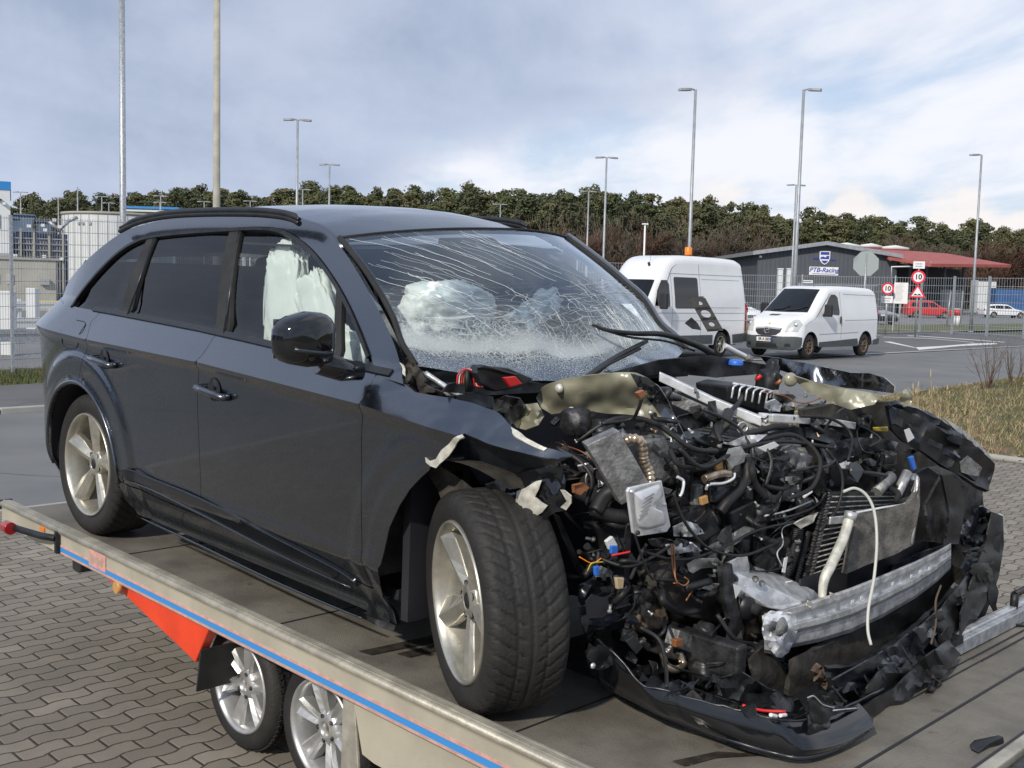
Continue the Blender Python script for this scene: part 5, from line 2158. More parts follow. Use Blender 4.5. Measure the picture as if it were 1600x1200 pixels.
def six_spoke(wr, r_rim, h, m):
    for k in range(6):
        an = 2 * math.pi * k / 6 + .28
        mb = MB()
        secs = []
        for t_ in (0, .25, .5, .75, 1.0):
            r = .045 + (r_rim - .05 - .0) * t_ * .94
            wd = .022 + .026 * t_ ** 1.1
            yb = -h + .050 - .026 * (1 - (1 - t_) ** 2) * .7
            secs.append([(r, yb + .05, -wd), (r, yb + .006, -wd), (r, yb - .012, -wd * .70), (r, yb + .004, -wd * .12), (r, yb + .004, wd * .12), (r, yb - .012, wd * .70), (r, yb + .006, wd), (r, yb + .05, wd)])
        M_ = Matrix.Rotation(-an, 4, 'Y')
        n = 8
        v = [M_ @ Vector(p) for s_ in secs for p in s_]
        f = [(i * n + j, i * n + (j + 1) % n, (i + 1) * n + (j + 1) % n, (i + 1) * n + j) for i in range(4) for j in range(n)] + [tuple(range(n)), tuple(range(5 * n - 1, 4 * n - 1, -1))]
        mb.add(v, f, m)
        mb.build('spoke', wr, bevel=.002)
    mb = MB()
    mb.lathe([(.026, -h + .060), (.030, -h + .030), (.036, -h + .028), (.060, -h + .036), (.072, -h + .045), (.080, -h + .09)], m, 36)
    mb.lathe([(.001, -h + .055), (.027, -h + .055)], 'rust', 20)
    for k in range(5):
        an = 2 * math.pi * k / 5
        T = Matrix.Translation((math.cos(an) * .052, 0, math.sin(an) * .052))
        mb.lathe([(.001, -h + .033), (.0105, -h + .033), (.011, -h + .030)], 'ink', 12, T)
        mb.lathe([(.001, -h + .028), (.006, -h + .029), (.007, -h + .034)], 'steel_dark', 8, T)
    mb.build('hub', wr)


W1, hh = alloy(TR, .292, .212, .19, 6, 'polished_rim')
six_spoke(W1, .212, hh, 'polished_rim')
W1.matrix_local = Matrix.Translation((-1.575, -.78, -.393))
W2 = dup_tree(W1, TR)
W2.matrix_local = Matrix.Translation((-.945, -.78, -.390)) @ Matrix.Rotation(.5, 4, 'Y')
for x in (-1.575, -.945):
    Wn = dup_tree(W1, TR)
    Wn.matrix_local = Matrix.Translation((x, .78, -.393)) @ Matrix.Rotation(math.pi, 4, 'Z')
# front edge strip of the deck and what lies beyond it
mb = MB()
mb.box((1.355, .5, -.004), (.045, 3.1, .035), 'rail_alu')
mb.build('front_edge_strip', TR, bevel=.006)
mb = MB()
mb.box((1.325, .5, -.002), (.018, 3.0, .012), 'ink')
mb.box((1.52, .5, -.10), (.26, 3.0, .05), 'rust')
mb.box((1.42, .5, -.06), (.04, 3.0, .12), 'steel_dark')
mb.build('front_cross_member', TR)
# raised cross rail with a locking lever on the right half of the deck
mb = MB()
mb.box((.80, 1.45, .030), (.085, 1.35, .06), 'galv')
mb.box((.80, 1.45, .066), (.030, 1.35, .012), 'alu')
mb.box((.735, 1.45, .012), (.05, 1.35, .024), 'rust')
cr_ = mb.build('cross_rail', TR, bevel=.004)
mb = MB()
mb.tube([(.80, 1.72, .05), (.80, 1.72, .13)], .018, 'steel_dark', 10)
mb.tube([(.80, 1.72, .125), (.82, 1.86, .145), (.84, 2.05, .15)], .016, 'steel_dark', 10)
mb.build('locking_lever', TR)
mat('wet', (.045, .040, .033), .25, var=.3, vscale=20)
# wet streaks and stains on the deck: thin films
mb = MB()
for pts in ([(560, 1018), (600, 1010), (690, 990), (760, 985), (700, 1000), (640, 1012), (580, 1024)], [(620, 1022), (700, 1003), (740, 1001), (690, 1016), (640, 1028)],
            [(1050, 1190), (1120, 1175), (1210, 1180), (1120, 1185), (1070, 1198)]):
    v, f = fill([(p.x, p.y) for p in (c(*q, 'z', 0) for q in pts)], .05)
    mb = MB()
    mb.add([(a, b_, .0022) for a, b_ in v], f, 'wet')
    mb.build('wet_stain', TR, recalc=False)

# black torn plastic scrap lying near the front edge of the deck
P = [c(1515, 1165, 'z', .0), c(1522, 1158, 'z', .0), c(1560, 1150, 'z', .02), c(1568, 1153, 'z', .02), c(1545, 1163, 'z', .01), c(1528, 1177, 'z', 0), c(1518, 1172, 'z', 0)]
mb = MB()
mb.plate([p + Vector((0, 0, .004)) for p in P], .022, 'black_plastic')
o = mb.build('plastic_scrap', mw=CAR, bevel=.002)
prop(o, 'small black piece of broken plastic lying near the front edge of the trailer deck', 'debris')
# ------------------------------------------------------------------ the wrecked car
CARO = empty('wrecked_car', CAR, 'dark grey crashed station wagon with torn off front on the trailer', 'car')
CARO['label'] = 'dark grey crashed off-roader with torn open front and cracked windscreen on the trailer'

ZC = [(-3.75, 1.105), (-3.0, 1.075), (-1.78, 1.053), (-.6, 1.0), (-.1, .955), (.4, .90)]
ZB = [(-3.6, 1.25), (-3.17, 1.236), (-1.63, 1.189), (-.54, 1.121), (.2, 1.08)]
RW, FWX = Vector((-3.105, 0, .39)), Vector((-.12, 0, .39))


def plan_y(X):
    y = -.972
    if X < -3.3:
        y += .30 * ((-3.3 - X) / .85) ** 2.6
    if X > -.3:
        y += .10 * ((X + .3) / .6) ** 2
    return y


def side_y(X, Z):
    zc, zb = pw(ZC, X), pw(ZB, X)
    p = plan_y(X)
    if Z <= zc:
        t_ = zc - Z
        y = p + .020 * sst(0, .045, t_) + .055 * max(0, t_ - .04)
        y += .075 * sst(.46, .20, Z) ** 1.5
        y -= .010 * math.exp(-((Z - .40) / .03) ** 2) * (1 if -2.6 < X < -.5 else 0)
    else:
        up_ = Z - zc
        dz = min(up_, max(.01, zb - zc))
        y = p + dz * 1.0
        if Z > zb:
            e = Z - zb
            y += .012 * sst(0, .015, e) + e * .25 + .30 * e * e
    # blistered wheel arches
    for W, R0 in ((RW, .625), (FWX, .60)):
        r = math.hypot(X - W.x, Z - W.z)
        if Z < zc + .02:
            y -= (.015 if W is RW else .006) * sst(R0, R0 - .055, r) * sst(zc + .02, zc - .08, Z) * (1 if Z > W.z - .25 else 0)
            y -= (.008 if W is RW else .004) * sst(.475, .455, r)
    return y


def S(px, py, off=0.0):
    """first point of the flank surface met by the line of sight through a pixel"""
    f = lambda Y_: (lambda p: p.y - side_y(p.x, p.z) - off)(c(px, py, 'y', Y_))
    lo = -1.15
    hi = lo
    while hi < -.3:
        hi += .01
        if f(hi) >= 0:
            break
        lo = hi
    for i in range(24):
        m_ = (lo + hi) / 2
        if f(m_) >= 0: hi = m_
        else: lo = m_
    return c(px, py, 'y', (lo + hi) / 2)


sm2 = lambda q, n=4: [(p.x, p.y) for p in smooth_path([(a, b_, 0) for a, b_ in q], n)]


def S2(pts):
    return [(lambda p: (p.x, p.z))(S(*q)) for q in pts]


def edge_split(o):
    md = o.modifiers.new('split', 'EDGE_SPLIT')
    md.split_angle = R(38)


def panel(name, outline, m, off=0.0, step=.022, thick=.012, parent=CARO, both=False, yf=None, wob=0.0, sm=True):
    """body panel cut from the flank surface; outline in (X, Z)"""
    x0_, x1_ = min(q[0] for q in outline), max(q[0] for q in outline)
    feats = []
    if sm and x1_ - x0_ > .5 and m == 'car_paint' and name != 'sill':
        n_ = int((x1_ - x0_) / (step * .7))
        for dz_ in (.0, -.012, -.024, -.036, -.048, .012):
            feats += [(x0_ + (x1_ - x0_) * (i + (.5 if dz_ in (-.012, -.036, .012) else 0)) / n_, pw(ZC, x0_ + (x1_ - x0_) * (i + (.5 if dz_ in (-.012, -.036, .012) else 0)) / n_) + dz_) for i in range(n_)]
        if name == 'body_frame':
            feats = []
    v, f = fill(outline, step, feats)
    out = []
    for sg in ((1, -1) if both else (1,)):
        mb = MB()
        P = []
        for a, b_ in v:
            y = (yf or side_y)(a, b_) + off
            if wob:
                y += wob * noise.noise(Vector((a * 7, b_ * 7, 3)))
            P.append((a, y * sg, b_))
        mb.add(P, f, m, sm)
        o = mb.build(name, parent, recalc=False)
        me = o.data
        if (me.polygons[len(me.polygons) // 2].normal.y > 0) == (sg > 0):
            me.flip_normals()
        if thick:
            md = o.modifiers.new('solid', 'SOLIDIFY')
            md.thickness = thick
            md.offset = -1
            edge_split(o)
        out.append(o)
    return out[0]


def arc(W, r, a0, a1, n=16):
    return [(W.x + r * math.cos(R(a0 + (a1 - a0) * i / n)), W.z + r * math.sin(R(a0 + (a1 - a0) * i / n))) for i in range(n + 1)]


# seam lines as (X, Z) read off the photograph
def vseam(px_top, px_crease, xlow, zlow=.22):
    a, b_ = S(*px_top), S(*px_crease)
    out = [(a.x, a.z), ((a.x + b_.x * 2) / 3 - .0, (a.z + b_.z) / 2), (b_.x, b_.z)]
    k = [(b_.x + (xlow - b_.x) * sst(0, .25, t_) , b_.z + (zlow - b_.z) * t_) for t_ in [i / 10 for i in range(1, 11)]]
    return out + k


B_SEAM = vseam((332, 530), (315, 556), S(314, 760).x)
A_SEAM = vseam((588, 585), (569, 622), S(565, 800).x)
C_TOP = S2([(142, 503), (135, 529), (129, 560), (124, 589)])
BELT = S2([(587, 583), (460, 550), (345, 523), (330, 519.5), (240, 502), (160, 487), (113, 479)])
print('B', B_SEAM, 'A', A_SEAM, 'C', C_TOP)
RA = .435
g_ = .0035


def belt(X, d=0):
    return (X, pw(sorted(BELT), X) + d)


def shift(poly, dx):
    return [(a + dx, b_) for a, b_ in poly]


bx = lambda poly: poly[0][0]
xs_ = [i[0] for i in BELT]
# quarter panel: belt, C seam, round the arch and down the tail corner
arc_r = arc(RW, RA, 58, 205)
tail = [(-4.00, .30), (-4.07, .42), (-4.10, .60), (-4.10, .80), (-4.10, .96), (-4.07, 1.07), (-4.02, 1.14), (-3.92, 1.21), (-3.82, 1.262)]
C_low = arc(RW, RA, 58, 58)[0]
q_poly = [belt(-3.6, .01), belt(-3.3), belt(bx(C_TOP))] + C_TOP + arc_r + [(-3.52, .20), (-3.75, .22)] + tail
panel('quarter_panel', q_poly, 'car_paint', both=True)
cs = shift(C_TOP, g_)
arc_f = arc(RW, RA, -2, 56, 12)
ar0 = arc(RW, RA, 0, 0)[0]
sillz = lambda X: .40
# rear door
rd = [belt(cs[0][0])] + cs + arc(RW, RA, 56, 8, 12) + [(-2.64, .375), (-2.3, .345), (-2.0, .335), (B_SEAM[-1][0] - g_, .325)]
rd += list(reversed([(a - g_, b_) for a, b_ in B_SEAM if b_ > .335])) + [belt(B_SEAM[0][0] - g_)]
panel('rear_door', rd, 'car_paint', both=True)
fd = [belt(B_SEAM[0][0])] + [q for q in B_SEAM if q[1] > .335] + [(B_SEAM[-1][0], .325), (-1.2, .305), (-.62, .290)]
fd += list(reversed([(a - g_, b_) for a, b_ in A_SEAM if b_ > .30])) + [belt(A_SEAM[0][0] - g_)]
panel('front_door', fd, 'car_paint', both=True)
# sill strip
sl_ = [(-2.66, .368), (-2.3, .338), (-1.75, .318), (-1.2, .298), (-.60, .283), (-.52, .22), (-.50, .17), (-1.2, .175), (-1.8, .18), (-2.5, .19), (-2.62, .20), (-2.70, .26)]
panel('sill', sl_, 'car_paint', both=True, step=.02)
# dark floor tray so nothing shows under the body
mb = MB()
mb.box((-1.6, 0, .26), (2.1, 1.60, .04), 'steel_dark')
mb.box((-1.1, 0, .50), (.03, 1.7, .5), 'interior')
mb.build('floor_pan', CARO)
# lower door blade (gloss dark) and its bright edge
blade = S2(sm2([(190, 737), (203, 733), (240, 748), (316, 779), (430, 838), (520, 884), (553, 905), (562, 917), (540, 914), (440, 866), (316, 802), (240, 765), (205, 752)], 3))
panel('door_trim_blade', blade, 'gloss_black', off=-.010, thick=.012, step=.03)


def edge_line(name, px, m, r=.004, off=-.012):
    mb = MB()
    P_ = smooth_path([S(*q) + Vector((0, off, 0)) for q in px], 4)
    mb.tube(P_, lambda t_: r * (.25 + .75 * math.sin(math.pi * min(1, max(0, t_))) ** .5), m, 6)
    return mb.build(name, CARO)


edge_line('trim_edge', [(190, 737), (203, 733), (240, 748), (316, 779), (430, 838), (520, 884), (553, 905), (561, 915)], 'satin_plastic', .004)
edge_line('trim_edge', [(205, 752), (240, 765), (316, 802), (440, 866), (552, 918)], 'car_paint', .005)
edge_line('sill_highlight_edge', [(215, 806), (260, 827), (316, 853), (430, 908), (540, 955), (566, 965)], 'car_paint', .007, -.004)
# wheel arch lips
mb = MB()
pts = []
for an in range(-4, 192, 4):
    x, z = RW.x + (RA + .012) * math.cos(R(an)), RW.z + (RA + .012) * math.sin(R(an))
    pts.append((x, side_y(x, max(z, .3)) - .002, z))
mb.tube(pts, .009, 'car_paint', 8)
mb.build('wheel_arch_lip', CARO)
for W, r0_, r1_, m_, a0 in ((RW, RA + .008, .42, 'ink', -1), (FWX, RA + .03, .5, 'grime', 60)):
    for sg in (-1, 1):
        mb = MB()
        rows = []
        for k in range(25):
            an = R(a0 + (186 - a0) * k / 24)
            X_, Z_ = W.x + r0_ * math.cos(an), W.z + r0_ * math.sin(an)
            yo = abs(side_y(X_, max(Z_, .3))) - .02
            rows.append([Vector((X_, sg * yo, Z_)), Vector((X_, sg * (yo - .2), Z_)), Vector((X_, sg * (yo - r1_), Z_))])
        mb.grid(rows, m_)
        mb.build('wheel_arch_liner', CARO)
mb = MB()
mb.box((RW.x, -.45, .5), (.7, .04, .6), 'ink')
mb.build('wheel_house_wall', CARO)

# greenhouse frame: pillars and cant rail in one pressing, open towards the belt
TOPW = [(112, 479), (128, 455), (150, 428), (172, 405), (192, 388), (212, 376), (235, 368), (290, 361), (362, 356), (410, 354), (440, 358), (465, 370), (490, 391), (512, 418), (535, 454), (556, 497), (575, 545), (588, 584)]
OUTR = [(630, 600), (623, 560), (606, 514), (576, 456), (545, 403), (520, 374), (494, 353), (462, 343), (430, 338), (380, 335), (320, 336), (270, 341), (230, 350), (195, 361), (160, 385), (130, 412), (104, 443), (86, 468)]
TOPW = sm2(TOPW)
OUTR0 = OUTR
OUTR = sm2(OUTR)
fr = S2(TOPW) + [belt(-.45, -.0)] + S2(OUTR)
frp = S2(TOPW)
outp = [q for q in S2(OUTR) if q[0] > -3.80]
print('outp', outp[-4:])
FRAME = frp + [belt(frp[-1][0] + .03, -.01)] + outp + [(-3.84, 1.264), belt(-3.6, .012), belt(frp[0][0] - .1, 0.002)]
print('frame tail', outp[-3:], frp[0], belt(frp[0][0]))
panel('body_frame', FRAME, 'car_paint', both=True, step=.02, thick=.03)
# black window surround and chrome-less trim
def band(inner_px, w_px_fun, name, m, off):
    pass


def offset_poly(pts, d):
    out = []
    for i, p in enumerate(pts):
        a = Vector(pts[max(0, i - 1)])
        b_ = Vector(pts[min(len(pts) - 1, i + 1)])
        t_ = (b_ - a).normalized()
        out.append((p[0] + t_.y * d, p[1] - t_.x * d))
    return out


inn = offset_poly(frp, .016)
panel('window_surround', frp[:-3] + list(reversed(inn[:-3])), 'black_plastic', off=-.009, both=True, step=.02, thick=.03)
lowb = [belt(x, .0) for x in (-3.16, -2.8, -2.4, -2.0, -1.6, -1.2, -.8, -.56)]
panel('belt_moulding', lowb + [(a, b_ + .022) for a, b_ in reversed(lowb)], 'black_plastic', off=-.010, both=True, step=.02, thick=.03)
# glass
gy = lambda X, Z: side_y(X, Z) + .016


def window(name, px, m, both=True, off=.010):
    return panel(name, S2(px), m, off=off, both=both, step=.04, thick=0)


window('rear_quarter_window', [(118, 482), (150, 430), (190, 392), (215, 378), (232, 372), (178, 490)], 'privacy_glass')
window('rear_door_window', [(198, 497), (244, 370), (300, 362), (362, 358), (330, 521)], 'privacy_glass')
window('front_door_window', [(350, 525), (376, 358), (410, 356), (440, 361), (466, 373), (490, 394), (512, 421), (528, 450), (516, 562)], 'side_glass', off=.012)
window('fixed_quarter_glass', [(526, 568), (533, 470), (556, 505), (573, 550), (583, 581)], 'side_glass')
for nm, px in (('c_pillar_trim', [(180, 490), (199, 493), (246, 367), (232, 370)]), ('b_pillar_trim', [(330, 520), (352, 524), (378, 356), (360, 357)]), ('quarter_glass_bar', [(515, 563), (526, 568), (535, 468), (526, 452)])):
    panel(nm, S2(px), 'flap', off=-.002, both=True, step=.03, thick=.02)
for px in ([(351, 521), (375, 359)], [(200, 493), (242, 371)]):
    a, b_ = S(*px[0]), S(*px[1])
    mb = MB()
    mb.tube([a + Vector((0, -.004, 0)), b_ + Vector((0, -.004, 0))], .005, 'satin_plastic', 6)
    mb.build('window_divider', CARO)

# roof
def roof_z(X, Y_):
    z = 1.715 - .030 * ((X + 2.05) / 1.0) ** 2 - (.035 * max(0, X + 1.6) ** 2) * 1.2 - .045 * (abs(Y_) / .68) ** 2.4
    if abs(Y_) > .60:
        z -= (abs(Y_) - .60) * .35
    return z


top_edge = [p for p in outp]
# roof plan outline follows the frame's upper edge
edge = [p for p in (S(*q) for q in OUTR0[4:17]) if p.x > -3.62]
edge.sort(key=lambda p: p.x)
rows = []
XS = [-3.35 + i * (2.42) / 48 for i in range(49)]


def edge_at(X):
    tabY = [(p.x, p.y) for p in edge]
    tabZ = [(p.x, p.z) for p in edge]
    return pw(tabY, X), pw(tabZ, X)


def header_x(t_):      # windscreen header line across the car, t = -1..1
    return -1.150 + .020 * t_ + .130 * (1 - abs(t_) ** 2.2)


xr0 = edge[0].x
for i in range(46):
    row = []
    for j in range(33):
        t_ = -1 + 2 * j / 32
        X = xr0 + (header_x(t_) - xr0) * i / 45
        ye, ze = edge_at(min(X, edge[-1].x))
        Y_ = -ye * t_ * -1
        Y_ = abs(ye) * t_
        crown = .052 * (1 - abs(t_) ** 2.6) + .008 * (1 - t_ * t_)
        row.append(Vector((X, Y_, ze + crown + .055 * (t_ + 1) / 2)))
    rows.append(row)
mb = MB()
mb.grid(rows, 'car_paint')
RF = mb.build('roof', CARO, recalc=False)
if RF.data.polygons[10].normal.z < 0:
    RF.data.flip_normals()
md = RF.modifiers.new('solid', 'SOLIDIFY')
md.thickness = .02
md.offset = -1
print('roof edge', edge[0], edge[-1])
# roof rails
for sg in (1, -1):
    mb = MB()
    pts = []
    for q in [(188, 356), (215, 343), (260, 333), (320, 329), (390, 328.5), (430, 331), (455, 336), (468, 343)]:
        p = c(*q, 'y', -.70)
        pts.append(Vector((p.x, p.y * sg, p.z + (.05 if sg < 0 else 0))))
    pp = smooth_path(pts, 5)
    mb.tube(pp, lambda t_: .015 if .06 < t_ < .94 else .009, 'black_plastic', 10)
    low = [Vector((p.x, p.y * 1.0, p.z - .018)) for p in pp]
    mb.tube(low, .013, 'black_plastic', 8)
    mb.build('roof_rail', CARO)
# tail: rear glass and tailgate closing the back
mb = MB()
P = []
tail_prof = [(xr0, edge_at(xr0)[1] + .02), (-3.80, 1.27), (-3.93, 1.21), (-4.07, 1.07), (-4.10, .9), (-4.10, .6), (-4.0, .30), (-3.75, .22)]
for X, Z in tail_prof:
    P.append([Vector((X - .08 * (1 - (j / 8 - 1) ** 2), (abs(side_y(X, Z)) - .004) * (j / 8 - 1), Z)) for j in range(17)])
mb.grid(P, 'car_paint')
mb.build('tailgate', CARO)
for sg in (1, -1):
    mb = MB()
    mb.tube([(-4.07, -.66 * sg, 1.05), (-4.09, -.655 * sg, 1.0), (-4.11, -.65 * sg, .93)], .03, 'lamp_red', 8)
    mb.build('tail_lamp', CARO)

# handles
def handle(px0, px1):
    a, b_ = S(*px0), S(*px1)
    mb = MB()
    o = Vector((0, -.034, 0))
    mb.tube([a + Vector((0, 0, 0)), a + o * .9 + Vector((.008, 0, 0)), a.lerp(b_, .3) + o, a.lerp(b_, .7) + o, b_ + o * .9 + Vector((-.008, 0, 0)), b_], .016, 'car_paint', 10)
    h_ = mb.build('door_handle', CARO)
    m2 = MB()
    mid = (a + b_) / 2
    m2.lathe([(.001, .004), (.045, .001), (.052, -.002)], 'ink', 24, Matrix.Translation(mid + Vector((.0, -.004, .012))))
    m2.build('handle_recess', h_)


handle((148, 559), (181, 571))
handle((315, 605), (358, 621))
# fuel flap outline
mb = MB()
pp = smooth_path([S(*q) for q in [(97, 517), (98, 538), (110, 546), (121, 541), (124, 522), (134, 505), (120, 500)]], 4)
mb.tube([p + Vector((0, -.001, 0)) for p in pp], .0022, 'ink', 5)
mb.build('fuel_flap_gap', CARO)

# door mirror
def blob(profile_pts, seg, m, name, parent=CARO, both=False):
    pass


MIR = empty('door_mirror')
MIR.parent = CARO
mb = MB()
mc = c(474, 530, 'y', -1.16)
rows = []
for i in range(15):
    th = math.pi * i / 14
    row = []
    for j in range(24):
        ph = 2 * math.pi * j / 24
        x, y, z = math.cos(th), math.sin(th) * math.cos(ph), math.sin(th) * math.sin(ph)
        sx_ = lambda v_, e: math.copysign(abs(v_) ** e, v_)
        X = sx_(x, .75) * .085
        Y_ = sx_(y, .55) * .112
        Z = sx_(z, .60) * .100
        Z *= 1 - .32 * (Y_ < 0) * abs(Y_) / .112 * (1 if Z > 0 else .6)
        X -= .05 * max(0, -Y_) / .13 * .6
        if X < -.035:
            X = -.035 - (abs(X) - .035) * .12
        row.append(mc + Vector((X, Y_, Z)))
    row.append(row[0])
    rows.append(row)
mb.grid(rows, 'gloss_black')
mb.build('mirror_housing', MIR)
mb = MB()
mb.tube([mc + Vector((.072, -.085, -.030)), mc + Vector((.086, -.02, -.040)), mc + Vector((.078, .07, -.048))], .008, 'satin_plastic', 6)
mb.build('indicator_strip', MIR)
mb = MB()
mb.tube([mc + Vector((-.0, .07, -.08)), mc + Vector((.02, .16, -.115)), mc + Vector((.03, .235, -.12))], lambda t_: .05 - .014 * t_, 'gloss_black', 12)
mb.build('mirror_foot', MIR)
mb = MB()
mb.box(mc + Vector((-.040, 0, 0)), (.004, .20, .14), 'chrome')
mb.build('mirror_glass', MIR)
mb = MB()
mb.lathe([(.001, 0), (.05, 0)], 'ink', 8, Matrix.Translation((-.5, .9, 1.1)))
# left mirror is out of sight

# ---- wheels
def cargo_wheel():
    wr = empty('wheel')
    wr.parent = CARO
    w, rt, rr_ = .285, .383, .277
    h = w / 2
    mb = MB()
    seg = 480
    prof = [(rr_ - .006, h - .022), (rr_ + .012, h - .010), (rt - .06, h), (rt - .035, h - .002), (rt - .016, h - .012), (rt - .006, h - .026)]
    nt_ = 30
    tread = []
    for i in range(nt_ + 1):
        y = (h - .034) - (w - .068) * i / nt_
        tread.append((rt - .0055 * (abs(y) / h) ** 3, y))
    prof2 = [(rt - .006, -h + .026), (rt - .016, -h + .012), (rt - .035, -h + .002), (rt - .06, -h), (rr_ + .014, -h + .008), (rr_ + .004, -h + .014), (rr_ - .006, -h + .022)]
    full = prof + tread + prof2
    n = len(full)
    i0, i1 = len(prof), len(prof) + len(tread)
    P = []
    for k in range(seg + 1):
        an = 2 * math.pi * k / seg
        row = []
        for i, (r, y) in enumerate(full):
            if i0 - 2 <= i < i1 + 2:
                u = y / h                       # -1..1
                au = abs(u)
                d = 0
                # V-shaped lateral grooves
                ph = (an * 46 / (2 * math.pi) + (1.0 - au) * 2.1 * (1 if u < 0 else 1) + (.5 if u > 0 else 0)) % 1.0
                if au > .16 and (ph < .20):
                    d = .0075 * (1 if .03 < ph < .17 else .5)
                # circumferential grooves
                for gc in (-.36, .36, 0.0):
                    if abs(u - gc) < (.035 if gc else .028):
                        d = max(d, .0075)
                # fine sipes
                ph2 = (an * 46 * 5 / (2 * math.pi) + au * 4) % 1.0
                if .22 < au < .9 and ph2 < .28:
                    d = max(d, .0018)
                r = r - d
            row.append(Vector((r * math.cos(an), y, r * math.sin(an))))
        P.append(row)
    mb.grid(P, 'tyre_rubber', True)
    ty = mb.build('tyre', wr)
    mb = MB()
    mb.lathe([(rr_ + .004, -h + .016), (rr_ + .002, -h + .006), (rr_ - .004, -h + .003), (rr_ - .012, -h + .010), (rr_ - .020, -h + .030), (rr_ - .028, -h + .07), (rr_ - .040, -.01), (rr_ - .042, h - .02)], 'rim_silver', 96)
    # five blade spokes, each with a ridge line off its middle
    for k in range(5):
        an = 2 * math.pi * k / 5 + .18
        M_ = Matrix.Rotation(-an, 4, 'Y')
        secs = []
        for t_ in (0, .12, .3, .55, .8, 1.0):
            r = .05 + (rr_ - .014 - .05) * t_
            wl = .030 + .030 * sst(.1, .7, t_) - .008 * sst(.8, 1, t_)
            wr2 = .030 + .016 * sst(.1, .7, t_)
            sh = .022 * t_
            yb = -h + .052 - .030 * t_ ** .8
            secs.append([(r, yb + .050, -wl + sh), (r, yb + .018, -wl + sh), (r, yb - .010 + .006 * (1 - t_), -.004 + sh * 1.2), (r, yb + .002, wr2 * .6 + sh), (r, yb + .014, wr2 + sh), (r, yb + .050, wr2 + sh)])
        n2 = 6
        v = [M_ @ Vector(p) for s_ in secs for p in s_]
        f = [(i * n2 + j, i * n2 + (j + 1) % n2, (i + 1) * n2 + (j + 1) % n2, (i + 1) * n2 + j) for i in range(len(secs) - 1) for j in range(n2)]
        f += [tuple(range(n2)), tuple(range(len(v) - 1, len(v) - n2 - 1, -1))]
        mb.add(v, f, 'rim_silver')
    mb.lathe([(.001, -h + .048), (.030, -h + .048), (.034, -h + .044), (.050, -h + .046), (.078, -h + .058), (.082, -h + .11)], 'rim_silver', 40)
    rim = mb.build('rim', wr, bevel=.003)
    mb = MB()
    for k in range(5):
        an = 2 * math.pi * (k + .5) / 5 + .30
        T = Matrix.Translation((math.cos(an) * .057, 0, math.sin(an) * .057))
        mb.lathe([(.001, -h + .056), (.012, -h + .056), (.0145, -h + .0475)], 'steel_dark', 16, T)
    mb.lathe([(.001, -h + .0455), (.026, -h + .0455), (.028, -h + .047)], 'steel_dark', 24)
    mb.build('wheel_bolts', wr)
    mb = MB()
    mb.lathe([(.19, .0), (.19, .03), (.08, .03), (.08, .0), (.19, .0)], 'steel_dark', 48)
    mb.lathe([(rr_ - .05, .06), (.001, .06)], 'ink', 32)
    mb.box((.13, .01, .10), (.12, .07, .14), 'rust')
    mb.build('brake', wr)
    return wr


WR = cargo_wheel()
WR.matrix_local = Matrix.Translation((RW.x - .01, -.762, .383))
W_ = dup_tree(WR, CARO)
W_.matrix_local = Matrix.Translation((RW.x, .762, .383)) @ Matrix.Rotation(math.pi, 4, 'Z')
FW = dup_tree(WR, CARO)
FW.matrix_local = Matrix.Translation((-.035, -.80, .378)) @ Matrix.Rotation(R(-24), 4, 'Z') @ Matrix.Rotation(R(3), 4, 'X') @ Matrix.Rotation(.4, 4, 'Y')
W_ = dup_tree(WR, CARO)
W_.matrix_local = Matrix.Translation((-.05, .78, .378)) @ Matrix.Rotation(math.pi + R(-20), 4, 'Z')

# ---- windscreen: a bulged pane between header, pillars and the crushed scuttle
WS_T = lambda t_: Vector((header_x(t_) + .012, .675 * t_, 1.650 + .035 * t_ + .040 * (1 - abs(t_) ** 2.4)))
def WS_B(t_):
    return Vector((-.47 + .02 * t_ + .24 * (1 - abs(t_) ** 2), .80 * t_, 1.165 + .015 * t_ - .075 * (1 - t_ * t_)))


def WS(s_, t_, off=0.0):
    """s: 0 header .. 1 scuttle, t: -1 right side of the car .. 1 left side"""
    a, b_ = WS_T(t_), WS_B(t_)
    p = a.lerp(b_, s_)
    n = Vector((.56, 0, .83))
    p = p + n * (.045 * math.sin(math.pi * s_) * (1 - .3 * t_ * t_))
    # crushed in near the foot, crazed and wavy
    dent = .035 * math.exp(-((s_ - .86) / .12) ** 2) * (1 - .3 * abs(t_)) * (1 + .5 * noise.noise(Vector((s_ * 5, t_ * 4, 0))))
    dent += .012 * noise.noise(Vector((s_ * 6, t_ * 7, 4))) * sst(.3, .8, s_)
    return p - n * dent + n * off


def wsuv(px, py):
    """find (s, t) on the windscreen for a pixel"""
    o, d = ray(px, py)
    d = CARI.to_3x3() @ d
    best = None
    s_, t_ = .5, 0.0
    st = .5
    def err(s_, t_):
        p = WS(s_, t_)
        q = p - RO
        return (q - d * (q.dot(d) / d.dot(d))).length
    e = 9
    for i in range(11):
        for j in range(11):
            k = err(i / 10, j / 5 - 1)
            if k < e:
                e, s_, t_ = k, i / 10, j / 5 - 1
    st = .1
    while st > .0006:
        mv = False
        for ds, dt in ((st, 0), (-st, 0), (0, st * 2), (0, -st * 2)):
            k = err(s_ + ds, t_ + dt)
            if k < e:
                e, s_, t_, mv = k, s_ + ds, t_ + dt, True
        if not mv:
            st /= 2
    return s_, t_


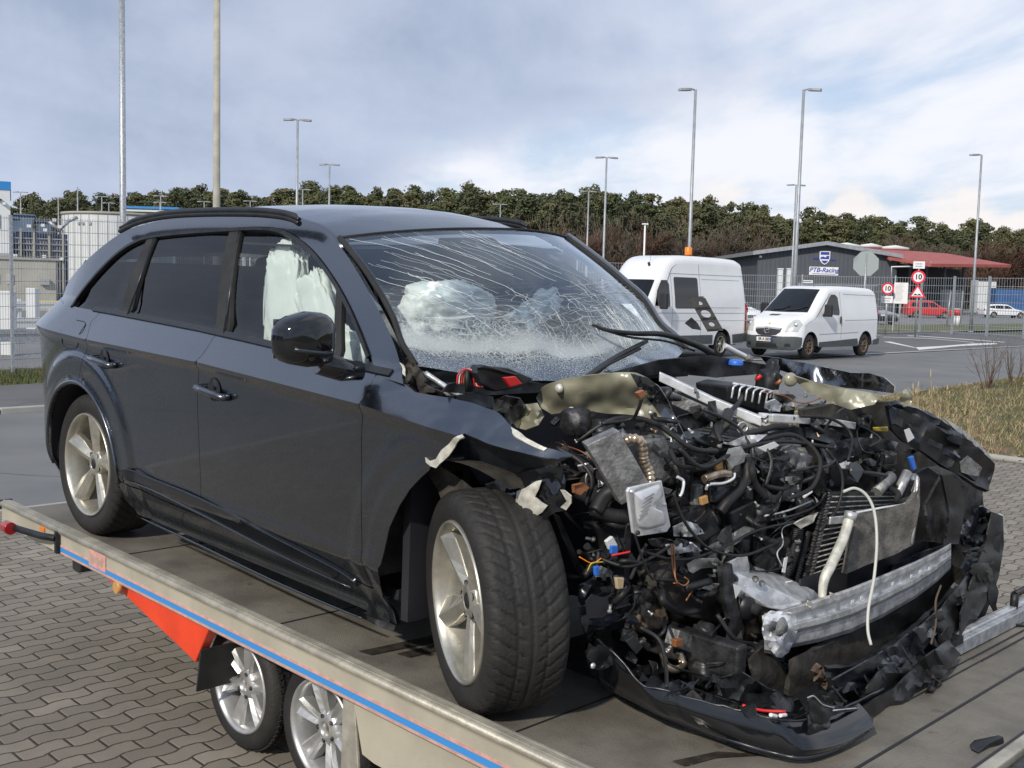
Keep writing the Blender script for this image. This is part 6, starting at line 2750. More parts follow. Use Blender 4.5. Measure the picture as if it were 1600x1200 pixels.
# glass material: clear above, crazed to a white mesh lower down, granulated at the very foot
m = bpy.data.materials.new('cracked_windscreen')
m.use_nodes = True
t = m.node_tree
t.nodes.clear()
uv = N(t, 'ShaderNodeUVMap')
sp_ = N(t, 'ShaderNodeSeparateXYZ')
t.links.new(uv.outputs[0], sp_.inputs[0])
U_, V_ = sp_.outputs[0], sp_.outputs[1]      # U = t (0..1), V = s
tcn = N(t, 'ShaderNodeTexCoord')


def vor(scale, sx_, sy_, seed, warp=.0, feat='DISTANCE_TO_EDGE'):
    mp = N(t, 'ShaderNodeMapping')
    mp.inputs['Scale'].default_value = (sx_, sy_, 1)
    mp.inputs['Location'].default_value = (seed, seed * 2, 0)
    mp.inputs['Rotation'].default_value = (0, 0, .4 * seed)
    t.links.new(uv.outputs[0], mp.inputs[0])
    nz_ = N(t, 'ShaderNodeTexNoise')
    nz_.inputs['Scale'].default_value = 3
    t.links.new(mp.outputs[0], nz_.inputs['Vector'])
    ad = N(t, 'ShaderNodeVectorMath', operation='MULTIPLY_ADD')
    t.links.new(nz_.outputs[1], ad.inputs[0])
    ad.inputs[1].default_value = (warp, warp, 0)
    t.links.new(mp.outputs[0], ad.inputs[2])
    vn = N(t, 'ShaderNodeTexVoronoi', feature=feat)
    vn.inputs['Scale'].default_value = scale
    t.links.new(ad.outputs[0], vn.inputs['Vector'])
    return vn.outputs['Distance']


nzu = N(t, 'ShaderNodeTexNoise')
nzu.inputs['Scale'].default_value = 5
nzu.inputs['Detail'].default_value = 6
t.links.new(uv.outputs[0], nzu.inputs['Vector'])
nv = M2(t, 'MULTIPLY', M2(t, 'SUBTRACT', nzu.outputs[0], .5), .25)
vv = M2(t, 'ADD', V_, nv)
ln1 = M2(t, 'SUBTRACT', 1.0, SS(t, vor(9, 1.4, 3.4, .0, .35), .0, .030))
ln2 = M2(t, 'SUBTRACT', 1.0, SS(t, vor(22, 1.5, 1.3, 1.3, .3), .0, .055))
ln3 = M2(t, 'SUBTRACT', 1.0, SS(t, vor(60, 2, 1, 2.1, .2), .0, .11))
mid = SS(t, vv, .38, .60)
lowm = SS(t, vv, .62, .80)
foot = SS(t, vv, .84, .93)
line_ = M2(t, 'MULTIPLY', ln1, M2(t, 'MULTIPLY', mid, .45))
line_ = M2(t, 'MAXIMUM', line_, M2(t, 'MULTIPLY', ln2, M2(t, 'MULTIPLY', SS(t, vv, .56, .74), .42)))
line_ = M2(t, 'MAXIMUM', line_, M2(t, 'MULTIPLY', ln3, M2(t, 'MULTIPLY', lowm, .62)))
white = M2(t, 'MULTIPLY', M2(t, 'MULTIPLY', SS(t, vv, .70, .80), M2(t, 'SUBTRACT', 1.0, SS(t, vv, .83, .87))), .42)
grain = N(t, 'ShaderNodeTexNoise')
grain.inputs['Scale'].default_value = 260
grain.inputs['Detail'].default_value = 3
t.links.new(uv.outputs[0], grain.inputs['Vector'])
gr_ = SS(t, M2(t, 'ADD', grain.outputs[0], M2(t, 'MULTIPLY', M2(t, 'SUBTRACT', nzu.outputs[0], .5), .35)), .555, .62)
fac = M2(t, 'MAXIMUM', line_, white)
gmask = M2(t, 'MULTIPLY', gr_, M2(t, 'MULTIPLY', foot, .55))
fac = M2(t, 'MAXIMUM', M2(t, 'MULTIPLY', fac, M2(t, 'SUBTRACT', 1.0, foot)), gmask)
hazef = M2(t, 'MULTIPLY', SS(t, vv, .45, .8), .05)
fac = M2(t, 'MINIMUM', M2(t, 'ADD', fac, hazef), 1.0)
tr = N(t, 'ShaderNodeBsdfTransparent')
tr.inputs[0].default_value = (.90, .95, .94, 1)
dif = N(t, 'ShaderNodeBsdfDiffuse')
dif.inputs[0].default_value = (.70, .76, .75, 1)
gl = N(t, 'ShaderNodeBsdfGlossy')
gl.inputs[0].default_value = (.80, .90, 1, 1)
gl.inputs['Roughness'].default_value = .03
bpn = N(t, 'ShaderNodeBump')
bpn.inputs['Strength'].default_value = .35
bpn.inputs['Distance'].default_value = .004
t.links.new(M2(t, 'ADD', fac, nzu.outputs[0]), bpn.inputs['Height'])
t.links.new(bpn.outputs[0], gl.inputs['Normal'])
fr_ = N(t, 'ShaderNodeFresnel')
fr_.inputs['IOR'].default_value = 1.5
m1 = N(t, 'ShaderNodeMixShader')
t.links.new(M2(t, 'ADD', M2(t, 'MULTIPLY', fr_.outputs[0], 1.6), .03, clamp=True), m1.inputs[0])
# the foot of the pane is backed by its black ceramic border
dk = N(t, 'ShaderNodeBsdfDiffuse')
dk.inputs[0].default_value = (.010, .018, .045, 1)
mB = N(t, 'ShaderNodeMixShader')
t.links.new(M2(t, 'MULTIPLY', foot, .95), mB.inputs[0])
t.links.new(tr.outputs[0], mB.inputs[1])
t.links.new(dk.outputs[0], mB.inputs[2])
t.links.new(mB.outputs[0], m1.inputs[1])
t.links.new(gl.outputs[0], m1.inputs[2])
m2_ = N(t, 'ShaderNodeMixShader')
t.links.new(fac, m2_.inputs[0])
t.links.new(m1.outputs[0], m2_.inputs[1])
t.links.new(dif.outputs[0], m2_.inputs[2])
ou = N(t, 'ShaderNodeOutputMaterial')
t.links.new(m2_.outputs[0], ou.inputs[0])
MATS['cracked_windscreen'] = m
ni, nj = 60, 72
P = [[WS(i / ni, -1 + 2 * j / nj) for j in range(nj + 1)] for i in range(ni + 1)]
mb = MB()
mb.grid(P, 'cracked_windscreen')
WSO = mb.build('windscreen', CARO, recalc=False)
me = WSO.data
ul = me.uv_layers.new(name='UVMap')
for pl_ in me.polygons:
    for li in pl_.loop_indices:
        vi = me.loops[li].vertex_index
        ul.data[li].uv = ((vi % (nj + 1)) / nj, (vi // (nj + 1)) / ni)
if me.polygons[5].normal.z < 0:
    me.flip_normals()
# long glinting cracks running from the near top corner, and fans towards the impact
rr = random.Random(21)
mb = MB()


def crack(a, b_, wob=.01, r=.0009, n=10):
    pts = []
    ph = rr.uniform(0, 6)
    for k in range(n + 1):
        q = k / n
        s_ = a[0] + (b_[0] - a[0]) * q + wob * (noise.noise(Vector((q * 4, ph, 0))))
        t_ = a[1] + (b_[1] - a[1]) * q + wob * 2 * (noise.noise(Vector((q * 4, ph, 7))))
        if 0 < s_ < .98 and abs(t_) < .985:
            pts.append(WS(s_, t_, .002))
    if len(pts) > 2:
        mb.tube(pts, r, 'bare_crack', 3, cap=False)


mat('bare_crack', (.80, .84, .84), .3, 0)
for k in range(34):          # diagonal set across the upper right of the car
    s0 = rr.uniform(.0, .45)
    t0 = rr.uniform(-1, -.55) if rr.random() < .65 else rr.uniform(-.6, .0)
    if t0 > -.6:
        s0 = rr.uniform(0, .12)
    L = rr.uniform(.25, .75)
    crack((s0, t0), (s0 + L * .55, t0 + L * .75), .02, rr.choice((.0004, .0005, .0009)))
for k in range(46):          # dense cross-hatched area in the middle and towards the far corner
    s0, t0 = rr.uniform(.42, .68), rr.uniform(-.3, .9)
    if rr.random() < .55:
        crack((s0, t0), (s0 + rr.uniform(.1, .35), t0 + rr.uniform(.0, .14)), .02, .00045, 6)
    else:
        crack((s0, t0), (s0 + rr.uniform(-.02, .05), t0 + rr.uniform(.25, .6)), .02, .00045, 8)
for k in range(30):          # fans rising out of the far lower corner
    t0 = rr.uniform(.35, .93)
    crack((.84, t0), (.84 - rr.uniform(.10, .24), t0 + rr.uniform(-.14, .10)), .015, .0005, 6)
mb.build('glass_cracks', CARO, recalc=False)
# rubber edge, header strip, black frit band at the top with the sensor housing
mb = MB()
for tt in (-1, 1):
    mb.tube([WS(k / 20, tt, .004) for k in range(21)], .012, 'rubber', 6)
mb.tube([WS(0, -1 + k / 12, .004) + Vector((-.004, 0, 0)) for k in range(25)], .006, 'rubber', 6)
mb.build('windscreen_seal', CARO)
mb = MB()
mb.tube([WS(k / 20, 1.0, .0) + Vector((-.035, .035, -.01)) for k in range(21)], .042, 'car_paint', 12)
mb.build('far_pillar', CARO)


def ws_patch(pts, name, m, off, th=.004, step=.06, px=True):
    q = [wsuv(*p) for p in pts] if px else pts
    v, f = fill(q, step)
    mb = MB()
    mb.add([WS(a, b_, off) for a, b_ in v], f, m, True)
    return mb.build(name, CARO, solid=th)


ws_patch([(0.0, -.99), (0.0, .99), (.035, .99), (.03, 0), (.035, -.99)], 'frit_band', 'ink', -.006, px=False)
ws_patch([(0.02, -.99), (.98, -.99), (.98, -.955), (.02, -.965)], 'frit_band', 'ink', -.006, px=False)
ws_patch([(0.02, .99), (.98, .99), (.98, .955), (.02, .965)], 'frit_band', 'ink', -.006, px=False)
ws_patch([(690, 366), (775, 366), (800, 390), (790, 408), (752, 400), (712, 384)], 'sensor_housing', 'black_plastic', -.035, .03)
ws_patch([(880, 374), (892, 383), (884, 386), (873, 377)], 'toll_sticker', 'red_plastic', -.004, .002, .03)
ws_patch([(745, 376), (760, 384), (748, 386)], 'sensor_window', 'alu', -.012, .002, .03)

# far pillar and frame already mirrored.  Interior ---------------------------------
mb = MB()
P = []
for i in range(9):
    q = i / 8
    P.append([Vector((-.42 - .55 * q, y / 10 * .80, 1.06 + .05 * math.sin(q * 2.4) - .10 * q * q)) for y in range(-10, 11)])
mb.grid(P, 'interior')
mb.box((-.95, 0, .80), (.10, 1.6, .50), 'interior')
mb.build('dashboard', CARO, solid=.02)
for y in (-.38, .38):
    st_ = empty('front_seat')
    st_.parent = CARO
    mb = MB()
    mb.box((-1.62, y, .62), (.52, .50, .16), 'seat_cloth')
    mb.build('seat_cushion', st_, bevel=.05)
    mb = MB()
    mb.box((-1.95, y, 1.00), (.14, .50, .66), 'seat_cloth', Matrix.Rotation(-.22, 4, 'Y'))
    mb.build('backrest', st_, bevel=.05)
    mb = MB()
    mb.box((-2.05, y, 1.44), (.11, .26, .19), 'seat_cloth', Matrix.Rotation(-.15, 4, 'Y'))
    mb.build('headrest', st_, bevel=.04)
mb = MB()
mb.box((-2.75, 0, .98), (.16, 1.4, .66), 'seat_cloth', Matrix.Rotation(-.2, 4, 'Y'))
mb.box((-2.5, 0, .62), (.5, 1.4, .16), 'seat_cloth')
for y in (-.5, 0, .5):
    mb.box((-2.84, y, 1.38), (.1, .26, .16), 'seat_cloth')
mb.build('rear_bench', CARO, bevel=.05)
mb = MB()
mb.add([WS(0, -.98, -.04) + Vector((-.05, 0, -.01)), WS(0, .98, -.04) + Vector((-.05, 0, -.01)), Vector((-3.1, .62, 1.62)), Vector((-3.1, -.62, 1.62))], [(0, 1, 2, 3)], 'interior')
mb.build('headliner', CARO, solid=.01)


def bag(name, cen, size, seed, rot=None, sag=.25, sharp=.7):
    mb = MB()
    rows = []
    rr_ = random.Random(seed)
    for i in range(41):
        th = math.pi * i / 40
        row = []
        for j in range(65):
            ph = 2 * math.pi * (j % 64) / 64
            d = Vector((math.sin(th) * math.cos(ph), math.sin(th) * math.sin(ph), math.cos(th)))
            e = Vector([math.copysign(abs(k) ** sharp, k) for k in d])
            n1 = noise.noise(d * 2.2 + Vector((seed, 0, 0)))
            n2 = abs(noise.noise(d * 5.5 + Vector((0, seed, 0))))
            n3 = abs(noise.noise(Vector((d.x * 9, d.y * 9, d.z * 3)) + Vector((0, 0, seed))))
            k = 1 + sag * n1 - .20 * n2 - .07 * n3
            row.append(Vector((e.x * size[0], e.y * size[1], e.z * size[2])) * k)
        rows.append(row)
    mb.grid(rows, 'airbag')
    o = mb.build(name, CARO, recalc=True)
    o.matrix_local = Matrix.Translation(cen) @ (rot or Matrix.Identity(4))
    return o


# passenger bag pressed against the near half of the windscreen
s_, t_ = wsuv(698, 487)
bag('passenger_airbag', c(698, 488, 'x', WS(s_, t_).x - .17), (.12, .24, .135), 3.0, Matrix.Rotation(.15, 4, 'Y'), .16, .8)
s_, t_ = wsuv(838, 487)
bag('driver_airbag', c(838, 485, 'x', WS(s_, t_).x - .14), (.06, .14, .055), 8.0, Matrix.Rotation(.5, 4, 'X'), .4)
# curtain bag inside the near front door window
bag('curtain_airbag', c(447, 475, 'y', -.60), (.155, .045, .28), 5.0, Matrix.Rotation(.0, 4, 'Y'), .18, .55)
bag('curtain_airbag', c(500, 492, 'y', -.60), (.13, .05, .21), 6.4, Matrix.Rotation(-.45, 4, 'Y'), .22, .6)
bag('curtain_airbag', c(545, 550, 'y', -.66), (.12, .04, .10), 7.7, Matrix.Rotation(.2, 4, 'Y'), .3, .6)
# ------------------------------------------------------------------ torn front of the car
def S3(pts):
    return S2(pts)


def side_w(X, Z):
    y = side_y(X, Z)
    k = sst(-.35, .1, X)
    y += k * (.020 * noise.noise(Vector((X * 5, Z * 6, 1))) + .010 * noise.noise(Vector((X * 13, Z * 12, 4))))
    # second crease above the shoulder
    zc = pw(ZC, X)
    y += .012 * sst(.045, .055, Z - zc) * sst(-.6, -.45, X)
    return y


FEN = [(571, 608), (580, 598), (588, 586), (610, 592), (630, 601), (645, 613), (672, 618), (700, 622), (733, 630), (767, 642), (785, 655), (800, 667), (825, 684), (853, 700), (872, 706), (893, 712), (870, 718),
       (850, 716), (800, 703), (760, 690), (727, 677), (714, 688), (700, 705), (688, 718), (676, 722), (670, 735), (656, 748), (640, 765), (624, 790), (608, 825), (598, 870), (594, 915), (599, 950), (610, 974), (590, 971), (567, 958)]
fp = S2(FEN)
fp2 = fp + list(reversed([q for q in A_SEAM if q[1] > fp[-1][1]]))[:-1]
panel('front_fender', fp2, 'car_paint', yf=side_w, step=.018, thick=.004)
# torn primer-white edges of the fender
def ribbon(name, px, m, off=-.006, th=.006, plane=None, step=.012):
    if plane is None:
        return panel(name, S2(px), m, off=off, yf=side_w, step=step, thick=th)
    return sheet_px(name, px, m, plane, th=th)


def sheet_px(name, px, m, plane, amp=.0, freq=.02, th=.004, step=7, parent=CARO, extra=None, seed=0, ang=30):
    """crumpled sheet metal or plastic: outline seen in the photograph, standing in the plane given by plane(px, py) -> (axis, value)"""
    v, f = fill(px, step)
    P = []
    for a, b_ in v:
        ax, val = plane(a, b_)
        n1 = noise.noise(Vector((a * freq, b_ * freq, seed))) + .4 * noise.noise(Vector((a * freq * 2.7, b_ * freq * 2.7, seed + 5)))
        # folds with ridges
        rdg = abs(noise.noise(Vector((a * freq * .8 + 3, b_ * freq * .8, seed + 9))))
        P.append(c(a, b_, ax, val + amp * n1 - amp * 1.2 * rdg + (extra(a, b_) if extra else 0)))
    mb = MB()
    mb.add(P, f, m, True)
    return mb.build(name, parent, solid=th)


PY = lambda y: (lambda a, b_: ('y', y))
PX = lambda x: (lambda a, b_: ('x', x))
PZ = lambda z: (lambda a, b_: ('z', z))
def LIN(ax, x0, v0, x1, v1):
    return lambda a, b_: (ax, v0 + (v1 - v0) * (a - x0) / (x1 - x0))


ribbon('torn_fender_edge', [(668, 714), (675, 720), (684, 717), (693, 703), (712, 684), (727, 678), (731, 682), (716, 694), (704, 712), (690, 724), (684, 731), (676, 728), (669, 722)], 'bare_steel', off=-.010)
ribbon('torn_fender_edge', [(800, 667), (810, 672), (830, 686), (855, 700), (850, 704), (826, 692), (805, 676)], 'bare_steel', off=-.008)
ribbon('paint_chip', [(625, 566), (630, 570), (632, 588), (628, 584)], 'bare_steel', off=-.006)
# folded dark inner flank under the crease
sheet_px('folded_fender_flange', [(727, 678), (760, 691), (800, 704), (850, 717), (893, 713), (868, 724), (830, 734), (800, 742), (768, 756), (752, 758), (738, 735), (720, 704)], 'satin_plastic', lambda a, b_: ('y', -.90 + .0022 * (b_ - 690)), .012)
sheet_px('torn_inner_wing', [(757, 757), (790, 745), (830, 735), (866, 726), (880, 733), (884, 750), (882, 765), (893, 775), (892, 787), (884, 798), (868, 800), (852, 811), (838, 806), (820, 803), (800, 806), (786, 800), (778, 786), (768, 775)], 'gloss_black', lambda a, b_: ('y', -.80), .018, .03)
for px in ([(808, 768), (822, 762), (838, 752), (847, 750), (842, 764), (836, 776), (846, 784), (856, 790), (848, 800), (838, 806), (826, 797), (812, 800), (806, 788)], [(780, 774), (790, 772), (795, 786), (806, 800), (796, 803), (786, 795)],
           [(876, 765), (882, 766), (893, 775), (893, 786), (885, 797), (876, 792), (886, 783)]):
    sheet_px('bare_metal_tear', px, 'bare_steel', lambda a, b_: ('y', -.812), .018, .03, step=5)
sheet_px('liner_flap', [(682, 724), (700, 735), (725, 752), (750, 772), (744, 782), (722, 786), (705, 778), (690, 780), (684, 765), (670, 742)], 'grime', PY(-.84), .03, .03)
# lower front corner of the fender bracket
sheet_px('fender_bracket', [(572, 962), (604, 972), (618, 978), (616, 985), (598, 982), (584, 975), (576, 970)], 'steel_dark', PY(-.90), .01, .05, step=4)
# dark cavern of the wheel house and lower engine: real closing panels
mb = MB()
mb.box((-.44, -.66, .50), (.04, .40, .60), 'ink')
mb.box((-.05, -.52, .62), (.75, .03, .50), 'ink')
mb.build('wheelhouse', CARO)
mb = MB()
mb.box((-.30, .05, .60), (.04, 1.5, .80), 'ink')
mb.build('bulkhead', CARO)
sheet_px('underbody_liner', [(890, 880), (1000, 860), (1150, 860), (1250, 900), (1230, 1080), (1120, 1090), (1000, 1070), (940, 1010)], 'grime', LIN('x', 890, .05, 1250, .35), .03, .02, step=18)

# closed dark structure behind and below the torn nose
sheet_px('left_wheelhouse', [(1250, 640), (1330, 625), (1400, 628), (1480, 690), (1530, 740), (1535, 800), (1530, 860), (1500, 900), (1400, 900), (1260, 760)], 'grime', PX(.34), .03, .02, step=14, th=.02, seed=11)
sheet_px('left_side_member', [(1420, 740), (1470, 725), (1530, 760), (1536, 850), (1500, 905), (1430, 880)], 'steel_dark', PX(.46), .03, .03, step=10, th=.03, seed=13)
sheet_px('lower_support_panel', [(1236, 1030), (1300, 1000), (1400, 955), (1480, 880), (1515, 895), (1505, 950), (1450, 1030), (1390, 1075), (1300, 1105), (1225, 1105)], 'grime', LIN('x', 1225, .74, 1515, .60), .03, .03, step=10, th=.02, seed=14)
mb = MB()
mb.box((.35, .30, .07), (1.0, 1.5, .03), 'black_plastic')
mb.build('undertray', CARO)
mb = MB()
mb.box((.30, -.28, .22), (.7, .06, .12), 'steel_dark')
mb.box((.30, .78, .22), (.7, .06, .12), 'steel_dark')
mb.box((.56, .25, .16), (.08, 1.1, .08), 'steel_dark')
mb.build('subframe', CARO, bevel=.01)

# ---- cream primer inner wing, folded up
sheet_px('inner_wing', [(857, 600), (880, 592), (920, 586), (960, 582), (992, 582), (1012, 590), (1030, 604), (1043, 624), (1052, 645), (1064, 668), (1075, 692), (1066, 700), (1048, 690), (1030, 668), (1010, 655), (985, 648), (950, 646), (905, 640), (862, 647), (846, 638), (838, 622), (846, 606)],
         'primer', lambda a, b_: ('y', -.45 + .0007 * (a - 850) + .0010 * (b_ - 600)), .055, .016, th=.004, step=6, seed=3)
sheet_px('inner_wing_paint', [(985, 583), (1012, 590), (1030, 604), (1043, 624), (1052, 645), (1064, 668), (1075, 692), (1060, 690), (1040, 660), (1020, 632), (1000, 610)], 'car_paint', lambda a, b_: ('y', -.462 + .0007 * (a - 850) + .0010 * (b_ - 600)), .055, .016, th=.004, step=6, seed=3)
for q in ((874, 607), (935, 598), (1000, 647), (893, 643)):
    p = c(*q, 'y', -.47 + .0007 * (q[0] - 850))
    mb = MB()
    mb.lathe([(.001, -.012), (.010, -.012), (.016, -.008), (.018, .0)], 'bare_steel', 14, Matrix.Translation(p))
    mb.build('stud', CARO)
sheet_px('strut_mount', [(800, 660), (806, 640), (820, 632), (840, 630), (850, 650), (842, 664), (822, 672), (806, 668)], 'primer', PY(-.66), .05, .04, step=5)
sheet_px('strut_mount', [(770, 640), (773, 625), (790, 618), (812, 622), (822, 635), (808, 655), (795, 668), (780, 655)], 'steel_dark', PY(-.68), .05, .04, step=5)
sheet_px('upper_rail', [(690, 618), (745, 616), (770, 620), (772, 634), (752, 640), (735, 632), (700, 624)], 'satin_plastic', PY(-.80), .01, .02, step=6)

# ---- named metal pieces
def slab(name, px, plane, th, m, bevel=.003, parent=CARO):
    mb = MB()
    mb.plate([c(a, b_, *plane(a, b_)) for a, b_ in px], th, m)
    return mb.build(name, parent, bevel=bevel)


slab('control_unit', [(958, 667), (908, 690), (962, 782), (1010, 758)], LIN('x', 905, .32, 1010, .44), .06, 'cast_alu')
mb = MB()
for q in ((978, 692), (962, 672), (1000, 745), (930, 712)):
    mb.lathe([(.001, -.004), (.009, -.004), (.010, .004)], 'alu', 12, Matrix.Translation(c(*q, 'x', .41)) @ Matrix.Rotation(math.pi / 2, 4, 'Z'))
slab('solenoid_block', [(975, 700), (995, 690), (1018, 730), (998, 745)], PX(.40), .07, 'steel_dark', .004)
mb = MB()
mb.tube(smooth_path([c(975, 692, 'x', .42), c(986, 685, 'x', .44), c(1002, 690, 'x', .46), c(1005, 708, 'x', .46), c(1007, 722, 'x', .46), c(1015, 738, 'x', .47), c(1017, 757, 'x', .48)], 8), lambda t_: .015 + .0025 * math.sin(t_ * 90), 'pipe_gold', 12)
mb.build('exhaust_recirculation_pipe', CARO)
plx = lambda a, b_: ('x', .56)
cov = slab('metal_cover', [(984, 762), (1034, 751), (1048, 822), (1042, 831), (998, 838), (990, 833), (981, 768)], plx, .010, 'alu_bright', .0015)
# raised pan with rounded shoulder
inner = [(990, 770), (1026, 757), (1034, 762), (1036, 775), (1025, 785), (1026, 795), (1037, 800), (1041, 815), (1034, 822), (1008, 828), (995, 818)]
cxp, cyp = 1013, 792
rings = []
for sc_, lift in ((1.0, .0), (.985, .012), (.93, .022), (.84, .026), (.4, .027)):
    rings.append([c(cxp + (a - cxp) * sc_, cyp + (b_ - cyp) * sc_, 'x', .572 + lift) for a, b_ in sm2(inner + [inner[0]], 3)])
mb = MB()
mb.grid(rings, 'alu_bright')
n_l = len(rings[-1])
mb.add([c(cxp, cyp, 'x', .60)] + rings[-1], [(0, i + 1, i + 2) for i in range(n_l - 1)], 'alu_bright', True)
mb.build('pressed_pan', cov)
for q in ((986, 768), (1036, 788), (1031, 829), (995, 832)):
    mb = MB()
    mb.lathe([(.001, .010), (.006, .009), (.0075, .0)], 'alu' if q[0] != 995 else 'ink', 12, Matrix.Translation(c(*q, 'x', .570)) @ Matrix.Rotation(-math.pi / 2, 4, 'Z'))
    mb.build('cover_screw', cov)
for k in range(6):
    a, b_ = c(997 + k * 2.1, 812 - k * 6.5, 'x', .6005), c(1012 + k * 2.0, 801 - k * 6.0, 'x', .6005)
    mb = MB()
    mb.tube([a, b_], .0012, 'cast_alu', 5)
    mb.build('embossed_line', cov)

# strut brace and cross bar
def bar(name, px, xs, w, h, m, bevel=.003):
    """a box section following pixels px with the given x depth"""
    P = [c(a, b_, 'x', x) for (a, b_), x in zip(px, xs)]
    mb = MB()
    v, f = [], []
    for i, p in enumerate(P):
        t_ = (P[min(i + 1, len(P) - 1)] - P[max(0, i - 1)]).normalized()
        s_ = t_.cross(Vector((0, 0, 1))).normalized() * w / 2
        u = Vector((0, 0, h / 2))
        v += [p - s_ - u, p + s_ - u, p + s_ + u, p - s_ + u]
    n = len(P)
    for i in range(n - 1):
        for j in range(4):
            f.append((i * 4 + j, i * 4 + (j + 1) % 4, i * 4 + 4 + (j + 1) % 4, i * 4 + 4 + j))
    f += [(3, 2, 1, 0), (4 * n - 4, 4 * n - 3, 4 * n - 2, 4 * n - 1)]
    mb.add(v, f, m)
    return mb.build(name, CARO, bevel=bevel)


bar('strut_brace', [(1030, 588), (1050, 597), (1115, 628), (1190, 658)], (-.02, .02, .16, .32), .055, .035, 'alu_bright')
bar('cross_bar', [(1196, 652), (1245, 655), (1290, 658), (1326, 664)], (.32, .33, .34, .35), .07, .030, 'alu_bright')
bar('cross_bar', [(1050, 622), (1115, 650), (1185, 676)], (.05, .17, .31), .02, .05, 'cast_alu')
sheet_px('foil_scrap', [(1075, 672), (1100, 668), (1120, 650), (1100, 640), (1060, 650), (1052, 662)], 'steel_dark', PX(.25), .02, .05, step=6)
sheet_px('torn_alu_bracket', [(1138, 692), (1165, 680), (1180, 680), (1198, 679), (1185, 690), (1160, 698), (1112, 690), (1116, 686)], 'alu', LIN('x', 1110, .34, 1200, .42), .02, .05, step=5)
sheet_px('plastic_label_plate', [(1184, 700), (1210, 690), (1217, 696), (1196, 706)], 'white_label', PX(.42), .0, .05, step=5)
# engine cover with bright ribs
top = [(1140, 600), (1153, 599), (1240, 625), (1232, 648), (1205, 645), (1142, 620)]
slab('engine_cover', [(1137, 603), (1153, 598), (1243, 618), (1243, 650), (1195, 648), (1140, 630)], PX(.16), .16, 'black_plastic', .01)
for k in range(6):
    x0 = 1144 + k * 10.6
    y0 = 603 + k * 2.2
    mb = MB()
    P = [c(x0 + 11, y0 - 3, 'x', .175), c(x0 + 6, y0 - 1, 'x', .195), c(x0 + 2, y0 + 2, 'x', .20), c(x0 + .5, y0 + 10, 'x', .20), c(x0 - 1, y0 + 19, 'x', .195)]
    mb.tube(smooth_path(P, 4), .0042, 'alu_bright', 6)
    mb.build('rib', CARO)
mb = MB()
mb.tube([c(1146, 599, 'x', .16), c(1195, 608, 'x', .17), c(1215, 614, 'x', .17)], .005, 'alu_bright', 6)
mb.build('rib', CARO)
sheet_px('intake_casting', [(1208, 612), (1236, 614), (1242, 622), (1240, 638), (1226, 642), (1221, 628), (1205, 622)], 'cast_alu', PX(.19), .02, .06, step=4, th=.02)
sheet_px('valve_block', [(1248, 632), (1285, 629), (1288, 640), (1300, 636), (1312, 640), (1310, 650), (1250, 648)], 'cast_alu', PX(.22), .02, .08, step=4, th=.02)
for q, r in (((1181, 593), .009), ((1213, 600), .009)):
    mb = MB()
    p = c(*q, 'x', .1)
    mb.tube([p, p + Vector((.012, .0, .008)), p + Vector((.02, .005, .02))], r, 'red_plastic' if q[0] < 1200 else 'copper', 8)
    mb.build('red_cap', CARO)
mb = MB()
mb.lathe([(.001, .0), (.018, .002), (.028, .010), (.031, .022)], 'primer', 20, Matrix.Translation(c(1238, 594, 'x', .15)) @ Matrix.Rotation(.9, 4, 'Z'))
mb.build('reservoir_lid', CARO)
# scuttle tray, wipers, blue cap
sheet_px('scuttle_panel', [(905, 600), (950, 583), (1030, 562), (1110, 555), (1200, 570), (1215, 582), (1120, 590), (1040, 582), (960, 596), (925, 606)], 'black_plastic', lambda a, b_: ('x', -.27 + .0008 * (a - 900)), .03, .02, step=10, th=.006)
sheet_px('scuttle_panel', [(700, 600), (760, 585), (850, 600), (900, 600), (860, 612), (760, 618), (690, 612)], 'black_plastic', PX(-.24), .03, .02, step=9, th=.006)
def arm(pts, r, m='black_plastic', name='wiper_arm'):
    mb = MB()
    mb.tube(smooth_path([c(a, b_, 'x', x) for a, b_, x in pts], 6), r, m, 8)
    return mb.build(name, CARO)


arm([(925, 507, -.40), (950, 516, -.36), (990, 521, -.30), (1040, 523, -.26), (1090, 540, -.22), (1112, 552, -.2)], lambda t_: .006 + .011 * t_)
arm([(935, 513, -.39), (985, 527, -.31), (1040, 533, -.26), (1085, 548, -.22)], .005, 'rubber', 'wiper_blade')
arm([(903, 605, -.16), (925, 585, -.20), (960, 560, -.26), (1010, 533, -.30)], lambda t_: .018 - .008 * t_)
arm([(915, 592, -.17), (950, 570, -.22), (1000, 545, -.27)], .006, 'rubber', 'wiper_blade')
mb = MB()
mb.lathe([(.001, .0), (.028, .0), (.032, .012), (.032, .022)], 'blue_plastic', 24, Matrix.Translation(c(1150, 562, 'x', -.06)) @ Matrix.Rotation(-math.pi / 2, 4, 'X'))
mb.build('washer_cap', CARO)
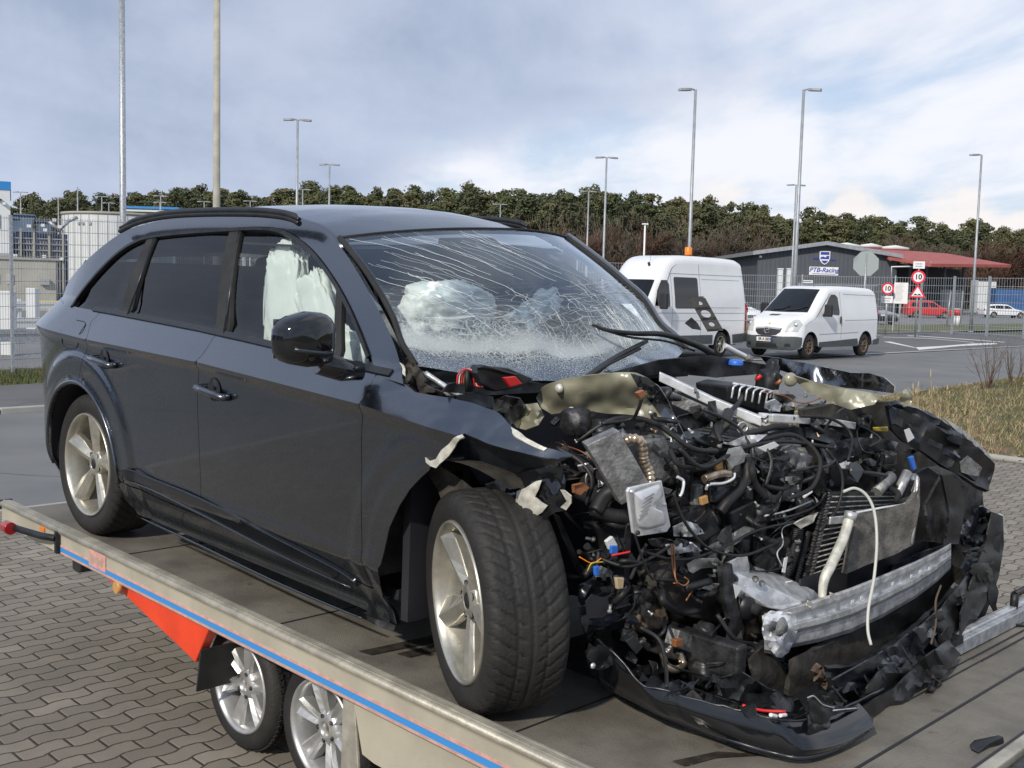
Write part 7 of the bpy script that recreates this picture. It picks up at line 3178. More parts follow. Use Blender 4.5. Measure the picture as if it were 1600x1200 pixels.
# holed bracket standing up at the far pillar foot
def holed_strip(name, a, b_, across, w, holes, m, th=.004):
    """strip from a to b with round holes (position along 0..1, radius)"""
    A, B = Vector(a), Vector(b_)
    u = (B - A).normalized()
    v_ = Vector(across).normalized()
    L = (B - A).length
    mb = MB()
    cuts = sorted(holes)
    s = 0.0
    hw = w / 2

    def quad(s0, s1):
        mb.add([A + u * s0 - v_ * hw, A + u * s0 + v_ * hw, A + u * s1 + v_ * hw, A + u * s1 - v_ * hw], [(0, 1, 2, 3)], m)
    for t_, r in cuts:
        cc_ = t_ * L
        quad(s, cc_ - hw)
        ring_o, ring_i = [], []
        for k in range(16):
            an = 2 * math.pi * (k + .5) / 16
            cx_, sy_ = math.cos(an), math.sin(an)
            mm = max(abs(cx_), abs(sy_))
            ring_o.append(A + u * (cc_ + cx_ / mm * hw) + v_ * (sy_ / mm * hw))
            ring_i.append(A + u * (cc_ + cx_ * r) + v_ * (sy_ * r))
        mb.add(ring_o + ring_i, [(k, (k + 1) % 16, 16 + (k + 1) % 16, 16 + k) for k in range(16)], m)
        s = cc_ + hw
    quad(s, L)
    return mb.build(name, CARO, solid=th)


A_, B_ = c(1088, 464, 'y', .74), c(1116, 514, 'y', .74)
holed_strip('hinge_bracket', A_, B_, (.85, .53, .12), .072, [(.20, .011), (.53, .021), (.86, .012)], 'flap')
sheet_px('hinge_bracket', [(1070, 505), (1080, 496), (1090, 505), (1096, 516), (1082, 514)], 'ink', PY(.74), .02, .05, step=4)
arm([(1132, 540, -.22), (1148, 549, -.20), (1166, 558, -.18)], .013, 'alu_bright', 'gas_strut')
arm([(1166, 558, -.18), (1173, 562, -.17)], .018, 'cast_alu', 'gas_strut_joint')
arm([(665, 583, -.45), (690, 600, -.38), (715, 616, -.30)], .010, 'alu', 'hinge_rod')
arm([(700, 606, -.34), (727, 619, -.26)], .014, 'alu_bright', 'hinge_rod')
sheet_px('hinge_casting', [(645, 582), (655, 578), (668, 584), (672, 592), (660, 596), (648, 592)], 'alu', PY(-.74), .02, .08, step=4, th=.012)
sheet_px('hinge_casting', [(694, 610), (702, 601), (712, 606), (714, 618), (696, 618)], 'alu', PY(-.74), .01, .08, step=4, th=.012)
sheet_px('pillar_foot_trim', [(634, 560), (642, 558), (652, 572), (660, 580), (664, 600), (690, 612), (700, 620), (672, 618), (645, 612), (634, 600)], 'grime', PY(-.80), .05, .05, step=5)
# black fuse box and loops of red wire
slab('fuse_box', [(744, 583), (752, 571), (795, 575), (835, 592), (812, 606), (775, 612), (752, 600)], PX(-.17), .05, 'black_plastic', .005)
slab('fuse_box_lid', [(748, 575), (757, 570), (812, 585), (806, 588), (770, 578)], PX(-.15), .03, 'black_plastic', .004)
slab('red_terminal_cover', [(787, 590), (806, 588), (817, 600), (798, 605)], PX(-.12), .014, 'red_plastic', .003)
for k, (m_, dx) in enumerate((('red_plastic', 0), ('white_label', 3), ('red_plastic', 7), ('copper', 10))):
    arm([(714 + dx, 600, -.22), (716 + dx, 585, -.22), (727 + dx * .6, 577, -.21), (738 + dx * .5, 582, -.20), (742 + dx, 602, -.20), (752 + dx, 604, -.19)], .0028, m_, 'battery_lead')
mb = MB()
mb.tube([c(730, 578, 'x', -.20), c(730, 612, 'x', -.20)], .008, 'hose', 8)
mb.build('conduit', CARO)

# ---- far (left) wing, crumpled, with primer inside
sheet_px('left_fender', [(1188, 556), (1222, 560), (1262, 568), (1300, 576), (1330, 582), (1358, 583), (1382, 590), (1398, 604), (1396, 614), (1376, 612), (1350, 608), (1322, 606), (1290, 600), (1258, 592), (1225, 580), (1200, 572)],
         'car_paint', lambda a, b_: ('y', .90 - .0004 * (a - 1190)), .05, .02, step=6, seed=8, th=.004)
sheet_px('left_fender_lining', [(1232, 584), (1270, 596), (1310, 606), (1350, 612), (1378, 618), (1366, 632), (1330, 640), (1300, 630), (1262, 612)], 'primer', PY(.80), .05, .025, step=6, seed=2)
sheet_px('torn_fender_edge', [(1362, 584), (1383, 590), (1399, 604), (1398, 612), (1392, 602), (1378, 593)], 'bare_steel', PY(.86), .01, .02, step=4)
sheet_px('primer_tab', [(1405, 624), (1412, 610), (1420, 606), (1426, 616), (1424, 634), (1412, 636)], 'primer', PY(.86), .03, .06, step=4)
# ---- headlamp carrier at the far corner
HLX = lambda a, b_: ('x', .52 + .0010 * (a - 1400) - .0002 * (b_ - 640))
sheet_px('headlamp_carrier', [(1385, 634), (1408, 640), (1440, 655), (1490, 680), (1530, 700), (1553, 722), (1550, 745), (1542, 768), (1524, 760), (1500, 744), (1470, 728), (1440, 706), (1410, 690), (1392, 672)], 'black_plastic', HLX, .03, .02, step=8, th=.02)
sheet_px('headlamp_top_rail', [(1388, 632), (1400, 628), (1430, 636), (1470, 655), (1510, 684), (1545, 712), (1552, 722), (1530, 712), (1490, 690), (1450, 668), (1415, 652), (1394, 644)], 'satin_plastic', lambda a, b_: ('x', .50 + .0010 * (a - 1400)), .025, .03, step=6, th=.02, seed=4)
sheet_px('chrome_strip', [(1470, 650), (1500, 668), (1530, 694), (1550, 716), (1546, 716), (1520, 694), (1494, 673)], 'alu', lambda a, b_: ('x', .515 + .0010 * (a - 1400)), .0, .03, step=5)
for px in ([(1418, 662), (1432, 668), (1431, 676), (1417, 670)], [(1448, 684), (1470, 694), (1468, 702), (1446, 692)], [(1478, 702), (1500, 714), (1496, 722), (1476, 710)], [(1504, 716), (1530, 734), (1522, 752), (1500, 736)], [(1398, 650), (1408, 654), (1406, 668), (1396, 662)]):
    sheet_px('carrier_rib', px, 'satin_plastic', lambda a, b_: ('x', .57 + .0010 * (a - 1400)), .01, .05, step=5, th=.02)
sheet_px('carrier_plate', [(1500, 722), (1512, 712), (1534, 730), (1528, 744), (1515, 742), (1502, 738)], 'cast_alu', lambda a, b_: ('x', .60 + .0010 * (a - 1400)), .0, .05, step=5)
slab('paper_tag', [(1413, 672), (1421, 669), (1429, 684), (1419, 691)], PX(.60), .002, 'white_label', 0)
slab('yellow_plug', [(1368, 668), (1388, 667), (1388, 675), (1369, 674)], PX(.40), .015, 'yellow_plastic')
slab('blue_plug', [(1421, 715), (1428, 712), (1433, 732), (1428, 735)], PX(.62), .012, 'blue_plastic')
# battery tray and boxes below the far wing
slab('battery_tray', [(1328, 646), (1375, 640), (1384, 690), (1340, 688)], PX(.30), .12, 'black_plastic', .006)
slab('battery_tray_cover', [(1334, 640), (1368, 634), (1376, 650), (1340, 656)], PX(.30), .08, 'black_plastic', .006)
sheet_px('air_duct', [(1282, 700), (1320, 686), (1370, 683), (1402, 692), (1396, 704), (1360, 706), (1320, 716), (1292, 726)], 'satin_plastic', PX(.42), .03, .03, step=7, th=.01)
sheet_px('air_duct', [(1200, 676), (1240, 664), (1262, 672), (1252, 690), (1228, 686), (1206, 692)], 'satin_plastic', PX(.38), .03, .03, step=6, th=.01)
sheet_px('air_duct', [(1258, 668), (1300, 670), (1340, 690), (1330, 702), (1290, 692), (1262, 684)], 'satin_plastic', PX(.40), .03, .03, step=6, th=.01)
# front end carcass on the far side: perforated uprights
for px, xx, m_ in (([(1444, 790), (1470, 742), (1488, 742), (1482, 800), (1474, 850), (1452, 846)], .60, 'steel_dark'),
                   ([(1470, 742), (1498, 750), (1505, 800), (1496, 850), (1476, 850), (1482, 800)], .66, 'black_plastic'),
                   ([(1498, 756), (1534, 768), (1530, 790), (1526, 812), (1534, 822), (1520, 860), (1498, 850), (1505, 800)], .62, 'steel_dark'),
                   ([(1425, 742), (1448, 730), (1470, 745), (1448, 785), (1440, 850), (1428, 850)], .50, 'ink')):
    sheet_px('front_upright', px, m_, PX(xx), .02, .02, step=8, th=.012)
for k in range(6):
    p = c(1487 - k * 2.2, 775 + k * 15, 'x', .672)
    mb = MB()
    mb.lathe([(.001, 0), (.007, 0)], 'ink', 10, Matrix.Translation(p) @ Matrix.Rotation(math.pi / 2, 4, 'Z'))
    mb.build('punched_hole', CARO)

# ---- radiators
cond = sheet_px('radiator', [(1296, 770), (1340, 767), (1405, 770), (1428, 745), (1430, 800), (1400, 830), (1350, 870), (1300, 905), (1266, 918), (1262, 912), (1278, 850)], 'steel_dark', LIN('x', 1262, .46, 1430, .50), .006, .02, step=9, th=.03)
mb = MB()
for k in range(17):
    t_ = k / 16
    a = c(1299 - 33 * t_, 776 + 138 * t_, 'x', .492)
    b_ = c(1400 - 10 * t_, 776 + 90 * t_, 'x', .535)
    mb.tube([a, b_], .0035, 'cast_alu', 5)
mb.build('cooling_tubes', cond)
mb = MB()
pts = []
for k in range(61):
    t_ = k / 60
    w_ = 2.2 if k % 2 else -2.2
    pts.append(c(1297 - 34 * t_ + w_, 770 + 147 * t_, 'x', .497))
mb.tube(pts, .0032, 'cast_alu', 4)
mb.build('crimped_edge', cond)
fr2 = sheet_px('condenser', [(1338, 802), (1345, 797), (1380, 793), (1416, 787), (1430, 768), (1434, 746), (1434, 790), (1424, 850), (1395, 866), (1350, 882), (1318, 896), (1326, 850)], 'condenser_fins', LIN('x', 1318, .58, 1434, .66), .008, .02, step=9, th=.02)
for v_ in MATS['grime'].node_tree.nodes:
    pass
mb = MB()
mb.tube(smooth_path([c(1338, 801, 'x', .60), c(1380, 793, 'x', .62), c(1414, 787, 'x', .64), c(1428, 770, 'x', .65), c(1433, 744, 'x', .66)], 5), .005, 'alu_bright', 8)
mb.tube([c(1433, 744, 'x', .66), c(1432, 800, 'x', .66), c(1424, 850, 'x', .66)], .006, 'alu', 8)
mb.build('condenser_edge', fr2)
for a, b_, r in (((1402, 772), (1418, 738), .022), ((1420, 768), (1430, 742), .014), ((1368, 770), (1392, 744), .026)):
    mb = MB()
    mb.tube([c(*a, 'x', .50), c(*b_, 'x', .50)], r, 'alu' if r != .026 else 'cast_alu', 10)
    mb.build('header_tank', CARO)
mb = MB()
mb.tube(smooth_path([c(1328, 808, 'x', .64), c(1318, 840, 'x', .65), c(1300, 880, 'x', .66), c(1288, 905, 'x', .66), (c(1284, 935, 'x', .66))], 6), lambda t_: .019 - .004 * sst(.6, 1, t_), 'bare_steel', 16)
mb.build('receiver_pipe', CARO)
mb = MB()
mb.tube([c(1330, 800, 'x', .64), c(1327, 812, 'x', .64)], .024, 'alu', 16)
mb.build('pipe_clamp', CARO)
slab('bracket_tab', [(1298, 808), (1320, 806), (1319, 818), (1297, 820)], PX(.60), .008, 'alu')
mb = MB()
mb.tube(smooth_path([c(1318, 768, 'x', .66), c(1336, 763, 'x', .68), c(1354, 774, 'x', .71), c(1366, 800, 'x', .74), c(1370, 845, 'x', .77), c(1366, 900, 'x', .79), c(1357, 950, 'x', .82), c(1356, 985, 'x', .84), c(1361, 1008, 'x', .86)], 7), .0055, 'grey_cable', 10)
mb.build('grey_cable', CARO)
# corrugated black hoses beside the radiator
for pts, r in (([(1292, 765), (1282, 800), (1270, 850), (1255, 905), (1250, 925)], .020), ([(1245, 825), (1240, 860), (1225, 905)], .026), ([(1262, 830), (1252, 870), (1240, 920)], .016)):
    mb = MB()
    n_ = 160
    mb.tube([p for p in smooth_path([c(a, b_, 'x', .44) for a, b_ in pts], 36)], lambda t_, r=r: r * (1 + .13 * (1 if math.sin(t_ * 150) > 0 else -1)), 'hose', 10)
    mb.build('corrugated_hose', CARO)
slab('white_marker_label', [(1226, 872), (1231, 870), (1227, 895), (1222, 894)], PX(.50), .002, 'white_label', 0)

# ---- crash box and bumper beam
def loft_px(name, stations, m, bevel=.003, cap=True):
    """stations: list of closed outlines given as (px, py, x)"""
    v, f = [], []
    n = len(stations[0])
    for st_ in stations:
        v += [c(a, b_, 'x', x) for a, b_, x in st_]
    k = len(stations)
    for i in range(k - 1):
        for j in range(n):
            f.append((i * n + j, i * n + (j + 1) % n, (i + 1) * n + (j + 1) % n, (i + 1) * n + j))
    if cap:
        f += [tuple(range(n)), tuple(range(k * n - 1, (k - 1) * n - 1, -1))]
    mb = MB()
    mb.add(v, f, m)
    return mb.build(name, CARO, bevel=bevel)


slab('crash_box_flange', [(1136, 880), (1160, 868), (1168, 868), (1172, 886), (1168, 908), (1142, 914)], PX(.47), .008, 'alu')
loft_px('crash_box', [[(1146, 893, .47), (1178, 884, .40), (1180, 900, .40), (1170, 928, .44), (1152, 934, .48), (1146, 914, .48)],
                      [(1200, 916, .54), (1224, 900, .48), (1230, 905, .48), (1226, 930, .52), (1212, 954, .56), (1200, 950, .56)],
                      [(1252, 940, .61), (1272, 922, .55), (1280, 930, .55), (1279, 944, .58), (1262, 962, .62), (1250, 958, .63)]], 'alu', .004)
for q in ((1190, 912), (1216, 925), (1180, 905)):
    mb = MB()
    p = c(*q, 'x', .545)
    mb.lathe([(.001, .01), (.010, .009), (.013, .0)], 'cast_alu', 12, Matrix.Translation(p))
    mb.build('crash_box_bolt', CARO)
BEAM = [(1194, 958, 1020, .66), (1206, 957, 1022, .685), (1235, 948, 1012, .70), (1280, 935, 1003, .72), (1330, 918, 988, .735), (1380, 898, 964, .735), (1430, 877, 935, .72), (1465, 860, 908, .70), (1486, 848, 888, .67)]
stn = []
for px, yt, yb, x in BEAM:
    h = yb - yt
    pro = [(0, 0), (.05, .012), (.20, .012), (.26, -.004), (.40, -.004), (.46, .018), (.60, .018), (.66, .0), (.92, .0), (1.0, -.012)]
    back = [(1.0, -.06), (.5, -.07), (0, -.06)]
    stn.append([(px + (x - .6) * 0, yt + h * a, x + b_) for a, b_ in pro + back])
loft_px('bumper_beam', stn, 'alu', .002)
# crushed near end of the beam
sheet_px('crushed_beam_end', [(1192, 962), (1205, 955), (1222, 956), (1240, 958), (1248, 975), (1240, 1000), (1232, 1018), (1220, 1027), (1212, 1026), (1200, 1010), (1192, 990)], 'alu_bright', PX(.715), .03, .05, step=5, th=.006, seed=6)
mb = MB()
mb.lathe([(.001, .012), (.018, .012), (.028, .0), (.034, -.004)], 'cast_alu', 20, Matrix.Translation(c(1222, 980, 'x', .74)) @ Matrix.Rotation(-math.pi / 2, 4, 'Z'))
mb.build('towing_eye_socket', CARO)
sheet_px('tear_sliver', [(1262, 938), (1268, 940), (1266, 952), (1260, 946)], 'bare_steel', PX(.75), .01, .1, step=3)
sheet_px('tear_sliver', [(1296, 925), (1304, 928), (1306, 938), (1298, 934)], 'bare_steel', PX(.76), .01, .1, step=3)
rr = random.Random(77)
for k, q in enumerate(((1332, 940), (1346, 934), (1424, 900), (1438, 893), (1395, 912), (1452, 888))):
    mb = MB()
    p = c(*q, 'x', .757 if q[0] < 1400 else .745)
    mb.box(p, (.002, rr.uniform(.014, .024), .012), 'white_label')
    mb.build('scuffed_print', CARO)

# ---- lower bumper cover: one glossy strip from the near wheel round the nose to the far corner
# (px_top, py_top, x_top, px_bot, py_bot, x_bot)
LB = [(914, 1005, .23, 918, 1045, .20), (926, 1000, .27, 940, 1068, .26), (948, 1012, .35, 968, 1086, .36), (975, 1040, .42, 1000, 1102, .45), (1005, 1072, .50, 1035, 1120, .54), (1040, 1082, .57, 1075, 1136, .61), (1080, 1092, .64, 1115, 1152, .69),
      (1130, 1105, .73, 1160, 1170, .79), (1180, 1118, .82, 1205, 1181, .87), (1230, 1128, .90, 1250, 1188, .95), (1290, 1122, .94, 1300, 1174, .98), (1340, 1098, .95, 1350, 1146, .985), (1390, 1070, .94, 1398, 1112, .975), (1440, 1040, .92, 1450, 1078, .955),
      (1480, 1000, .88, 1492, 1034, .90), (1512, 950, .80, 1520, 988, .82), (1538, 895, .70, 1545, 930, .72), (1553, 840, .58, 1562, 868, .58)]
rows = []
for xt, yt, zt, xb, yb, zb in LB:
    A, B = c(xt, yt, 'x', zt), c(xb, yb, 'x', zb)
    row = []
    for j in range(9):
        t_ = j / 8
        p = A.lerp(B, t_)
        bulge = .035 * math.sin(math.pi * min(1, t_ * 1.1)) + .012 * (t_ > .5) * (t_ < .8)
        o_ = Vector((.8, -.35 if xt < 1100 else (.0 if xt < 1400 else .45), 0)).normalized()
        row.append(p + o_ * bulge + Vector((0, 0, .004 * noise.noise(Vector((xt * .03, t_ * 3, 0))))))
    rows.append(row)
# smooth along the strip
cols = list(zip(*rows))
cols = [smooth_path(list(cl), 5) for cl in cols]
mb = MB()
strip = [list(r_) for r_ in zip(*cols)]
mb.grid(strip[:56], 'gloss_black')
mb.build('lower_bumper_cover', CARO, solid=.006)
mb = MB()
edge_ = [v_ + Vector((0, 0, .004 + .008 * noise.noise(v_ * 22))) for v_ in cols[0]]
mb.tube(edge_[:60], .0045, 'satin_plastic', 6)
mb.build('torn_bumper_edge', CARO)
mb = MB()
mb.tube([p + Vector((.012, 0, .0)) for p in cols[-2][:56]], .007, 'satin_plastic', 6)
mb.build('splitter_lip', CARO)
# the rest of the cover is torn into hanging, folded skins
sheet_px('torn_bumper_skin', [(1262, 1118), (1290, 1100), (1340, 1108), (1395, 1075), (1440, 1030), (1480, 1000), (1500, 1022), (1470, 1060), (1420, 1100), (1382, 1128), (1340, 1152), (1300, 1170), (1262, 1172)], 'black_plastic', LIN('x', 1262, .97, 1500, .90), .05, .022, step=8, th=.006, seed=21)
sheet_px('torn_bumper_skin', [(1340, 1096), (1370, 1050), (1420, 1010), (1462, 960), (1500, 912), (1522, 880), (1545, 880), (1540, 940), (1516, 985), (1490, 1030), (1462, 1062), (1448, 1084), (1412, 1100), (1380, 1110)], 'black_plastic', LIN('x', 1340, .93, 1545, .76), .06, .022, step=8, th=.006, seed=22)
sheet_px('torn_bumper_skin', [(1500, 960), (1520, 900), (1538, 850), (1550, 800), (1566, 806), (1568, 850), (1560, 900), (1545, 945), (1530, 985), (1512, 1010), (1500, 1020)], 'flap', LIN('x', 1500, .84, 1568, .60), .05, .03, step=7, th=.006, seed=23)
sheet_px('torn_bumper_skin', [(1300, 1062), (1340, 1040), (1392, 1010), (1440, 975), (1470, 950), (1478, 975), (1440, 1015), (1396, 1046), (1352, 1070), (1318, 1084)], 'satin_plastic', LIN('x', 1300, .93, 1478, .84), .05, .03, step=8, th=.006, seed=24)
sheet_px('torn_bumper_skin', [(1120, 1060), (1160, 1050), (1200, 1075), (1248, 1092), (1262, 1118), (1225, 1112), (1170, 1100), (1130, 1088)], 'black_plastic', LIN('x', 1120, .66, 1262, .90), .05, .03, step=8, th=.006, seed=25)
sheet_px('dangling_rag', [(1452, 1068), (1466, 1058), (1472, 1070), (1464, 1090), (1455, 1094), (1446, 1084)], 'black_plastic', PX(.95), .03, .1, step=4, th=.006)
sheet_px('inner_closing_panel', [(1250, 905), (1340, 880), (1440, 845), (1492, 850), (1470, 900), (1400, 960), (1300, 1010), (1235, 1030)], 'ink', LIN('x', 1235, .52, 1492, .56), .02, .03, step=12, th=.01)
# inner ledges of the torn cover
sheet_px('bumper_inner_skin', [(1008, 1070), (1018, 1055), (1040, 1068), (1060, 1062), (1090, 1078), (1150, 1098), (1200, 1112), (1240, 1120), (1200, 1150), (1120, 1130), (1050, 1105)], 'satin_plastic', LIN('x', 1008, .44, 1240, .84), .03, .03, step=9, th=.005)
sheet_px('bumper_corner_mount', [(903, 915), (925, 905), (960, 915), (985, 935), (992, 955), (978, 975), (955, 985), (930, 985), (918, 1000), (912, 985), (914, 955), (905, 940)], 'satin_plastic', PX(.28), .035, .04, step=6, th=.006)
sheet_px('bumper_corner_mount', [(905, 948), (935, 940), (975, 962), (948, 978), (920, 975), (916, 988), (908, 970)], 'satin_plastic', PX(.33), .035, .05, step=6, th=.006, seed=3)
sheet_px('corner_mount_hole', [(915, 940), (925, 928), (948, 935), (956, 955), (940, 965), (918, 966)], 'ink', PX(.36), .0, .05, step=6)
sheet_px('bumper_corner_block', [(915, 1020), (925, 1008), (950, 1012), (958, 1030), (945, 1045), (925, 1042)], 'black_plastic', PX(.36), .02, .05, step=5, th=.03)
mb = MB()
mb.lathe([(.001, .008), (.008, .007), (.010, .0)], 'alu', 12, Matrix.Translation(c(926, 1040, 'x', .40)) @ Matrix.Rotation(-math.pi / 2, 4, 'Z'))
mb.build('corner_bolt', CARO)
sheet_px('wheel_arch_strut', [(862, 800), (872, 805), (905, 880), (945, 925), (935, 930), (898, 890)], 'black_plastic', PX(.18), .01, .03, step=5, th=.01)
arm([(880, 800, .12), (945, 860, .2)], .010, 'black_plastic', 'support_rod')

# ---- lower middle: sump, cooler, brackets, alu cooler block
sheet_px('subframe_panel', [(1010, 880), (1060, 868), (1100, 880), (1130, 890), (1126, 930), (1122, 975), (1080, 965), (1040, 945), (1015, 920)], 'grime', PX(.38), .02, .02, step=8, th=.02)
sheet_px('flaked_primer', [(1073, 882), (1090, 872), (1120, 872), (1130, 880), (1112, 886), (1095, 888), (1082, 896), (1076, 892)], 'bare_steel', PX(.405), .01, .05, step=4)
slab('oil_cooler', [(1062, 985), (1130, 1015), (1128, 1038), (1112, 1034), (1056, 1010)], PX(.46), .05, 'cast_alu')
slab('red_seal', [(1056, 1000), (1068, 998), (1068, 1010), (1056, 1012)], PX(.49), .02, 'copper')
sheet_px('mount_arm', [(1124, 885), (1140, 880), (1146, 930), (1160, 985), (1155, 1015), (1140, 1040), (1122, 1050), (1136, 1010), (1140, 980), (1128, 930)], 'steel_dark', PX(.50), .01, .03, step=6, th=.02)
arm([(1036, 1020, .40), (1040, 1038, .42), (1055, 1046, .44), (1068, 1038, .44), (1062, 1018, .42)], .014, 'pipe_gold', 'coolant_pipe')
mb = MB()
mb.lathe([(.001, 0.03), (.04, .025), (.055, .0), (.055, -.04)], 'black_plastic', 24, Matrix.Translation(c(1168, 948, 'x', .50)) @ Matrix.Rotation(-math.pi / 2, 4, 'Z'))
mb.lathe([(.001, 0.05), (.02, .05), (.022, .02)], 'rubber', 16, Matrix.Translation(c(1168, 948, 'x', .50)) @ Matrix.Rotation(-math.pi / 2, 4, 'Z'))
mb.build('horn', CARO)
slab('warning_sticker', [(1146, 912), (1160, 918), (1150, 935)], PX(.52), .002, 'white_label', 0)
sheet_px('lower_guide', [(1190, 1010), (1215, 1030), (1240, 1070), (1228, 1100), (1200, 1085), (1175, 1060), (1170, 1030)], 'grime', PX(.66), .02, .03, step=7, th=.01)
sheet_px('lower_guide', [(1245, 1035), (1290, 1010), (1300, 1000), (1318, 1010), (1290, 1030), (1250, 1060)], 'grime', PX(.68), .02, .03, step=7, th=.01)
sheet_px('foam_block', [(1268, 1048), (1280, 1038), (1302, 1062), (1292, 1074), (1272, 1060)], 'rust', PX(.80), .02, .1, step=4, th=.02)
sheet_px('crash_foam_strip', [(1290, 1042), (1330, 1040), (1370, 1020), (1420, 985), (1470, 940), (1500, 905), (1508, 925), (1480, 975), (1430, 1025), (1375, 1060), (1340, 1080), (1300, 1075)], 'black_plastic', LIN('x', 1290, .86, 1500, .72), .03, .03, step=9, th=.02)
sheet_px('lower_grille', [(1300, 1080), (1345, 1070), (1390, 1045), (1450, 1000), (1500, 940), (1512, 960), (1490, 1005), (1440, 1050), (1385, 1085), (1330, 1110), (1290, 1125), (1262, 1120)], 'black_plastic', LIN('x', 1262, .92, 1512, .78), .03, .04, step=9, th=.01, seed=9)
for k in range(9):
    t_ = k / 8
    arm([(1300 + 170 * t_, 1072 - 105 * t_, .90 - .08 * t_), (1322 + 165 * t_, 1100 - 100 * t_, .93 - .08 * t_)], .004, 'satin_plastic', 'grille_bar')
sheet_px('grille_frame_piece', [(1262, 1095), (1272, 1085), (1290, 1102), (1302, 1106), (1340, 1104), (1338, 1110), (1300, 1116), (1290, 1130), (1268, 1128)], 'black_plastic', PX(.97), .01, .05, step=5, th=.006)
arm([(1262, 1090, .975), (1272, 1088, .975), (1286, 1101, .975), (1304, 1106, .975)], .0022, 'alu', 'bright_edge')
arm([(1302, 1110, .98), (1342, 1106, .97)], .0022, 'alu', 'bright_edge')
arm([(1204, 1117, .90), (1213, 1119, .90)], .006, 'white_label', 'reflector_tab')
arm([(1219, 1118, .91), (1228, 1117, .91)], .006, 'white_label', 'reflector_tab')
arm([(1160, 1102, .78), (1190, 1110, .82), (1228, 1112, .88)], .005, 'red_plastic', 'red_seam')
# far corner: lamp bracket, foglamp bowl, hanging strap
sheet_px('lamp_bracket', [(1502, 888), (1512, 868), (1526, 872), (1548, 888), (1550, 905), (1536, 915), (1526, 925), (1510, 905)], 'satin_plastic', PX(.72), .015, .05, step=5, th=.012)
for k in range(4):
    arm([(1511 + k * 9, 878 + k * 4, .75), (1523 + k * 8, 908 + k * 1, .76)], .005, 'satin_plastic', 'bracket_rib')
sheet_px('lamp_bracket', [(1505, 862), (1530, 855), (1545, 866), (1553, 880), (1540, 884), (1515, 878)], 'steel_dark', PX(.68), .02, .06, step=5, th=.012)
mb = MB()
p = c(1500, 935, 'x', .74)
mb.lathe([(.001, .02), (.03, .018), (.048, .0), (.055, -.02)], 'gloss_black', 24, Matrix.Translation(p) @ Matrix.Rotation(-math.pi / 2, 4, 'Z'))
mb.lathe([(.055, -.02), (.060, .006), (.052, .008)], 'satin_plastic', 24, Matrix.Translation(p) @ Matrix.Rotation(-math.pi / 2, 4, 'Z'))
mb.build('fog_lamp', CARO)
sheet_px('bumper_end_strip', [(1536, 810), (1548, 800), (1556, 803), (1562, 830), (1560, 870), (1550, 905), (1538, 930), (1536, 910), (1548, 870), (1550, 840)], 'flap', PX(.62), .02, .03, step=5, th=.01)
sheet_px('crumpled_corner', [(1505, 800), (1535, 790), (1552, 802), (1548, 830), (1535, 850), (1520, 862), (1505, 850), (1498, 825)], 'satin_plastic', PX(.64), .06, .05, step=5, th=.006, seed=12)
sheet_px('clear_lens_shard', [(1560, 802), (1568, 806), (1574, 836), (1566, 830)], 'headlamp', PX(.60), .01, .05, step=4)
sheet_px('hanging_strap', [(1540, 900), (1550, 895), (1560, 925), (1556, 945), (1564, 975), (1556, 962), (1544, 940)], 'black_plastic', PX(.72), .01, .05, step=5)
arm([(1560, 962, .75), (1568, 972, .80), (1600, 978, .86), (1640, 985, .9)], .006, 'hose', 'hanging_cable')
sheet_px('far_wheel_guide', [(1400, 880), (1440, 862), (1480, 850), (1478, 862), (1445, 880), (1405, 895), (1390, 898)], 'satin_plastic', PX(.60), .01, .05, step=6, th=.008)
arm([(1470, 915, .80), (1462, 940, .82), (1462, 975, .86), (1455, 1005, .90)], .004, 'bark', 'bent_wire')

# ---- engine block and castings filling the bay
mb = MB()
mb.box((.05, .10, .56), (.50, .60, .42), 'steel_dark')
mb.box((.02, .10, .80), (.44, .46, .16), 'black_plastic')
for k in range(5):
    mb.box((.31, -.12 + k * .11, .58), (.04, .05, .36), 'cast_alu')
mb.build('engine_block', CARO, bevel=.012)
mb = MB()
mb.box((.0, .62, .62), (.5, .3, .4), 'black_plastic')
mb.box((-.05, -.30, .62), (.40, .20, .34), 'steel_dark')
mb.build('gearbox_side_casting', CARO, bevel=.02)
def casting(q, x, size, m, seed, squash=(1, 1, 1)):
    p = c(*q, 'x', x)
    mb = MB()
    rows = []
    for i in range(13):
        th = math.pi * i / 12
        row = []
        for j in range(19):
            ph = 2 * math.pi * (j % 18) / 18
            d = Vector((math.sin(th) * math.cos(ph), math.sin(th) * math.sin(ph), math.cos(th)))
            e = Vector([math.copysign(abs(k) ** .7, k) for k in d])
            k = 1 + .35 * noise.noise(d * 2 + Vector((seed, 0, 0))) + .12 * noise.noise(d * 6 + Vector((seed, 0, 0)))
            row.append(p + Vector((e.x * size * squash[0], e.y * size * squash[1], e.z * size * squash[2])) * k)
        rows.append(row)
    mb.grid(rows, m)
    return mb.build('casting', CARO)


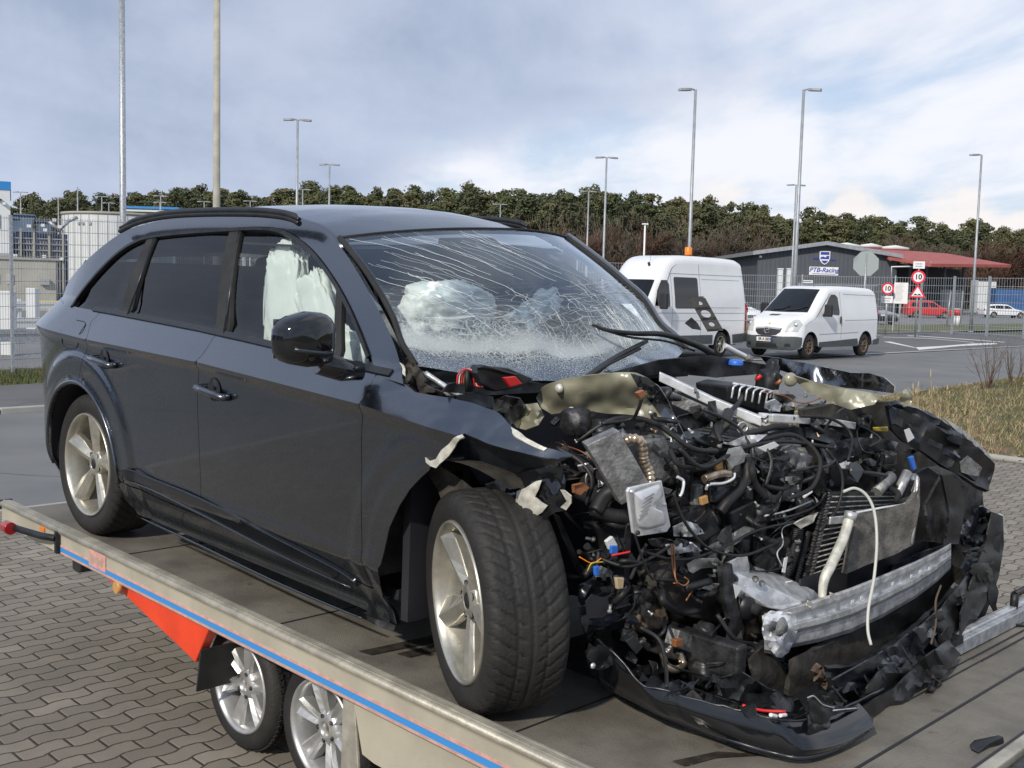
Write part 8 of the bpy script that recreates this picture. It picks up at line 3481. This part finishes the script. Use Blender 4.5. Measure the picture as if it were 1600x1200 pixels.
casting((1205, 735), .36, .060, 'black_plastic', 2, (1, 1, 1.2))
casting((1225, 712), .34, .050, 'cast_alu', 3, (1, 1.2, .8))
casting((1240, 720), .34, .055, 'cast_alu', 4, (1, 1, .9))
casting((1150, 725), .36, .045, 'cast_alu', 5, (.7, .8, 1.2))
casting((1060, 740), .30, .050, 'steel_dark', 6)
casting((1120, 770), .34, .055, 'steel_dark', 7, (1, 1.3, .7))
casting((1025, 900), .36, .050, 'grime', 8, (1, 1.4, .8))
casting((1010, 960), .30, .055, 'rust', 9, (1, 1.5, 1))
casting((1190, 800), .38, .050, 'steel_dark', 10, (1, 1.3, .8))
casting((1000, 930), .34, .035, 'steel_dark', 11, (1, 1.3, 1))
casting((900, 660), .10, .050, 'steel_dark', 13)
casting((940, 675), .16, .045, 'black_plastic', 14)
casting((1030, 720), .26, .045, 'steel_dark', 15)
casting((1100, 990), .44, .040, 'steel_dark', 16)
casting((1150, 1050), .56, .045, 'black_plastic', 17)
casting((1100, 1050), .50, .050, 'black_plastic', 18)
casting((1200, 600), .02, .050, 'black_plastic', 19, (1, .7, 1.4))
casting((1207, 578), .02, .040, 'black_plastic', 20, (.8, .6, 1.2))
casting((1345, 660), .32, .040, 'black_plastic', 21)
casting((1310, 660), .30, .035, 'steel_dark', 22)
casting((1250, 790), .40, .045, 'black_plastic', 23)
casting((1380, 720), .42, .050, 'black_plastic', 24)
sheet_px('light_bracket', [(1100, 858), (1130, 842), (1165, 822), (1182, 828), (1160, 842), (1140, 855), (1120, 862)], 'cast_alu', PX(.44), .02, .05, step=5, th=.008)
sheet_px('light_bracket', [(1240, 818), (1262, 806), (1278, 800), (1270, 816), (1250, 826)], 'bare_steel', PX(.46), .02, .05, step=4, th=.006)
sheet_px('fan_shroud', [(1178, 875), (1200, 850), (1225, 838), (1240, 850), (1225, 900), (1190, 900)], 'steel_dark', PX(.42), .01, .04, step=6, th=.02)
sheet_px('belt_cover', [(1075, 695), (1100, 680), (1135, 690), (1160, 700), (1130, 712), (1090, 712)], 'satin_plastic', PX(.30), .02, .05, step=6, th=.01)
sheet_px('washer_bottle', [(1090, 700), (1120, 706), (1125, 740), (1100, 760), (1085, 740)], 'black_plastic', PX(.26), .03, .04, step=6, th=.03)
slab('amber_connector', [(1117, 720), (1129, 718), (1131, 733), (1120, 735)], PX(.40), .014, 'amber')
slab('amber_connector', [(1096, 778), (1106, 774), (1108, 786), (1098, 790)], PX(.42), .014, 'amber')
slab('wooden_colour_plug', [(964, 903), (976, 903), (974, 920), (966, 921)], PX(.42), .014, 'straw')
slab('white_plug', [(948, 846), (958, 838), (966, 852), (954, 860)], PX(.36), .014, 'white_label')
slab('blue_plug', [(956, 853), (966, 853), (966, 866), (956, 866)], PX(.37), .012, 'blue_plastic')
slab('blue_plug', [(930, 886), (937, 884), (937, 900), (931, 900)], PX(.35), .012, 'blue_plastic')
slab('brown_connector', [(996, 614), (1006, 609), (1012, 616), (1002, 624)], PX(.36), .016, 'copper')
sheet_px('red_plug', [(895, 758), (912, 754), (920, 762), (905, 774), (896, 770)], 'copper', PX(.28), .01, .05, step=4, th=.01)
arm([(1003, 622, .36), (997, 640, .34), (985, 655, .3), (940, 662, .25)], .006, 'hose', 'hose')
arm([(1100, 748, .42), (1125, 740, .43), (1140, 740, .43)], .014, 'pipe_gold', 'sensor_body')
arm([(1103, 765, .42), (1108, 757, .43), (1130, 755, .44), (1145, 748, .44), (1148, 740, .43)], .0055, 'alu_bright', 'fuel_pipe')
arm([(1058, 745, .38), (1068, 752, .39), (1066, 768, .40), (1062, 776, .40)], .0055, 'alu_bright', 'fuel_pipe')
arm([(1112, 690, .34), (1128, 662, .30), (1138, 645, .26)], .022, 'hose', 'turbo_hose')
arm([(1070, 668, .22), (1095, 652, .22), (1118, 655, .24), (1120, 672, .26)], .016, 'hose', 'turbo_hose')
arm([(1165, 715, .40), (1168, 745, .42), (1155, 765, .42), (1138, 782, .42), (1125, 800, .41)], .020, 'hose', 'coolant_hose')
arm([(930, 800, .30), (945, 775, .30), (960, 765, .32)], .026, 'hose', 'intercooler_hose')
arm([(925, 795, .28), (955, 805, .32), (985, 808, .36)], .024, 'hose', 'intercooler_hose')
arm([(975, 850, .40), (985, 820, .42), (1020, 905, .45), (1060, 865, .46)], .004, 'hose', 'wire')
arm([(1052, 770, .45), (1062, 800, .46), (1080, 830, .48), (1110, 858, .5), (1160, 868, .5), (1210, 850, .48)], .0055, 'hose', 'green_black_cable')
arm([(1052, 850, .50), (1054, 880, .50), (1056, 905, .52), (1068, 915, .52), (1076, 908, .52), (1070, 902, .52)], .0025, 'copper', 'wire')
arm([(1049, 850, .50), (1051, 885, .50), (1058, 912, .52)], .0025, 'copper', 'wire')
arm([(905, 870, .30), (925, 880, .32), (940, 872, .34)], .002, 'orange', 'wire')
arm([(918, 892, .32), (925, 880, .33), (943, 878, .34)], .002, 'yellow_plastic', 'wire')
arm([(955, 868, .38), (985, 862, .42)], .0035, 'red_plastic', 'wire')
arm([(1205, 812, .45), (1240, 805, .46), (1275, 790, .46), (1290, 770, .47)], .005, 'steel_dark', 'brake_line')
arm([(1195, 806, .45), (1230, 798, .46), (1270, 782, .46)], .004, 'alu', 'brake_line')
arm([(1256, 776, .46), (1268, 768, .46)], .006, 'white_label', 'white_cable_tie')
arm([(1045, 675, .3), (1052, 668, .3), (1060, 680, .3), (1058, 700, .3)], .003, 'alu', 'clip_ring')
mb = MB()
for q, r in (((1160, 668), .026),):
    p = c(*q, 'x', .28)
    mb.tube([p + Vector((math.cos(k * .4) * .006, math.cos(k * .4) * r, math.sin(k * .4) * r * .8)) for k in range(17)], .003, 'alu_bright', 6)
mb.build('hose_clamp', CARO)
mb = MB()
for k in range(5):
    a, b_ = c(1098 - k * 1, 668 + k * 5, 'x', .30), c(1138, 675 + k * 5, 'x', .30)
    mb.tube([a, b_], .003, 'black_plastic', 5)
mb.build('vent_slats', CARO)

# tangle of harness, hoses and clips throughout the bay (each a part)
rr = random.Random(99)
def bay_x(px, py):
    """depth of the broken surface of the bay at a pixel"""
    base = pw([(880, .10), (960, .28), (1060, .38), (1200, .42), (1300, .48), (1400, .52), (1500, .60)], px)
    base += pw([(590, -.30), (650, -.10), (720, .0), (850, .04), (950, .08), (1060, .22), (1120, .36)], py)
    return base


ZONE = [(850, 655), (940, 640), (1060, 610), (1200, 590), (1330, 640), (1420, 690), (1440, 760), (1290, 770), (1260, 900), (1240, 1080), (1180, 1100), (1060, 1060), (960, 980), (930, 900), (900, 800), (860, 720)]


def zone_pt():
    while True:
        x, y = rr.uniform(850, 1440), rr.uniform(590, 1100)
        if inside((x, y), ZONE):
            return x, y


for k in range(95):
    x, y = zone_pt()
    n_ = rr.randint(3, 5)
    pts = []
    a = rr.uniform(0, 6.28)
    for i in range(n_):
        pts.append((x, y, bay_x(x, y) + rr.uniform(-.06, .03)))
        a += rr.gauss(0, .9)
        l_ = rr.uniform(14, 42)
        x, y = x + math.cos(a) * l_, y + math.sin(a) * l_ * .7
        x, y = min(max(x, 870), 1420), min(max(y, 610), 1090)
    r = rr.choice((.0025, .003, .004, .006, .009, .013))
    m_ = rr.choice(('hose', 'hose', 'hose', 'rubber', 'black_plastic', 'steel_dark')) if r > .003 else rr.choice(('hose', 'hose', 'rubber', 'copper', 'steel_dark', 'grey_cable'))
    arm(pts, r, m_, 'wire' if r < .005 else 'hose_piece')
for k in range(70):
    x, y = zone_pt()
    p = c(x, y, 'x', bay_x(x, y) + rr.uniform(-.08, .0))
    s_ = rr.uniform(.012, .045)
    M_ = Matrix.Translation(p) @ Matrix.Rotation(rr.uniform(0, 6), 4, 'Z') @ Matrix.Rotation(rr.uniform(-1, 1), 4, 'X') @ Matrix.Rotation(rr.uniform(-1, 1), 4, 'Y')
    m_ = rr.choice(('black_plastic', 'black_plastic', 'satin_plastic', 'steel_dark', 'steel_dark', 'cast_alu', 'grime', 'rubber'))
    mb = MB()
    w_, h_, d_ = s_ * rr.uniform(.8, 1.8), s_ * rr.uniform(.5, 1.2), s_ * rr.uniform(.3, .9)
    mb.box((0, 0, 0), (w_, h_, d_), m_, None, M_, taper=rr.uniform(.6, 1))
    mb.box((w_ * .4, 0, d_ * .4), (w_ * .4, h_ * .6, d_ * .8), m_, None, M_)
    mb.tube([M_ @ Vector((-w_ * .3, 0, d_ * .3)), M_ @ Vector((-w_ * .3, 0, d_ * .9))], h_ * .28, m_, 8)
    mb.build('broken_fitting', CARO, bevel=.002)
for k in range(22):
    x, y = zone_pt()
    p = c(x, y, 'x', bay_x(x, y) + rr.uniform(-.05, .02))
    s_ = rr.uniform(.02, .06)
    a = rr.uniform(0, 6)
    outl = []
    for i in range(7):
        an = a + i * .9
        rad_ = s_ * rr.uniform(.5, 1.3)
        outl.append(p + Vector((rr.uniform(-.02, .02), math.cos(an) * rad_, math.sin(an) * rad_ * .7)))
    mb = MB()
    mb.plate(outl, .003, rr.choice(('black_plastic', 'satin_plastic', 'gloss_black', 'steel_dark', 'steel_dark', 'alu')))
    mb.build('shard', CARO)
for k in range(38):
    x, y = zone_pt()
    p = c(x, y, 'x', bay_x(x, y) + rr.uniform(-.02, .03))
    r = rr.uniform(.004, .010)
    mb = MB()
    mb.lathe([(.001, -r), (r, -r * .8), (r * 1.1, r * .2), (r * .6, r * .3), (r * .6, r * 2.5)], rr.choice(('alu', 'alu', 'cast_alu', 'bare_steel', 'pipe_gold')), 8, Matrix.Translation(p) @ Matrix.Rotation(rr.uniform(0, 6), 4, 'Z') @ Matrix.Rotation(rr.uniform(0, 3), 4, 'X'))
    mb.build('bolt', CARO)
# larger connected looms and pipes that cross the bay
for pts, r, m_ in (([(900, 690), (960, 655), (1020, 660), (1080, 700), (1120, 705)], .014, 'hose'), ([(1060, 700), (1100, 730), (1160, 700), (1230, 690), (1300, 700)], .012, 'hose'),
                   ([(1290, 700), (1315, 740), (1310, 790), (1280, 830)], .010, 'hose'), ([(1180, 690), (1240, 680), (1280, 715), (1270, 760), (1230, 780)], .013, 'rubber'),
                   ([(1000, 860), (1060, 875), (1120, 860), (1180, 830), (1240, 815)], .008, 'hose'), ([(930, 870), (980, 885), (1020, 870), (1050, 850)], .010, 'hose'),
                   ([(985, 905), (1000, 870), (1010, 850)], .009, 'rubber'), ([(1000, 980), (1030, 1000), (1040, 1040), (1042, 1075)], .010, 'hose'),
                   ([(1120, 960), (1150, 1000), (1180, 1010), (1200, 1050)], .012, 'hose'), ([(1190, 690), (1205, 720), (1196, 760)], .011, 'steel_dark'),
                   ([(870, 700), (905, 720), (925, 750), (915, 790)], .013, 'hose'), ([(1100, 640), (1150, 665), (1175, 700)], .009, 'hose'), ([(1250, 650), (1300, 655), (1330, 680), (1325, 720)], .009, 'hose')):
    arm([(a, b_, bay_x(a, b_) + .02) for a, b_ in pts], r * .68, m_, 'coolant_hose' if r > .01 else 'wiring_loom')
for px, x_, m_ in (([(1000, 690), (1040, 680), (1056, 720), (1046, 756), (1012, 748)], .30, 'cast_alu'), ([(1060, 800), (1110, 790), (1130, 830), (1100, 850), (1062, 840)], .36, 'steel_dark'),
                   ([(1140, 800), (1180, 780), (1200, 810), (1175, 845), (1150, 840)], .40, 'black_plastic'), ([(930, 820), (975, 810), (985, 850), (950, 865)], .26, 'steel_dark'),
                   ([(1180, 700), (1240, 695), (1262, 730), (1250, 780), (1200, 790), (1178, 750)], .33, 'cast_alu'), ([(1290, 715), (1330, 720), (1340, 760), (1300, 762)], .36, 'black_plastic')):
    slab('engine_ancillary', px, PX(x_), .07, m_, .012)
# bent light-metal brackets and heat shields between the looms
for k in range(26):
    x, y = zone_pt()
    s_ = rr.uniform(9, 24)
    a = rr.uniform(0, 6)
    outl = []
    for i in range(6):
        an = a + i * 1.05
        outl.append((x + math.cos(an) * s_ * rr.uniform(.7, 1.5), y + math.sin(an) * s_ * rr.uniform(.25, .7)))
    sheet_px('bent_bracket', outl, rr.choice(('alu', 'cast_alu', 'cast_alu', 'alu_bright', 'steel_dark')), PX(bay_x(x, y) + rr.uniform(-.03, .03)), .03, .07, step=5, th=.005, seed=k)
# ragged plastic and crumbs along the torn lower nose
for k in range(26):
    t_ = rr.random()
    i = t_ * (len(LB) - 6) + 3
    a, b_ = LB[int(i)], LB[int(i) + 1]
    q = i - int(i)
    x = a[0] + (b_[0] - a[0]) * q + rr.uniform(-14, 8)
    y = a[1] + (b_[1] - a[1]) * q - rr.uniform(-6, 34)
    p = c(x, y, 'x', a[2] - rr.uniform(.0, .10))
    s_ = rr.uniform(.015, .045)
    an = rr.uniform(0, 6)
    outl = [p + Vector((rr.uniform(-.02, .02), math.cos(an + j * 1.1) * s_ * rr.uniform(.3, 1.4), math.sin(an + j * 1.1) * s_ * rr.uniform(.3, 1))) for j in range(6)]
    mb = MB()
    mb.plate(outl, .003, rr.choice(('black_plastic', 'satin_plastic', 'black_plastic', 'grime')))
    mb.build('shard', CARO)
